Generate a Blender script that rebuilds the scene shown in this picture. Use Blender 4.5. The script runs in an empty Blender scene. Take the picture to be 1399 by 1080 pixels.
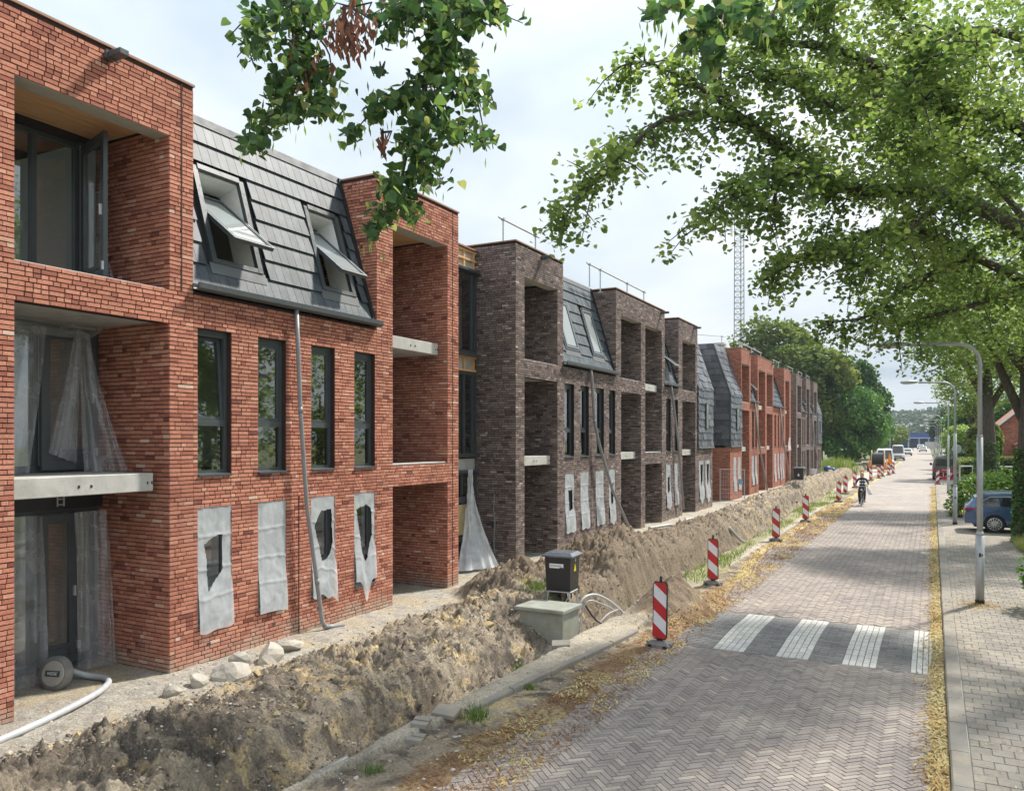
import bpy, math, random
import numpy as np
from mathutils import Vector, Matrix
random.seed(7)
RNG = np.random.default_rng(11)
PI = math.pi
SC = bpy.context.scene
COL = SC.collection
# ---------------------------------------------------------------- camera
cam_d = bpy.data.cameras.new('camera')
cam = bpy.data.objects.new('camera', cam_d); COL.objects.link(cam)
FPX, YAW = 1090.0, math.atan(575/1090.0)
cam_d.sensor_fit = 'HORIZONTAL'; cam_d.sensor_width = 36.0
cam_d.lens = 36.0*FPX/1399.0
cam_d.shift_y = 59.0/1399.0
cam_d.clip_start = 0.1; cam_d.clip_end = 4000
cam.location = (0, 0, 3.5)
cam.rotation_euler = (PI/2, 0, YAW)
SC.camera = cam
CS, CC = math.sin(YAW), math.cos(YAW)
# ---------------------------------------------------------------- sky, sun, exposure
SUN_EL, SUN_AZ = math.radians(50), math.radians(25)      # azimuth from the street's direction (+Y) towards +X
w = bpy.data.worlds.new('World'); SC.world = w; w.use_nodes = True
nt = w.node_tree; N = nt.nodes; L = nt.links
for n in list(N): N.remove(n)
out = N.new('ShaderNodeOutputWorld'); bg = N.new('ShaderNodeBackground')
sky = N.new('ShaderNodeTexSky'); sky.sky_type = 'NISHITA'; sky.sun_disc = False
sky.sun_elevation = SUN_EL; sky.sun_rotation = SUN_AZ; sky.air_density = 1.0; sky.dust_density = 1.5
tc = N.new('ShaderNodeTexCoord'); sep = N.new('ShaderNodeSeparateXYZ'); L.new(tc.outputs['Generated'], sep.inputs[0])
def wmath(op, a, b=None):
    m = N.new('ShaderNodeMath'); m.operation = op
    for i, v in enumerate((a, b)):
        if v is None: continue
        if isinstance(v, (int, float)): m.inputs[i].default_value = v
        else: L.new(v, m.inputs[i])
    return m.outputs[0]
zc = wmath('ADD', wmath('MAXIMUM', sep.outputs[2], 0.0), 0.22)
cmb = N.new('ShaderNodeCombineXYZ')
L.new(wmath('DIVIDE', sep.outputs[0], zc), cmb.inputs[0]); L.new(wmath('DIVIDE', sep.outputs[1], zc), cmb.inputs[1])
def wnoise(scale, detail, rough, off):
    mp = N.new('ShaderNodeMapping'); mp.inputs['Location'].default_value = off
    L.new(cmb.outputs[0], mp.inputs[0])
    nn = N.new('ShaderNodeTexNoise'); nn.inputs['Scale'].default_value = scale
    nn.inputs['Detail'].default_value = detail; nn.inputs['Roughness'].default_value = rough
    nn.inputs['Distortion'].default_value = 0.25
    L.new(mp.outputs[0], nn.inputs['Vector']); return nn.outputs['Fac']
def wramp(src, stops):
    r = N.new('ShaderNodeValToRGB'); e = r.color_ramp.elements
    while len(e) < len(stops): e.new(0.5)
    for k, (p, c) in enumerate(stops): e[k].position = p; e[k].color = (*c, 1)
    L.new(src, r.inputs[0]); return r.outputs[0]
cover = wramp(wnoise(0.9, 7, 0.55, (3.1, 1.7, 0)), [(0.34, (0.955,)*3), (0.52, (1, 1, 1))])
# cloud radiance, divided by the background strength below
cloud = wramp(wnoise(0.62, 6, 0.52, (0.35, 0.3, 0)), [(0.37, (2.15, 2.6, 3.05)), (0.49, (3.35, 3.7, 4.0)), (0.60, (4.25, 4.4, 4.5))])
# an overcast sky is brighter overhead than at the horizon
zg = N.new('ShaderNodeMapRange'); L.new(sep.outputs[2], zg.inputs[0]); zg.inputs[1].default_value = 0.0; zg.inputs[2].default_value = 1.0; zg.inputs[3].default_value = 0.86; zg.inputs[4].default_value = 1.75
cm = N.new('ShaderNodeVectorMath'); cm.operation = 'SCALE'; L.new(cloud, cm.inputs[0]); L.new(zg.outputs[0], cm.inputs['Scale']); cloud = cm.outputs[0]
mix = N.new('ShaderNodeMix'); mix.data_type = 'RGBA'
L.new(cover, mix.inputs['Factor']); L.new(sky.outputs[0], mix.inputs['A']); L.new(cloud, mix.inputs['B'])
L.new(mix.outputs['Result'], bg.inputs['Color']); bg.inputs['Strength'].default_value = 0.10
L.new(bg.outputs[0], out.inputs[0])
sun_d = bpy.data.lights.new('sun', 'SUN'); sun_d.energy = 2.9; sun_d.angle = math.radians(3.5); sun_d.color = (1, 0.94, 0.85)
sun = bpy.data.objects.new('sun', sun_d); COL.objects.link(sun)
sdir = Vector((math.sin(SUN_AZ)*math.cos(SUN_EL), math.cos(SUN_AZ)*math.cos(SUN_EL), math.sin(SUN_EL)))
sun.rotation_euler = sdir.to_track_quat('Z', 'Y').to_euler(); sun.location = (20, 40, 60)
SC.view_settings.view_transform = 'Standard'; SC.view_settings.look = 'None'
SC.view_settings.gamma = 1; SC.view_settings.use_curve_mapping = False
SC.view_settings.exposure = 1.24
SC.render.engine = 'CYCLES'
try:
    SC.cycles.use_denoising = True
    SC.cycles.max_bounces = 6; SC.cycles.diffuse_bounces = 3; SC.cycles.glossy_bounces = 3
    SC.cycles.transmission_bounces = 4; SC.cycles.transparent_max_bounces = 12
except Exception: pass

# ---------------------------------------------------------------- helpers
def wpos(o):
    v = Vector((0, 0, 0))
    while o is not None: v += o.location; o = o.parent
    return v
def props(o, label=None, cat=None, group=None, kind=None):
    if label: o['label'] = label
    if cat: o['category'] = cat
    if group: o['group'] = group
    if kind: o['kind'] = kind
    return o
def thing(name, label, cat, loc=(0, 0, 0), rz=0, group=None):
    o = bpy.data.objects.new(name, None); COL.objects.link(o); o.empty_display_size = 0.3
    o.location = loc; o.rotation_euler = (0, 0, rz)
    return props(o, label, cat, group)
def kids(o): return [c for c in bpy.data.objects if c.parent is o]
KID = {}
def copy_tree(o, parent=None):
    c = o.copy(); COL.objects.link(c); c.parent = parent
    for ch in KID.get(o.name, []): copy_tree2(ch, c)
    return c
def copy_tree2(ch, par):
    c = ch.copy(); COL.objects.link(c); c.parent = par
    KID.setdefault(par.name, []).append(c)
    for g in KID.get(ch.name, []): copy_tree2(g, c)
def link(o, parent):
    COL.objects.link(o)
    if parent is not None:
        o.parent = parent; KID.setdefault(parent.name, []).append(o)
    return o
class MB:
    def __init__(s): s.v = []; s.f = []; s.m = []
    def add(s, vs, fs, m=0):
        b = len(s.v); s.v += [tuple(v) for v in vs]
        for f in fs: s.f.append(tuple(b+i for i in f)); s.m.append(m)
        return s
    def box(s, x0, x1, y0, y1, z0, z1, m=0):
        v = [(x, y, z) for z in (z0, z1) for y in (y0, y1) for x in (x0, x1)]
        return s.add(v, [(0, 2, 3, 1), (4, 5, 7, 6), (0, 1, 5, 4), (2, 6, 7, 3), (0, 4, 6, 2), (1, 3, 7, 5)], m)
    def bbox(s, x0, x1, y0, y1, z0, z1, b=0.01, m=0):       # box with chamfered top and vertical edges
        def ring(z, i):
            return [(x0+i+b, y0+i, z), (x1-i-b, y0+i, z), (x1-i, y0+i+b, z), (x1-i, y1-i-b, z), (x1-i-b, y1-i, z), (x0+i+b, y1-i, z), (x0+i, y1-i-b, z), (x0+i, y0+i+b, z)]
        rs = [ring(z0+b, 0), ring(z1-b, 0), ring(z1, b*0.7)]
        lo = ring(z0, b*0.7)
        return s.loft([lo]+rs, m, True)
    def loft(s, rings, m=0, caps=True, closed=True):
        n = len(rings[0]); b = len(s.v)
        for r in rings: s.v += [tuple(p) for p in r]
        for k in range(len(rings)-1):
            for i in range(n if closed else n-1):
                j = (i+1) % n
                s.f.append((b+k*n+i, b+k*n+j, b+(k+1)*n+j, b+(k+1)*n+i)); s.m.append(m)
        if caps:
            s.f.append(tuple(b+i for i in reversed(range(n)))); s.m.append(m)
            s.f.append(tuple(b+(len(rings)-1)*n+i for i in range(n))); s.m.append(m)
        return s
    def tube(s, pts, r, n=8, m=0, caps=True):
        pts = [Vector(p) for p in pts]; rs = r if isinstance(r, (list, tuple)) else [r]*len(pts)
        rings = []; up = None
        for i, p in enumerate(pts):
            t = (pts[min(i+1, len(pts)-1)]-pts[max(i-1, 0)])
            if t.length < 1e-9: t = Vector((0, 0, 1))
            t.normalize()
            if up is None: up = Vector((0, 0, 1)) if abs(t.z) < 0.9 else Vector((0, 1, 0))
            a = t.cross(up)
            if a.length < 1e-4: a = t.cross(Vector((1, 0, 0)))
            a.normalize(); bb = a.cross(t).normalized(); up = bb
            rings.append([p+(a*math.cos(2*PI*k/n)+bb*math.sin(2*PI*k/n))*rs[i] for k in range(n)])
        return s.loft(rings, m, caps)
    def bar(s, p, q, wd, m=0): return s.tube([p, q], wd*0.7071, 4, m)
    def lathe(s, prof, c=(0, 0, 0), n=20, axis='z', m=0, caps=True):
        rings = []
        for r, h in prof:
            ring = []
            for k in range(n):
                a = 2*PI*k/n; x, y = r*math.cos(a), r*math.sin(a)
                p = (x, y, h) if axis == 'z' else ((h, x, y) if axis == 'x' else (y, h, x))
                ring.append((p[0]+c[0], p[1]+c[1], p[2]+c[2]))
            rings.append(ring)
        return s.loft(rings, m, caps)
    def sphere(s, c, r, n=10, m=0):
        r = r if isinstance(r, (tuple, list)) else (r, r, r); rings = []
        for i in range(n//2+1):
            a = PI*i/(n//2); sr = max(math.sin(a), 0.02)
            rings.append([(c[0]+r[0]*sr*math.cos(2*PI*k/n), c[1]+r[1]*sr*math.sin(2*PI*k/n), c[2]-r[2]*math.cos(a)) for k in range(n)])
        return s.loft(rings, m, True)
    def build(s, name, mats, parent=None, smooth=False, kind=None, label=None):
        me = bpy.data.meshes.new(name)
        o3 = wpos(parent) if parent is not None else Vector((0, 0, 0))
        me.from_pydata([(v[0]-o3.x, v[1]-o3.y, v[2]-o3.z) for v in s.v], [], s.f)
        mats = mats if isinstance(mats, (list, tuple)) else [mats]
        for q in mats: me.materials.append(q)
        if len(mats) > 1: me.polygons.foreach_set('material_index', s.m)
        if smooth: me.polygons.foreach_set('use_smooth', [True]*len(me.polygons))
        me.update()
        o = bpy.data.objects.new(name, me); link(o, parent)
        if kind: o['kind'] = kind
        if label: o['label'] = label
        return o
def np_obj(name, V, F, mats, parent=None, tint=None, smooth=False, kind=None, local=False, mi=None, attrs=None):
    """V (n,3), F (m,k) with constant k"""
    V = np.asarray(V, dtype=np.float32); F = np.asarray(F, dtype=np.int32)
    if parent is not None and not local: V = V-np.array(wpos(parent), dtype=np.float32)
    me = bpy.data.meshes.new(name); k = F.shape[1]
    me.vertices.add(len(V)); me.vertices.foreach_set('co', V.ravel())
    me.loops.add(F.size); me.loops.foreach_set('vertex_index', F.ravel())
    me.polygons.add(len(F))
    me.polygons.foreach_set('loop_start', np.arange(0, F.size, k, dtype=np.int32))
    me.polygons.foreach_set('loop_total', np.full(len(F), k, dtype=np.int32))
    for q in (mats if isinstance(mats, (list, tuple)) else [mats]): me.materials.append(q)
    if mi is not None: me.polygons.foreach_set('material_index', np.asarray(mi, dtype=np.int32))
    me.update(calc_edges=True)
    if tint is not None:
        a = me.attributes.new('tint', 'FLOAT', 'FACE'); a.data.foreach_set('value', np.asarray(tint, dtype=np.float32))
    for an, av in (attrs or {}).items():
        a = me.attributes.new(an, 'FLOAT', 'POINT'); a.data.foreach_set('value', np.asarray(av, dtype=np.float32))
    me.polygons.foreach_set('use_smooth', np.full(len(F), bool(smooth)))
    o = bpy.data.objects.new(name, me); link(o, parent)
    if kind: o['kind'] = kind
    return o
# value noise on numpy arrays
_perm = RNG.random((256, 256)).astype(np.float32)
def vnoise(x, y):
    xi = np.floor(x).astype(int); yi = np.floor(y).astype(int); fx = x-xi; fy = y-yi
    fx = fx*fx*(3-2*fx); fy = fy*fy*(3-2*fy)
    g = lambda a, b: _perm[a & 255, b & 255]
    return (g(xi, yi)*(1-fx)+g(xi+1, yi)*fx)*(1-fy)+(g(xi, yi+1)*(1-fx)+g(xi+1, yi+1)*fx)*fy
def fbm(x, y, oct=5, gain=0.5):
    a = 1.0; s = 0; t = 0
    for k in range(oct):
        s = s+a*vnoise(x*2**k+17.3*k, y*2**k+9.1*k); t += a; a *= gain
    return s/t
def sstep(a, b, x):
    t = np.clip((x-a)/(b-a), 0, 1); return t*t*(3-2*t)

# ---------------------------------------------------------------- materials
MATS = {}
class NG:
    def __init__(s, name):
        s.m = bpy.data.materials.new(name); s.m.use_nodes = True; s.t = s.m.node_tree; s.n = s.t.nodes; s.l = s.t.links
        s.bsdf = s.n['Principled BSDF']; s.out = s.n['Material Output']; MATS[name] = s.m
    def node(s, typ, **kw):
        q = s.n.new(typ)
        for k, v in kw.items(): setattr(q, k, v)
        return q
    def put(s, v, sock):
        if isinstance(v, (int, float)): sock.default_value = v
        elif isinstance(v, (tuple, list)): sock.default_value = v if len(v) == len(sock.default_value) else (*v, 1)
        else: s.l.new(v, sock)
    def pos(s): return s.node('ShaderNodeNewGeometry').outputs['Position']
    def obj(s): return s.node('ShaderNodeTexCoord').outputs['Object']
    def noise(s, vec, scale, detail=4, rough=0.55, dist=0.0):
        q = s.node('ShaderNodeTexNoise'); s.l.new(vec, q.inputs['Vector'])
        q.inputs['Scale'].default_value = scale; q.inputs['Detail'].default_value = detail
        q.inputs['Roughness'].default_value = rough; q.inputs['Distortion'].default_value = dist
        return q.outputs['Fac']
    def scale(s, vec, sc):
        q = s.node('ShaderNodeMapping'); s.l.new(vec, q.inputs[0]); q.inputs['Scale'].default_value = sc; return q.outputs[0]
    def ramp(s, fac, stops):
        q = s.node('ShaderNodeValToRGB'); e = q.color_ramp.elements
        while len(e) < len(stops): e.new(0.5)
        for k, (p, c) in enumerate(stops): e[k].position = p; e[k].color = (*c, 1) if len(c) == 3 else c
        s.l.new(fac, q.inputs[0]); return q.outputs[0]
    def math(s, op, a, b=0.0):
        q = s.node('ShaderNodeMath', operation=op); s.put(a, q.inputs[0]); s.put(b, q.inputs[1]); return q.outputs[0]
    def mix(s, f, a, b, mode='MIX'):
        q = s.node('ShaderNodeMix', data_type='RGBA', blend_type=mode)
        s.put(f, q.inputs['Factor']); s.put(a, q.inputs['A']); s.put(b, q.inputs['B']); return q.outputs['Result']
    def attr(s, name): return s.node('ShaderNodeAttribute', attribute_name=name).outputs['Fac']
    def bump(s, h, strength=0.4, dist=0.01):
        q = s.node('ShaderNodeBump'); s.l.new(h, q.inputs['Height']); q.inputs['Strength'].default_value = strength
        q.inputs['Distance'].default_value = dist; s.l.new(q.outputs[0], s.bsdf.inputs['Normal'])
    def fin(s, col, rough=0.7, metal=0.0, spec=None):
        s.put(col, s.bsdf.inputs['Base Color']); s.put(rough, s.bsdf.inputs['Roughness']); s.bsdf.inputs['Metallic'].default_value = metal
        if spec is not None: s.bsdf.inputs['Specular IOR Level'].default_value = spec
        return s.m
def simple(name, col, rough=0.6, metal=0.0, var=0.15, scale=6.0, bump=0.0, bscale=40, spec=None, dirt=None, obj=True):
    """slightly uneven colour, optional grain and dirt"""
    g = NG(name); p = g.obj() if obj else g.pos()
    c0 = tuple(c*(1-var) for c in col); c1 = tuple(min(1, c*(1+var)) for c in col)
    c = g.ramp(g.noise(p, scale, 5, 0.6), [(0.3, c0), (0.7, c1)])
    if dirt: c = g.mix(g.ramp(g.noise(p, scale*0.6, 6, 0.65), [(0.5, (0, 0, 0)), (0.72, (0.7,)*3)]), c, dirt)
    if bump: g.bump(g.noise(p, bscale, 4, 0.6), bump, 0.01)
    r = g.ramp(g.noise(p, scale*2, 3), [(0.3, (max(0, rough-0.1),)*3), (0.7, (min(1, rough+0.1),)*3)])
    return g.fin(c, r, metal, spec)
def brick_mat(name, stops, grain=0.4, eff=None):
    g = NG(name); p = g.pos()
    c = g.ramp(g.attr('tint'), stops)
    c = g.mix(grain, c, g.ramp(g.noise(p, 45, 4, 0.65), [(0.3, (0.2,)*3), (0.7, (0.95,)*3)]), 'OVERLAY')
    big = g.ramp(g.noise(p, 0.7, 5, 0.6), [(0.3, (0.80,)*3), (0.7, (1.12,)*3)])
    c = g.mix(1.0, c, big, 'MULTIPLY')
    zs_ = g.node('ShaderNodeSeparateXYZ'); g.l.new(p, zs_.inputs[0])
    if name.endswith('brick'):       # dust splashed up from the soil
        spl = g.math('SUBTRACT', g.math('MULTIPLY', g.noise(p, 2.2, 6, 0.7), 1.5), g.math('MULTIPLY', zs_.outputs[2], 1.15))
        c = g.mix(g.ramp(spl, [(0.28, (0, 0, 0)), (0.75, (0.7,)*3)]), c, (0.40, 0.33, 0.26))
    if eff: c = g.mix(g.ramp(g.noise(p, 1.6, 6, 0.7), [(0.55, (0, 0, 0)), (0.75, (0.35,)*3)]), c, eff)
    g.bump(g.noise(p, 70, 4, 0.6), 0.5, 0.006)
    return g.fin(c, 0.88, spec=0.25)
RED_ST = [(0.0, (0.18, 0.066, 0.05)), (0.22, (0.33, 0.122, 0.084)), (0.5, (0.455, 0.187, 0.125)), (0.78, (0.53, 0.243, 0.166)), (0.95, (0.58, 0.315, 0.228)), (1.0, (0.60, 0.41, 0.32))]
DRK_ST = [(0.0, (0.078, 0.059, 0.056)), (0.3, (0.144, 0.112, 0.105)), (0.6, (0.225, 0.174, 0.158)), (0.85, (0.310, 0.240, 0.209)), (1.0, (0.465, 0.388, 0.341))]
M_red = brick_mat('red_brick', RED_ST, eff=(0.52, 0.30, 0.23))
M_drk = brick_mat('dark_brick', DRK_ST)
M_mort_r = simple('red_wall_joint', (0.040, 0.019, 0.016), 0.95, var=0.3, scale=9, obj=False)
M_mort_d = simple('dark_wall_joint', (0.016, 0.013, 0.013), 0.95, var=0.3, scale=9, obj=False)
def brick_tex(name, stops, mortar):
    g = NG(name); s = g.node('ShaderNodeSeparateXYZ'); g.l.new(g.pos(), s.inputs[0])
    cb = g.node('ShaderNodeCombineXYZ'); g.l.new(g.math('ADD', s.outputs[0], s.outputs[1]), cb.inputs[0]); g.l.new(s.outputs[2], cb.inputs[1])
    b = g.node('ShaderNodeTexBrick'); g.l.new(cb.outputs[0], b.inputs['Vector'])
    for k, v in (('Scale', 1.0), ('Brick Width', 0.21), ('Row Height', 0.0625), ('Mortar Size', 0.006), ('Mortar Smooth', 0.2), ('Bias', 0.0)): b.inputs[k].default_value = v
    b.inputs['Color1'].default_value = (*[q*.85 for q in stops[1][1]], 1); b.inputs['Color2'].default_value = (*[q*.85 for q in stops[3][1]], 1); b.inputs['Mortar'].default_value = (*mortar, 1)
    c = g.mix(0.2, b.outputs['Color'], g.ramp(g.noise(g.pos(), 3.0, 6, 0.7), [(0.3, (0.3,)*3), (0.7, (0.8,)*3)]), 'OVERLAY')
    g.bump(b.outputs['Fac'], -0.5, 0.01)
    return g.fin(c, 0.9, spec=0.2)
M_redtex = brick_tex('red_brickwork', RED_ST, (0.06, 0.03, 0.025))
M_drktex = brick_tex('dark_brickwork', DRK_ST, (0.02, 0.017, 0.017))
M_frame = simple('anthracite_frame', (0.060, 0.070, 0.074), 0.38, var=0.1)
M_black = simple('black_plastic', (0.018, 0.018, 0.02), 0.4, var=0.2, bump=0.1)
M_white = simple('white_paint', (0.75, 0.75, 0.73), 0.5, var=0.05)
M_conc = simple('pale_concrete', (0.46, 0.45, 0.42), 0.85, var=0.12, scale=4, bump=0.25, dirt=(0.3, 0.29, 0.26))
M_lin = simple('lintel_board', (0.40, 0.37, 0.32), 0.8, var=0.08)
M_galv = simple('galvanised_steel', (0.50, 0.52, 0.54), 0.42, metal=0.25, var=0.15, scale=10)
M_alu = simple('grey_lamp_paint', (0.40, 0.42, 0.44), 0.45, metal=0.3, var=0.12, scale=3)
M_pvc = simple('grey_pvc', (0.23, 0.235, 0.245), 0.4, var=0.1)
M_tile = None
def tile_mat(name, c0, c1, r):
    g = NG(name); p = g.pos()
    c = g.ramp(g.attr('tint'), [(0, c0), (1, c1)])
    c = g.mix(g.ramp(g.noise(p, 3.5, 6, 0.7), [(0.45, (0, 0, 0)), (0.75, (0.3,)*3)]), c, (0.30, 0.31, 0.32))
    g.bump(g.noise(p, 30, 3), 0.15, 0.004)
    return g.fin(c, r, spec=0.35)
M_tile = tile_mat('grey_roof_tile', (0.043, 0.055, 0.066), (0.08, 0.099, 0.115), 0.55)
M_slate = tile_mat('slate_cladding', (0.056, 0.062, 0.073), (0.138, 0.150, 0.169), 0.4)
M_under = simple('roof_underlay', (0.012, 0.013, 0.015), 0.7, var=0.2)
M_lead = simple('lead_flashing', (0.12, 0.125, 0.13), 0.65, metal=0.0, var=0.15, scale=3)
M_copper = simple('coping_trim', (0.30, 0.16, 0.10), 0.6, var=0.15)
M_room = simple('room_plaster', (0.62, 0.61, 0.58), 0.9, var=0.08, scale=1)
M_floor = simple('room_floor', (0.2, 0.19, 0.18), 0.9, var=0.1, scale=1)
def glass_mat(name, tint, refl=0.10, rough=0.02):
    g = NG(name); tr = g.node('ShaderNodeBsdfTransparent'); gl = g.node('ShaderNodeBsdfGlossy'); mx = g.node('ShaderNodeMixShader')
    tr.inputs[0].default_value = (*tint, 1); gl.inputs['Roughness'].default_value = rough; gl.inputs[0].default_value = (0.95, 0.97, 1, 1)
    lw = g.node('ShaderNodeLayerWeight'); lw.inputs[0].default_value = 0.35
    g.l.new(g.math('ADD', g.math('MULTIPLY', lw.outputs['Fresnel'], 0.8), refl), mx.inputs[0])
    g.l.new(tr.outputs[0], mx.inputs[1]); g.l.new(gl.outputs[0], mx.inputs[2]); g.l.new(mx.outputs[0], g.out.inputs[0])
    return g.m
M_glass = glass_mat('window_glass', (0.74, 0.79, 0.77), 0.2)
M_carglass = glass_mat('car_glass', (0.12, 0.13, 0.14), 0.12)
def film_mat(name, col, alpha):
    g = NG(name); p = g.pos(); tr = g.node('ShaderNodeBsdfTransparent')
    df = g.node('ShaderNodeBsdfDiffuse'); tl = g.node('ShaderNodeBsdfTranslucent'); gl = g.node('ShaderNodeBsdfGlossy')
    for q in (df, tl): q.inputs[0].default_value = (*col, 1)
    gl.inputs['Roughness'].default_value = 0.22
    m1 = g.node('ShaderNodeMixShader'); m1.inputs[0].default_value = 0.3; g.l.new(df.outputs[0], m1.inputs[1]); g.l.new(tl.outputs[0], m1.inputs[2])
    m2 = g.node('ShaderNodeMixShader'); m2.inputs[0].default_value = 0.14; g.l.new(m1.outputs[0], m2.inputs[1]); g.l.new(gl.outputs[0], m2.inputs[2])
    m3 = g.node('ShaderNodeMixShader'); g.l.new(tr.outputs[0], m3.inputs[1]); g.l.new(m2.outputs[0], m3.inputs[2])
    f = g.ramp(g.noise(p, 3.2, 5, 0.6, 0.8), [(0.3, (max(0, alpha-0.13),)*3), (0.7, (min(1, alpha+0.12),)*3)])
    g.l.new(f, m3.inputs[0]); g.l.new(m3.outputs[0], g.out.inputs[0]); return g.m
M_film = film_mat('white_plastic_film', (0.90, 0.95, 0.99), 0.64)
M_clear = film_mat('clear_plastic_film', (0.66, 0.68, 0.70), 0.34)
def leaf_mat(name, stops, trans=0.55, rough=0.45):
    g = NG(name); c = g.ramp(g.attr('tint'), stops)
    hs = g.node('ShaderNodeHueSaturation'); hs.inputs['Value'].default_value = 2.0; hs.inputs['Saturation'].default_value = 1.1; hs.inputs['Hue'].default_value = 0.485
    g.l.new(c, hs.inputs['Color'])
    tl = g.node('ShaderNodeBsdfTranslucent'); g.l.new(hs.outputs[0], tl.inputs[0])
    g.fin(c, rough, spec=0.35); mx = g.node('ShaderNodeMixShader'); mx.inputs[0].default_value = trans
    g.l.new(g.bsdf.outputs[0], mx.inputs[1]); g.l.new(tl.outputs[0], mx.inputs[2]); g.l.new(mx.outputs[0], g.out.inputs[0]); return g.m
M_leaf = leaf_mat('linden_leaf', [(0, (0.058, 0.105, 0.033)), (0.4, (0.115, 0.18, 0.05)), (0.75, (0.20, 0.265, 0.078)), (1, (0.34, 0.38, 0.15))])
M_leafn = leaf_mat('near_linden_leaf', [(0, (0.024, 0.06, 0.026)), (0.5, (0.05, 0.105, 0.036)), (0.85, (0.115, 0.185, 0.05)), (1, (0.26, 0.29, 0.11))], 0.42)
M_leafdead = leaf_mat('withered_leaf', [(0, (0.13, 0.058, 0.033)), (1, (0.27, 0.13, 0.075))], 0.25, 0.8)
M_leafd = leaf_mat('deep_green_leaf', [(0, (0.027, 0.069, 0.020)), (0.6, (0.062, 0.150, 0.037)), (1, (0.125, 0.237, 0.056))], 0.3, 0.5)
M_leafy = leaf_mat('olive_leaf', [(0, (0.062, 0.100, 0.025)), (0.6, (0.125, 0.175, 0.044)), (1, (0.213, 0.250, 0.075))], 0.3, 0.55)
M_leafb = leaf_mat('bright_shrub_leaf', [(0, (0.055, 0.121, 0.022)), (0.6, (0.132, 0.242, 0.044)), (1, (0.264, 0.363, 0.099))], 0.35, 0.45)
M_leaff = leaf_mat('distant_wood_leaf', [(0, (0.037, 0.062, 0.037)), (1, (0.088, 0.131, 0.069))], 0.2, 0.6)
M_grass = leaf_mat('grass_blade', [(0, (0.07, 0.13, 0.03)), (0.6, (0.13, 0.22, 0.05)), (1, (0.32, 0.30, 0.12))], 0.3, 0.5)
M_litter = leaf_mat('dry_blossom', [(0, (0.20, 0.10, 0.045)), (0.35, (0.33, 0.20, 0.09)), (0.6, (0.50, 0.38, 0.15)), (1, (0.60, 0.52, 0.28))], 0.15, 0.8)
g = NG('bark'); p = g.pos()
g.bump(g.noise(g.scale(p, (9, 9, 2)), 3, 6, 0.65), 0.8, 0.03)
M_bark = g.fin(g.ramp(g.noise(g.scale(p, (7, 7, 1.6)), 3, 6, 0.65), [(0.3, (0.035, 0.028, 0.022)), (0.7, (0.12, 0.10, 0.08))]), 0.9)
M_wood = None
g = NG('pine_ceiling'); p = g.pos()
M_wood = g.fin(g.ramp(g.noise(g.scale(p, (14, 1.2, 14)), 2, 5, 0.6, 0.4), [(0.3, (0.62, 0.32, 0.13)), (0.7, (0.82, 0.50, 0.25))]), 0.6)
M_ply = simple('plywood', (0.50, 0.40, 0.22), 0.7, var=0.12)
M_redp = simple('red_reflective', (0.48, 0.025, 0.03), 0.4, var=0.08)
M_whitep = simple('white_reflective', (0.70, 0.72, 0.76), 0.4, var=0.06, dirt=(0.5, 0.49, 0.45))
M_rub = simple('recycled_rubber', (0.16, 0.155, 0.15), 0.85, var=0.2, bump=0.4, dirt=(0.28, 0.25, 0.2))
M_stone = simple('pale_rubble', (0.40, 0.37, 0.32), 0.95, var=0.28, scale=5, bump=0.8, bscale=18, dirt=(0.27, 0.23, 0.17))
M_vault = simple('mossy_concrete', (0.25, 0.26, 0.23), 0.9, var=0.2, scale=4, bump=0.4, dirt=(0.16, 0.17, 0.09))
M_tyre = simple('tyre_rubber', (0.015, 0.015, 0.016), 0.8, var=0.2)
M_alloy = simple('alloy_rim', (0.6, 0.61, 0.62), 0.3, metal=0.8, var=0.08)
M_lampr = simple('red_tail_lamp', (0.30, 0.012, 0.02), 0.2, var=0.1)
M_lampw = simple('clear_head_lamp', (0.7, 0.7, 0.7), 0.15, var=0.05)
def paint(name, col, metal=0.3, rough=0.25):
    g = NG(name); g.bsdf.inputs['Coat Weight'].default_value = 0.8; g.bsdf.inputs['Coat Roughness'].default_value = 0.06
    c = g.mix(0.12, col, g.ramp(g.noise(g.obj(), 2.5, 5), [(0.3, (0.2,)*3), (0.7, (0.4,)*3)]))
    return g.fin(c, rough, metal)
M_blue = paint('blue_car_paint', (0.018, 0.075, 0.20), 0.4); M_vanw = paint('white_car_paint', (0.72, 0.73, 0.74), 0.0); M_vang = paint('grey_car_paint', (0.045, 0.04, 0.04), 0.3)
M_orange = simple('orange_paint', (0.75, 0.25, 0.03), 0.5, var=0.1)
M_yellow = simple('yellow_sticker', (0.75, 0.62, 0.03), 0.5, var=0.08)
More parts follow.
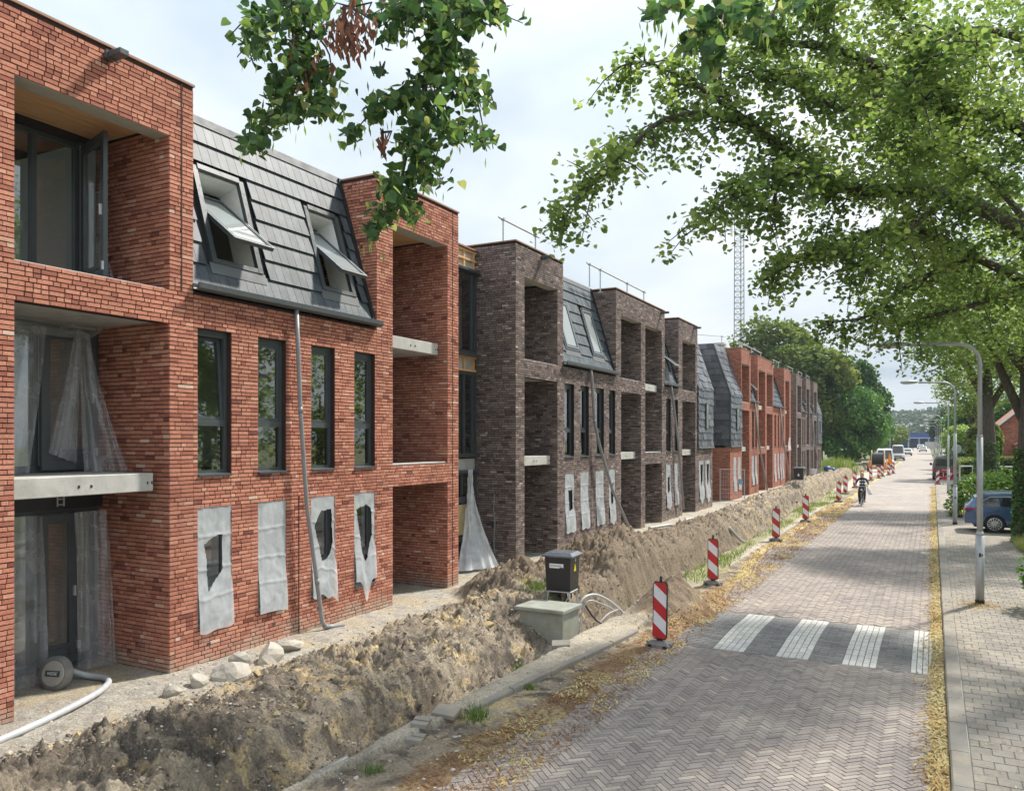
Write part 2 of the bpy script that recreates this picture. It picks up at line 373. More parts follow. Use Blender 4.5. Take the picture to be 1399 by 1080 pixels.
# ================================================================ BRICK WALLS
XF = -9.9                       # the facade plane
COURSE, JOINT = 0.0625, 0.0125
def subtract(iv, cuts):
    for c0, c1 in cuts:
        nv = []
        for a, b in iv:
            if c1 <= a or c0 >= b: nv.append((a, b))
            else:
                if c0 > a: nv.append((a, c0))
                if c1 < b: nv.append((c1, b))
        iv = nv
    return iv
def lay(u0, u1, z0, z1, holes=(), seed=0):
    """courses of stretchers and headers; returns rows (u centre, z centre, length)"""
    rnd = random.Random(int(seed*1000+u0*100+z0*10)); rows = []
    k0 = int(math.ceil(z0/COURSE-1e-6)); k1 = int(math.floor(z1/COURSE+1e-6))
    for k in range(k0, k1):
        zc = (k+0.5)*COURSE
        for a, b in subtract([(u0, u1)], [(h[0], h[1]) for h in holes if h[2] < zc < h[3]]):
            u = a; first = True
            while u < b-0.02:
                ln = 0.21 if rnd.random() < 0.66 else 0.10
                if first: ln = rnd.choice((0.10, 0.155, 0.21)); first = False
                if b-(u+ln) < 0.065: ln = b-u
                rows.append((u+ln/2, zc, ln-JOINT if u+ln < b-0.001 else ln)); u += ln
    return rows
def brick_verts(rows, plane, pos, depth=0.012):
    R = np.array(rows, dtype=np.float64); n = len(R)
    h = (COURSE-JOINT)/2
    hu = R[:, 2]/2; jit = RNG.uniform(-0.002, 0.003, n); dz = RNG.uniform(-0.0018, 0.0018, n); rot = RNG.normal(0, 0.004, n)
    sg = [(-1, -1), (1, -1), (1, 1), (-1, 1)]
    V = np.zeros((n, 8, 3))
    for i in range(8):
        su, sz = sg[i % 4]; fr = i < 4
        u = R[:, 0]+su*(hu-(0.0015 if fr else 0)); z = R[:, 1]+dz+sz*(h-(0.0012 if fr else 0))+su*hu*rot
        d = jit if fr else np.full(n, -depth-0.004)
        if plane == 'x': V[:, i, 0] = pos+d; V[:, i, 1] = u
        else: V[:, i, 1] = pos-d; V[:, i, 0] = u
        V[:, i, 2] = z
    F = np.array([(0, 1, 2, 3), (0, 4, 5, 1), (1, 5, 6, 2), (2, 6, 7, 3), (3, 7, 4, 0)])
    F = (np.arange(n)[:, None, None]*8+F[None]).reshape(-1, 4)
    return V.reshape(-1, 3), F
def tints(n, mean=0.5, sd=0.2): return np.clip(RNG.normal(mean, sd, n), 0, 1)
def brick_mesh_obj(name, parts, mat, parent, kind='stuff'):
    Vs, Fs, Ts, b = [], [], [], 0
    for rows, plane, pos in parts:
        if not rows: continue
        V, F = brick_verts(rows, plane, pos); Vs.append(V); Fs.append(F+b); b += len(V)
        Ts.append(np.repeat(tints(len(rows)), 5))
    return np_obj(name, np.vstack(Vs), np.vstack(Fs), mat, parent, np.concatenate(Ts), kind=kind)
def in_view(x, y, z, margin=0.0):
    d = -CS*x+CC*y
    if d < 0.5: return None
    px = 699.5+FPX*(CC*x+CS*y)/d; py = 599-FPX*(z-3.5)/d
    if px < 4-margin or px > 1395+margin or py < 4-margin or py > 1076+margin: return None
    return d
BRICK_CACHE = {}
def single_bricks(rows, parent, mat, base, count):
    """the nearest bricks in view become parts of their own; returns what is left"""
    sc = []
    for i, (u, z, ln) in enumerate(rows):
        d = in_view(XF, u, z)
        if d is not None and (abs(ln-0.1975) < 1e-6 or abs(ln-0.0875) < 1e-6): sc.append(((ln > 0.15) and d or d+1.2, i))
    sc.sort(); pick = set(i for _, i in sc[:count]); off = wpos(parent)
    for i in sorted(pick):
        u, z, ln = rows[i]; key = (mat.name, round(ln, 3), random.randrange(9))
        if key not in BRICK_CACHE:
            V, F = brick_verts([(0, 0, ln)], 'x', 0)
            o = np_obj('brick', V, F, mat, parent, np.full(5, float(tints(1)[0])), local=True)
            BRICK_CACHE[key] = o.data
        else:
            o = bpy.data.objects.new('brick', BRICK_CACHE[key]); link(o, parent)
        o.location = (XF+random.uniform(-.001, .003)-off.x, u-off.y, z-off.z)
    return [r for i, r in enumerate(rows) if i not in pick]

# ---------------------------------------------------------------- windows, roofs, recesses
def Xr(z): return -9.985-0.30*(z-5.85)      # the mansard plane
SLOPE = math.atan2(1.0, 0.30); TS = Vector((-math.cos(SLOPE), 0, math.sin(SLOPE))); TN = Vector((math.sin(SLOPE), 0, math.cos(SLOPE)))
def RP(y, s, n): return Vector((Xr(5.85), y, 5.85))+TS*s+TN*n
def window(par, ya, yb, z0, z1, ajar=0.0, transom=3.75, x=XF-0.10):
    m = MB(); b = 0.06
    for y in (ya, yb-b): m.box(x-0.07, x, y, y+b, z0, z1)
    m.box(x-0.07, x, ya+b, yb-b, z1-b-0.04, z1); m.box(x-0.07, x, ya+b, yb-b, z0, z0+b)
    if transom:
        m.box(x-0.07, x+0.012, ya+b, yb-b, transom-0.05, transom+0.05)
    fr = m.build('window', M_frame, par)
    s = MB(); s.add([(x-0.02, ya+0.004, z0+0.02), (XF+0.035, ya+0.004, z0-0.005), (XF+0.035, yb-0.004, z0-0.005), (x-0.02, yb-0.004, z0+0.02), (x-0.02, ya+0.004, z0-0.03), (XF+0.035, ya+0.004, z0-0.03), (XF+0.035, yb-0.004, z0-0.03), (x-0.02, yb-0.004, z0-0.03)],
          [(0, 1, 2, 3), (4, 7, 6, 5), (1, 5, 6, 2), (0, 4, 5, 1), (2, 6, 7, 3)]); s.build('sill', M_frame, fr)
    if transom:
        p = MB(); p.add([(x-0.03, ya+b, z0+b), (x-0.03, yb-b, z0+b), (x-0.03, yb-b, transom-0.05), (x-0.03, ya+b, transom-0.05)], [(0, 1, 2, 3)]); p.build('pane', M_glass, fr)
    lo = transom+0.05 if transom else z0+b; hi = z1-b-0.04
    q = MB(); gq = MB(); t = 0.05; a = ajar
    def T(d, y, z): return (x-0.012+d*math.cos(a)-(z-lo)*math.sin(a), y, lo+(z-lo)*math.cos(a)+d*math.sin(a))
    def tb(y0, y1, za, zb):
        c = [T(d, y, z) for z in (za, zb) for y in (y0, y1) for d in (-0.05, 0.0)]
        q.add(c, [(0, 2, 3, 1), (4, 5, 7, 6), (0, 1, 5, 4), (2, 6, 7, 3), (0, 4, 6, 2), (1, 3, 7, 5)])
    y0, y1 = ya+b+0.003, yb-b-0.003
    tb(y0, y0+t, lo+.003, hi-.003); tb(y1-t, y1, lo+.003, hi-.003); tb(y0+t, y1-t, lo+.003, lo+t); tb(y0+t, y1-t, hi-t, hi-.003)
    q.build('sash', M_frame, fr)
    gq.add([T(-0.02, y0+t, lo+t), T(-0.02, y1-t, lo+t), T(-0.02, y1-t, hi-t), T(-0.02, y0+t, hi-t)], [(0, 1, 2, 3)]); gq.build('pane', M_glass, fr)
    return fr
def glazed_front(par, ya, yb, z0, z1, splits, x=-11.5, name='glazed_front', solid=()):
    """frame across the back of a recess; splits = inner mullion positions"""
    m = MB(); b = 0.075; ys = [ya]+list(splits)+[yb]
    m.box(x-0.09, x, ya, yb, z1-b, z1); m.box(x-0.09, x, ya, yb, z0, z0+b+0.03)
    for i, y in enumerate(ys):
        a = y if i == 0 else (y-b if i == len(ys)-1 else y-b/2); m.box(x-0.088, x+0.004, a, a+b, z0+b+0.03, z1-b)
    fr = m.build(name, M_frame, par)
    for i in range(len(ys)-1):
        p = MB(); p.add([(x-0.045, ys[i], z0+b), (x-0.045, ys[i+1], z0+b), (x-0.045, ys[i+1], z1-b), (x-0.045, ys[i], z1-b)], [(0, 1, 2, 3)])
        p.build('pane', M_glass, fr)
    return fr
def door_leaf(par, ya, yb, z0, z1, x=-11.44, name='door'):
    m = MB(); b = 0.13
    m.box(x, x+0.06, ya, ya+b, z0, z1); m.box(x, x+0.06, yb-b, yb, z0, z1); m.box(x, x+0.06, ya+b, yb-b, z1-b, z1)
    m.box(x, x+0.06, ya+b, yb-b, z0, z0+0.12); m.box(x+0.006, x+0.05, ya+b, yb-b, z0+0.125, z0+0.24); m.box(x, x+0.06, ya+b, yb-b, z0+0.245, z0+0.30)
    d = m.build(name, M_frame, par)
    p = MB(); p.add([(x+0.03, ya+b, z0+.3), (x+0.03, yb-b, z0+.3), (x+0.03, yb-b, z1-b), (x+0.03, ya+b, z1-b)], [(0, 1, 2, 3)]); p.build('pane', M_glass, d)
    h = MB(); h.box(x+0.06, x+0.10, yb-0.08, yb-0.05, z0+1.0, z0+1.15); h.box(x+0.06, x+0.09, yb-0.02, yb+0.02, z0+0.2, z0+0.32); h.build('handle', M_galv, d)
    return d
def recess(par, ya, yb, pat, mats, boards=None, generic=True):
    """loggia on three floors; A: slab over the ground floor, brick band above; B: the other way round"""
    Mb, Mt = mats
    def deck(z0, z1, x1=XF-0.26):
        c = MB(); c.box(-11.58, x1, ya+.004, yb+.004, z0, z1); c.build('concrete_deck', M_conc, par)
    def slab(z0, z1):
        s = MB(); s.bbox(-11.5, XF-0.18, ya+.006, yb-0.13, z0, z1, 0.008)
        for yy in (0.42, 0.50): s.bbox(XF-0.18, XF-0.172, ya+(yb-ya)*yy, ya+(yb-ya)*yy+0.03, z0+.10, z0+.14, 0.004, 1)
        for yy in (yb-.17, yb-.24): s.bbox(XF-0.18, XF-0.172, yy, yy+0.025, z0+.10, z0+.14, 0.004, 1)
        s.build('balcony_slab', [M_conc, M_black], par)
    if pat == 'A': slab(2.74, 3.0); deck(5.22, 5.64); zb = 5.64
    else: slab(5.42, 5.68); deck(2.52, 2.92); zb = 2.92
    deck(8.12, 8.30, XF-0.32)
    s = MB(); s.bbox(XF-0.27, XF-0.03, ya+.005, yb-0.02, zb+0.005, zb+0.055, 0.006); s.build('threshold_strip', M_conc, par)
    l = MB(); l.box(XF-0.315, XF-0.022, ya+.004, yb+.004, 7.935, 8.115); l.build('lintel_board', M_lin, par)
    if boards:
        n = 8; wdt = (11.5-10.22)/n
        for k in range(n):
            q = MB(); q.box(-11.5+k*wdt+.003, -11.5+(k+1)*wdt-.003, ya+.01, yb, 8.095+random.uniform(0, .004), 8.118); q.build('ceiling_plank', M_wood, par)
    if generic:
        for z0, z1 in ((0.15, 2.5), (3.02, 5.2), (5.7, 8.1)):
            glazed_front(par, ya+.01, yb, z0, z1, [ya+(yb-ya)*0.55])
def mansard_wall(par, ya, yb, wins, ups, mats, tilt=(), side=True):
    pass
def wall_boxes(m, ya, yb, z0, z1, holes, x0, x1):
    zs = sorted(set([z0, z1]+[h[2] for h in holes]+[h[3] for h in holes]))
    for a, b in zip(zs[:-1], zs[1:]):
        for u, v in subtract([(ya, yb)], [(h[0], h[1]) for h in holes if h[2] < (a+b)/2 < h[3]]): m.box(x0, x1, u, v, a, b)
def tile_verts(wd, ln, tk=0.020, lift=0.042):
    vs = []
    for s, n in ((0, lift), (ln, 0.004)):
        for y, dn in ((0, 0), (wd, -0.0015)):
            for t in (0, tk):
                p = TS*s+TN*(n+t+dn); vs.append((p.x, y+p.y, p.z))
    return vs, [(1, 3, 7, 5), (0, 1, 5, 4), (2, 6, 7, 3), (0, 2, 3, 1)]
TILE_CACHE = {}
def mansard(par, ya, yb, lights, rows=8, wd=0.188, single=True, opened=None, right_flash=True):
    zt, z0 = 8.74, 5.85; Ln = (zt-z0)/TS.z
    m = MB(); m.add([RP(ya, -0.05, -0.02), RP(yb, -0.05, -0.02), RP(yb, Ln, -0.02), RP(ya, Ln, -0.02), RP(ya, -0.05, -0.12), RP(yb, -0.05, -0.12), RP(yb, Ln, -0.12), RP(ya, Ln, -0.12)],
          [(0, 1, 2, 3), (5, 4, 7, 6), (0, 4, 5, 1)]) if not lights else None
    if lights:
        ss = sorted(set([-0.05, Ln]+[l[2] for l in lights]+[l[3] for l in lights]))
        for a, b in zip(ss[:-1], ss[1:]):
            for u, v in subtract([(ya, yb)], [(l[0], l[1]) for l in lights if l[2] < (a+b)/2 < l[3]]):
                c = [RP(y, s, n) for s in (a, b) for y in (u, v) for n in (-0.12, -0.02)]
                m.add(c, [(0, 2, 3, 1), (4, 5, 7, 6), (0, 1, 5, 4), (2, 6, 7, 3), (0, 4, 6, 2), (1, 3, 7, 5)])
    roof = m.build('roof', M_under, par)
    f = MB()
    c = [RP(y, s, n) for s in (Ln-0.02, Ln+0.14) for y in (ya, yb) for n in (-0.02, 0.035)]
    f.add(c, [(0, 2, 3, 1), (4, 5, 7, 6), (0, 1, 5, 4), (2, 6, 7, 3), (0, 4, 6, 2), (1, 3, 7, 5)]); f.build('ridge_flashing', M_lead, roof)
    if right_flash:
        f = MB(); c = [RP(y, s, n) for s in (-0.05, Ln+.1) for y in (yb-0.075, yb-0.004) for n in (-0.02, 0.075)]
        f.add(c, [(0, 2, 3, 1), (4, 5, 7, 6), (0, 1, 5, 4), (2, 6, 7, 3), (0, 4, 6, 2), (1, 3, 7, 5)]); f.build('verge_flashing', M_under, roof)
    rl = Ln/rows; ncol = int((yb-ya-0.09)/wd); w2 = (yb-ya-0.09)/ncol
    Vs, Fs, Ts, b = [], [], [], 0
    off = wpos(roof)
    for r in range(rows):
        for cidx in range(ncol):
            y = ya+0.012+cidx*w2; s = r*rl
            if any(l[0]-0.13 < y+w2/2 < l[1]+0.13 and l[2]-0.16 < s+rl/2 < l[3]+0.12 for l in lights): continue
            if single:
                key = (round(w2, 3), random.randrange(7))
                if key not in TILE_CACHE:
                    vs, fs = tile_verts(w2-0.005, rl+0.03); o = np_obj('roof_tile', vs, fs, M_tile, roof, np.full(4, random.random()), local=True); TILE_CACHE[key] = o.data
                else: o = bpy.data.objects.new('roof_tile', TILE_CACHE[key]); link(o, roof)
                p = RP(y, s, -0.012); o.location = (p.x-off.x, p.y-off.y, p.z-off.z)
            else:
                vs, fs = tile_verts(w2-0.005, rl+0.03); p = RP(y, s, -0.012)
                Vs.append(np.array(vs)+np.array(p)); Fs.append(np.array(fs)+b); b += 8; Ts.append(np.full(4, random.random()))
    if Vs: np_obj('roof_tile', np.vstack(Vs), np.vstack(Fs), M_tile, roof, np.concatenate(Ts), kind='stuff')
    # gutter
    gq = MB(); pr = [(-0.02, 0.0), (-0.02, -0.075), (0.02, -0.10), (0.09, -0.10), (0.125, -0.07), (0.125, 0.01), (0.105, 0.01), (0.105, -0.06), (0.08, -0.085), (0.02, -0.085), (0.0, -0.06), (0.0, 0.0)]
    gq.loft([[(XF+0.035+a, y, 5.845+h) for a, h in pr] for y in (ya-0.03, yb+0.02)]); gq.build('gutter', M_frame, par)
    for i, l in enumerate(lights): skylight(par, l, (opened or {}).get(i, 0.0))
    return roof
def slope_box(m, y0, y1, s0, s1, n0, n1, mi=0, piv=None, ang=0.0):
    c = []
    for s in (s0, s1):
        for y in (y0, y1):
            for n in (n0, n1):
                if piv is not None:
                    ds, dn = s-piv[0], n-piv[1]
                    s2 = piv[0]+ds*math.cos(ang)+dn*math.sin(ang); n2 = piv[1]-ds*math.sin(ang)+dn*math.cos(ang)
                else: s2, n2 = s, n
                c.append(RP(y, s2, n2))
    m.add(c, [(0, 2, 3, 1), (4, 5, 7, 6), (0, 1, 5, 4), (2, 6, 7, 3), (0, 4, 6, 2), (1, 3, 7, 5)], mi)
def skylight(par, l, ang):
    y0, y1, s0, s1 = l; m = MB(); t = 0.06
    for a, b in ((y0-0.07, y0+t-.03), (y1-t+.03, y1+0.07)): slope_box(m, a, b, s0-0.05, s1+0.05, -0.02, 0.055)
    slope_box(m, y0+t-.03, y1-t+.03, s1, s1+0.09, -0.02, 0.07); slope_box(m, y0+t-.03, y1-t+.03, s0-0.05, s0+0.03, -0.02, 0.05)
    fr = m.build('roof_window', M_frame, par)
    f = MB(); slope_box(f, y0-0.12, y1+0.12, s0-0.24, s0-0.05, 0.02, 0.034); f.build('apron_flashing', M_lead, fr)
    r = MB()       # pale lining of the opening
    for a, b in ((y0-0.02, y0+0.03), (y1-0.03, y1+0.02)): slope_box(r, a, b, s0+.03, s1, -0.45, -0.02)
    slope_box(r, y0+.03, y1-.03, s1-0.04, s1, -0.45, -0.02); slope_box(r, y0+.03, y1-.03, s0+.03, s0+0.06, -0.45, -0.02)
    r.build('lining', M_white, fr)
    sm = (s0+s1)/2; pv = (sm, 0.03); q = MB(); a0, a1 = y0+0.045, y1-0.045; b0, b1 = s0+0.04, s1-0.02; bw = 0.07
    for y in (a0, a1-bw): slope_box(q, y, y+bw, b0, b1, 0.0, 0.065, 0, pv, ang)
    for s in (b0, b1-bw): slope_box(q, a0+bw, a1-bw, s, s+bw, 0.0, 0.065, 0, pv, ang)
    q.build('sash', M_frame, fr)
    e = MB()
    for y in (a0-.004, a1-.012): slope_box(e, y, y+0.016, b0, b1, 0.063, 0.072, 0, pv, ang)
    for s in (b0-.004, b1-.012): slope_box(e, a0, a1, s, s+0.016, 0.063, 0.072, 0, pv, ang)
    e.build('cover_strip', M_galv, fr)
    p = MB(); slope_box(p, a0+bw, a1-bw, b0+bw, b1-bw, 0.025, 0.05, 0, pv, ang); p.build('pane', M_skyglass, fr)
    return fr
g = NG('roof_window_glass')
M_skyglass = g.fin((0.30, 0.33, 0.33), 0.06, spec=0.9)
def slates(par, ya, yb, ret=None, rx=(-13.0, XF), ztop=8.80, seed=3):
    """slate-hung end: upright to 6 m, then leaning back; ret = y of a slate-hung return wall"""
    rnd = random.Random(seed)
    def PX(z): return XF+0.03 if z <= 6.0 else XF+0.03-0.34*(z-6.0)
    m = MB(); zz = [3.1, 6.0, ztop]
    m.loft([[(PX(z)-0.06, ya, z), (PX(z)-0.06, yb, z), (-13, yb, z), (-13, ya, z)] for z in zz], 0)
    body = m.build('slate_wall', M_under, par)
    n = max(4, int((yb-ya)/0.55)); wd = (yb-ya)/n; off = 0
    z = 3.12; k = 0
    def put(c, name='slate'):
        q = [tuple(v) for v in c]
        np_obj(name, q, [(0, 1, 2, 3), (4, 0, 3, 7), (0, 4, 5, 1), (1, 5, 6, 2)], M_slate, body, np.full(4, rnd.random()))
    while z < ztop-0.1:
        h = min(0.345, ztop-z); z2 = z+h
        if z < 6.0 < z2: z2 = 6.0+0.0001
        o = (k % 2)*wd/2
        cuts = [ya]+[ya+o+i*wd for i in range(0 if o else 1, n)]+[yb]
        for a, b in zip(cuts[:-1], cuts[1:]):
            jl = rnd.uniform(0, .03); st = rnd.choice((0, 0, -0.05)); lo = 0.03+jl
            xa, xb = PX(z+st if z+st > 3.1 else z)+lo, PX(z2)+0.004
            za, zb = max(3.1, z+st), z2+0.03
            put([(xa, a+.006, za), (xa, b-.006, za), (xb, b-.006, zb), (xb, a+.006, zb), (xa-.025, a+.006, za), (xa-.025, b-.006, za), (xb-.025, b-.006, zb), (xb-.025, a+.006, zb)])
        z = z2; k += 1
    if ret is not None:
        z = 3.12; k = 0
        while z < ztop-0.1:
            z2 = min(z+0.36, ztop); x = PX(z)-0.06; xs = []
            while x > rx[0]: xs.append(x); x -= 0.75 if k % 2 == 0 or len(xs) > 1 else 0.4
            xs.append(rx[0])
            for j in range(len(xs)-1):
                x1, x0 = xs[j], xs[j+1]; xt = min(x1, PX(z2)-0.06) if j == 0 else x1
                lo = 0.03+rnd.uniform(0, .012)
                put([(x0+.006, ret-lo, z), (x1-.004, ret-lo, z), (xt-.004, ret-.006, z2+.02), (x0+.006, ret-.006, z2+.02), (x0+.006, ret, z), (x1-.004, ret, z), (xt-.004, ret, z2+.02), (x0+.006, ret, z2+.02)])
            z = z2; k += 1
        c = MB()
        for a, b in ((3.1, 6.0), (6.0, ztop)): c.tube([(PX(a)-0.02, ret-0.02, a), (PX(b)-0.02, ret-0.02, b)], 0.05, 6)
        c.build('corner_trim', M_frame, body)
    l = MB(); l.bbox(XF-0.25, XF+0.11, ya-0.02, yb+.02, 3.02, 3.1, 0.01); l.build('ledge', M_lead, par)
    w = MB(); yc = (ya+yb)/2; w.box(XF+.085, XF+.12, yc-0.22, yc+0.22, 3.95, 5.25); fr = w.build('cladding_window', M_frame, par)
    p = MB(); p.box(XF+.12, XF+.126, yc-0.16, yc+0.16, 4.02, 5.18); p.build('pane', M_skyglass, fr)
    return body
def guard_rail(par, pts, h=0.62, z=8.82, name='guard_rail'):
    m = MB(); top = [Vector((x, y, z+h)) for x, y in pts]
    m.tube([top[0]+(top[0]-top[1]).normalized()*0.25]+top+[top[-1]+(top[-1]-top[-2]).normalized()*0.25], 0.028, 6)
    for x, y in pts: m.tube([(x, y, z-0.15), (x, y, z+h+0.04)], 0.024, 6); m.box(x-.05, x+.05, y-.04, y+.04, z+h-.03, z+h+.03)
    return m.build(name, M_galv, par)
def spout(par, y, z=8.66):
    m = MB(); m.bbox(XF-0.01, XF+0.34, y-0.07, y+0.07, z-0.03, z+0.05, 0.008); m.box(XF+.06, XF+.10, y-0.10, y+0.10, z-0.045, z+0.062)
    m.build('rain_spout', M_frame, par)
def coping(par, ya, yb, x0=-11.6, front=True, left=True):
    m = MB(); z0, z1 = 8.812, 8.845
    m.box(XF-0.24, XF+0.018, ya-0.018, yb+0.018, z0, z1); m.box(x0, XF-0.241, ya-0.018, ya+0.2, z0, z1); m.box(x0, XF-0.241, yb-0.2, yb+0.018, z0, z1)
    m.build('coping', M_copper, par)
M_haze = film_mat('hazy_plastic_film', (0.90, 0.92, 0.94), 0.68)
UP = (2.95, 5.19); GR = (0.64, 2.45)
def block(name, label, y0, y1, segs, tex, bmat=None, mort=None, singles=0, left_end=None, group=None, roofend=None, near=False):
    """segs: ('bay', ya, yb, [(o0, o1, pattern)]) | ('mans', ya, yb, [windows], [skylights], opened) | ('slate', ya, yb, [windows], return)"""
    B = thing(name, label, 'building', (XF, y0, 0), 0, group)
    brk = []; front = []; back = XF-0.012 if bmat else XF
    wallm = mort if bmat else tex
    def WB(x0, x1, y0_, y1_, z0, z1, nm='wall', mt=None):
        q = MB(); q.box(x0, x1, y0_, y1_, z0, z1); q.build(nm, mt or wallm, B)
    for sg in segs:
        k, ya, yb = sg[0], sg[1], sg[2]
        if k == 'bay':
            ops = sg[3]; ed = [ya]
            for o in ops: ed += [o[0], o[1]]
            ed.append(yb); holes = []
            for a, b in zip(ed[0::2], ed[1::2]):
                lo = a+(0.012 if bmat else 0)
                WB(-11.6, back, lo, b, -0.3, 8.812, 'pier')
            for o0, o1, pat in ops:
                e = o1+(0.012 if bmat else 0)
                WB(XF-0.3, back, o0, e, 8.115, 8.812, 'lintel'); WB(XF-0.02, back, o0, e, 7.95, 8.115, 'lintel')
                if pat == 'A': WB(XF-0.25, back, o0, e, 5.2, 5.66, 'brick_band'); holes += [(o0, o1, -1, 5.2), (o0, o1, 5.66, 7.95)]
                else: WB(XF-0.25, back, o0, e, 2.5, 2.95, 'brick_band'); holes += [(o0, o1, -1, 2.5), (o0, o1, 2.95, 7.95)]
                recess(B, o0, o1, pat, (bmat, tex), boards=near, generic=not (near and o0 == ops[-1][0] and singles and ya < 5))
                WB(-11.6, XF-0.3, o0, o1, 8.5, 8.8, 'recess_roof')
                if bmat: brk.append((lay(-11.58, XF-0.013, -0.25, 8.1, (), o1), 'y', o1))
            if bmat:
                front += lay(ya, yb, -0.25, 8.812, holes, ya)
                zl = 5.6 if sg[1] != y0 or left_end is None else -0.25
                brk.append((lay(-11.58, XF-0.013, zl, 8.812, (), ya+3), 'y', ya))
            coping(B, ya, yb)
        else:
            zt = 5.72 if k == 'mans' else 3.02
            wins = sg[3]; holes = []
            for a, b in wins:
                holes.append((a, b, GR[0], GR[1]))
                if k == 'mans': holes.append((a, b, UP[0], UP[1]))
            W = MB(); wall_boxes(W, ya, yb, -0.3, zt, holes, XF-0.30, back); W.build('wall', wallm, B)
            if bmat: front += lay(ya, yb, -0.25, zt, holes, ya)
            for i, (a, b) in enumerate(wins):
                window(B, a+.004, b-.004, GR[0], GR[1], transom=1.25)
                if k == 'mans': window(B, a+.004, b-.004, UP[0], UP[1], ajar=0.06 if (near and i == 0) else 0)
            if k == 'mans': mansard(B, ya, yb, sg[4], single=near, opened=sg[5] if len(sg) > 5 else None)
            else: slates(B, ya, yb, sg[4])
            if k == 'slate' and sg[4] is not None:
                WB(-13, XF-0.301, sg[4], sg[4]+0.25, -0.3, 3.0)
    if bmat:
        if singles: front = single_bricks(front, B, bmat, None, singles)
        brick_mesh_obj('brickwork', [(front, 'x', XF)]+brk, bmat, B)
    # shell behind: rooms, floors, flat roof
    r = MB(); r.box(-15.6, -15.5, y0+.02, y1-.02, -0.2, 8.4)
    segy = sorted(set([s[1] for s in segs]+[segs[-1][2]]))
    for y in segy[1:-1]: r.box(-15.5, -11.62, y-0.06, y+0.06, -0.2, 8.4)
    for s in segs:
        if s[0] == 'mans': r.box(-12.9, -12.8, s[1]+.06, s[2]-.06, -0.2, 8.4)
    r.build('room_wall', M_room, B)
    fl = MB()
    for z in (2.70, 5.38): fl.box(-15.5, -11.61, y0+.03, y1-.03, z, z+0.25)
    for s in segs:
        if s[0] == 'mans':
            for z in (2.60, 5.44): fl.box(-11.61, XF-0.31, s[1]+.01, s[2]-.01, z, z+0.25)
    fl.build('floor_slab', M_floor, B)
    rf = MB(); rf.box(-22, -10.98, y0+.01, y1-.01, 8.52, 8.76); rf.build('flat_roof', M_lead, B)
    e = MB(); e.box(-22, -15.7, y0+.01, y0+0.2, -0.2, 8.5); e.box(-22, -15.7, y1-.2, y1-.01, -0.2, 8.5); e.box(-22, -21.8, y0+.2, y1-.2, -0.2, 8.5)
    e.build('rear_wall', tex, B)
    return B
# ---------------------------------------------------------------- the four blocks
lt = lambda ya, yb: (ya, yb, 0.50, 2.10)
red1 = block('red_brick_building', 'nearest red brick apartment block, with two open skylights in its grey tiled roof', 2.63, 16.06,
    [('bay', 2.63, 8.43, [(3.2, 5.27, 'B'), (5.77, 8.0, 'A')]),
     ('mans', 8.43, 12.93, [(8.51, 9.17), (9.74, 10.39), (11.02, 11.66), (12.23, 12.88)], [lt(9.02, 9.96), lt(11.6, 12.44)], {0: 0.62, 1: 0.60}),
     ('bay', 12.93, 16.06, [(13.47, 15.58, 'B')])], M_redtex, M_red, M_mort_r, singles=300, near=True)
drk1 = block('dark_brick_building', 'nearer dark brown brick apartment block, with guard rails on its parapets', 18.98, 40.57,
    [('bay', 18.98, 22.09, [(19.5, 21.67, 'A')]),
     ('mans', 22.09, 26.63, [(22.2, 22.93), (23.44, 24.13), (24.73, 25.48), (25.97, 26.69-.12)], [lt(22.75, 23.75), lt(25.0, 25.85)], {}),
     ('bay', 26.63, 32.43, [(27.16, 29.37, 'A'), (29.88, 32.04, 'B')]),
     ('mans', 32.43, 34.47, [(32.64, 33.31), (33.85, 34.4)], [(33.2, 34.0, 0.5, 2.1)], {0: 0.6}),
     ('bay', 34.47, 37.67, [(35.08, 37.30, 'A')]),
     ('slate', 37.67, 40.57, [(37.98, 38.85), (39.19, 40.05)], None)], M_drktex, M_drk, M_mort_d, left_end=True)
red2 = block('red_brick_building', 'farther red brick apartment block, with slate hung corner and steel fence panel before it', 44.58, 65.81,
    [('slate', 44.58, 47.5, [(45.43, 46.19), (46.63, 47.40)], 44.58),
     ('bay', 47.5, 50.2, [(47.65, 49.8, 'A')]),
     ('mans', 50.2, 52.4, [(50.58, 51.31), (51.6, 52.25)], [(50.9, 51.7, 0.5, 2.1)], {0: 0.5}),
     ('bay', 52.4, 58.05, [(52.74, 55.01, 'B'), (55.54, 57.76, 'A')]),
     ('mans', 58.05, 62.62, [(58.49, 59.24), (59.84, 60.46), (61.0, 61.6), (61.9, 62.5)], [], {}),
     ('bay', 62.62, 65.81, [(63.23, 65.15, 'B')])], M_redtex)
drk2 = block('dark_brick_building', 'farthest dark brick apartment block, before the trees at the end of the row', 68.7, 85.35,
    [('bay', 68.7, 71.84, [(69.34, 71.41, 'A')]),
     ('mans', 71.84, 74.33, [(72.1, 72.8), (73.3, 74.0)], [(72.6, 73.4, 0.4, 1.9)], {0: 0.5}),
     ('bay', 74.33, 77.1, [(74.7, 76.5, 'B')]),
     ('mans', 77.1, 79.4, [(77.3, 78.0), (78.4, 79.1)], [(77.8, 78.6, 0.4, 1.9)], {0: 0.5}),
     ('bay', 79.4, 82.2, [(79.8, 81.6, 'A')]),
     ('slate', 82.2, 85.35, [(82.6, 83.3), (83.9, 84.6)], None)], M_drktex)
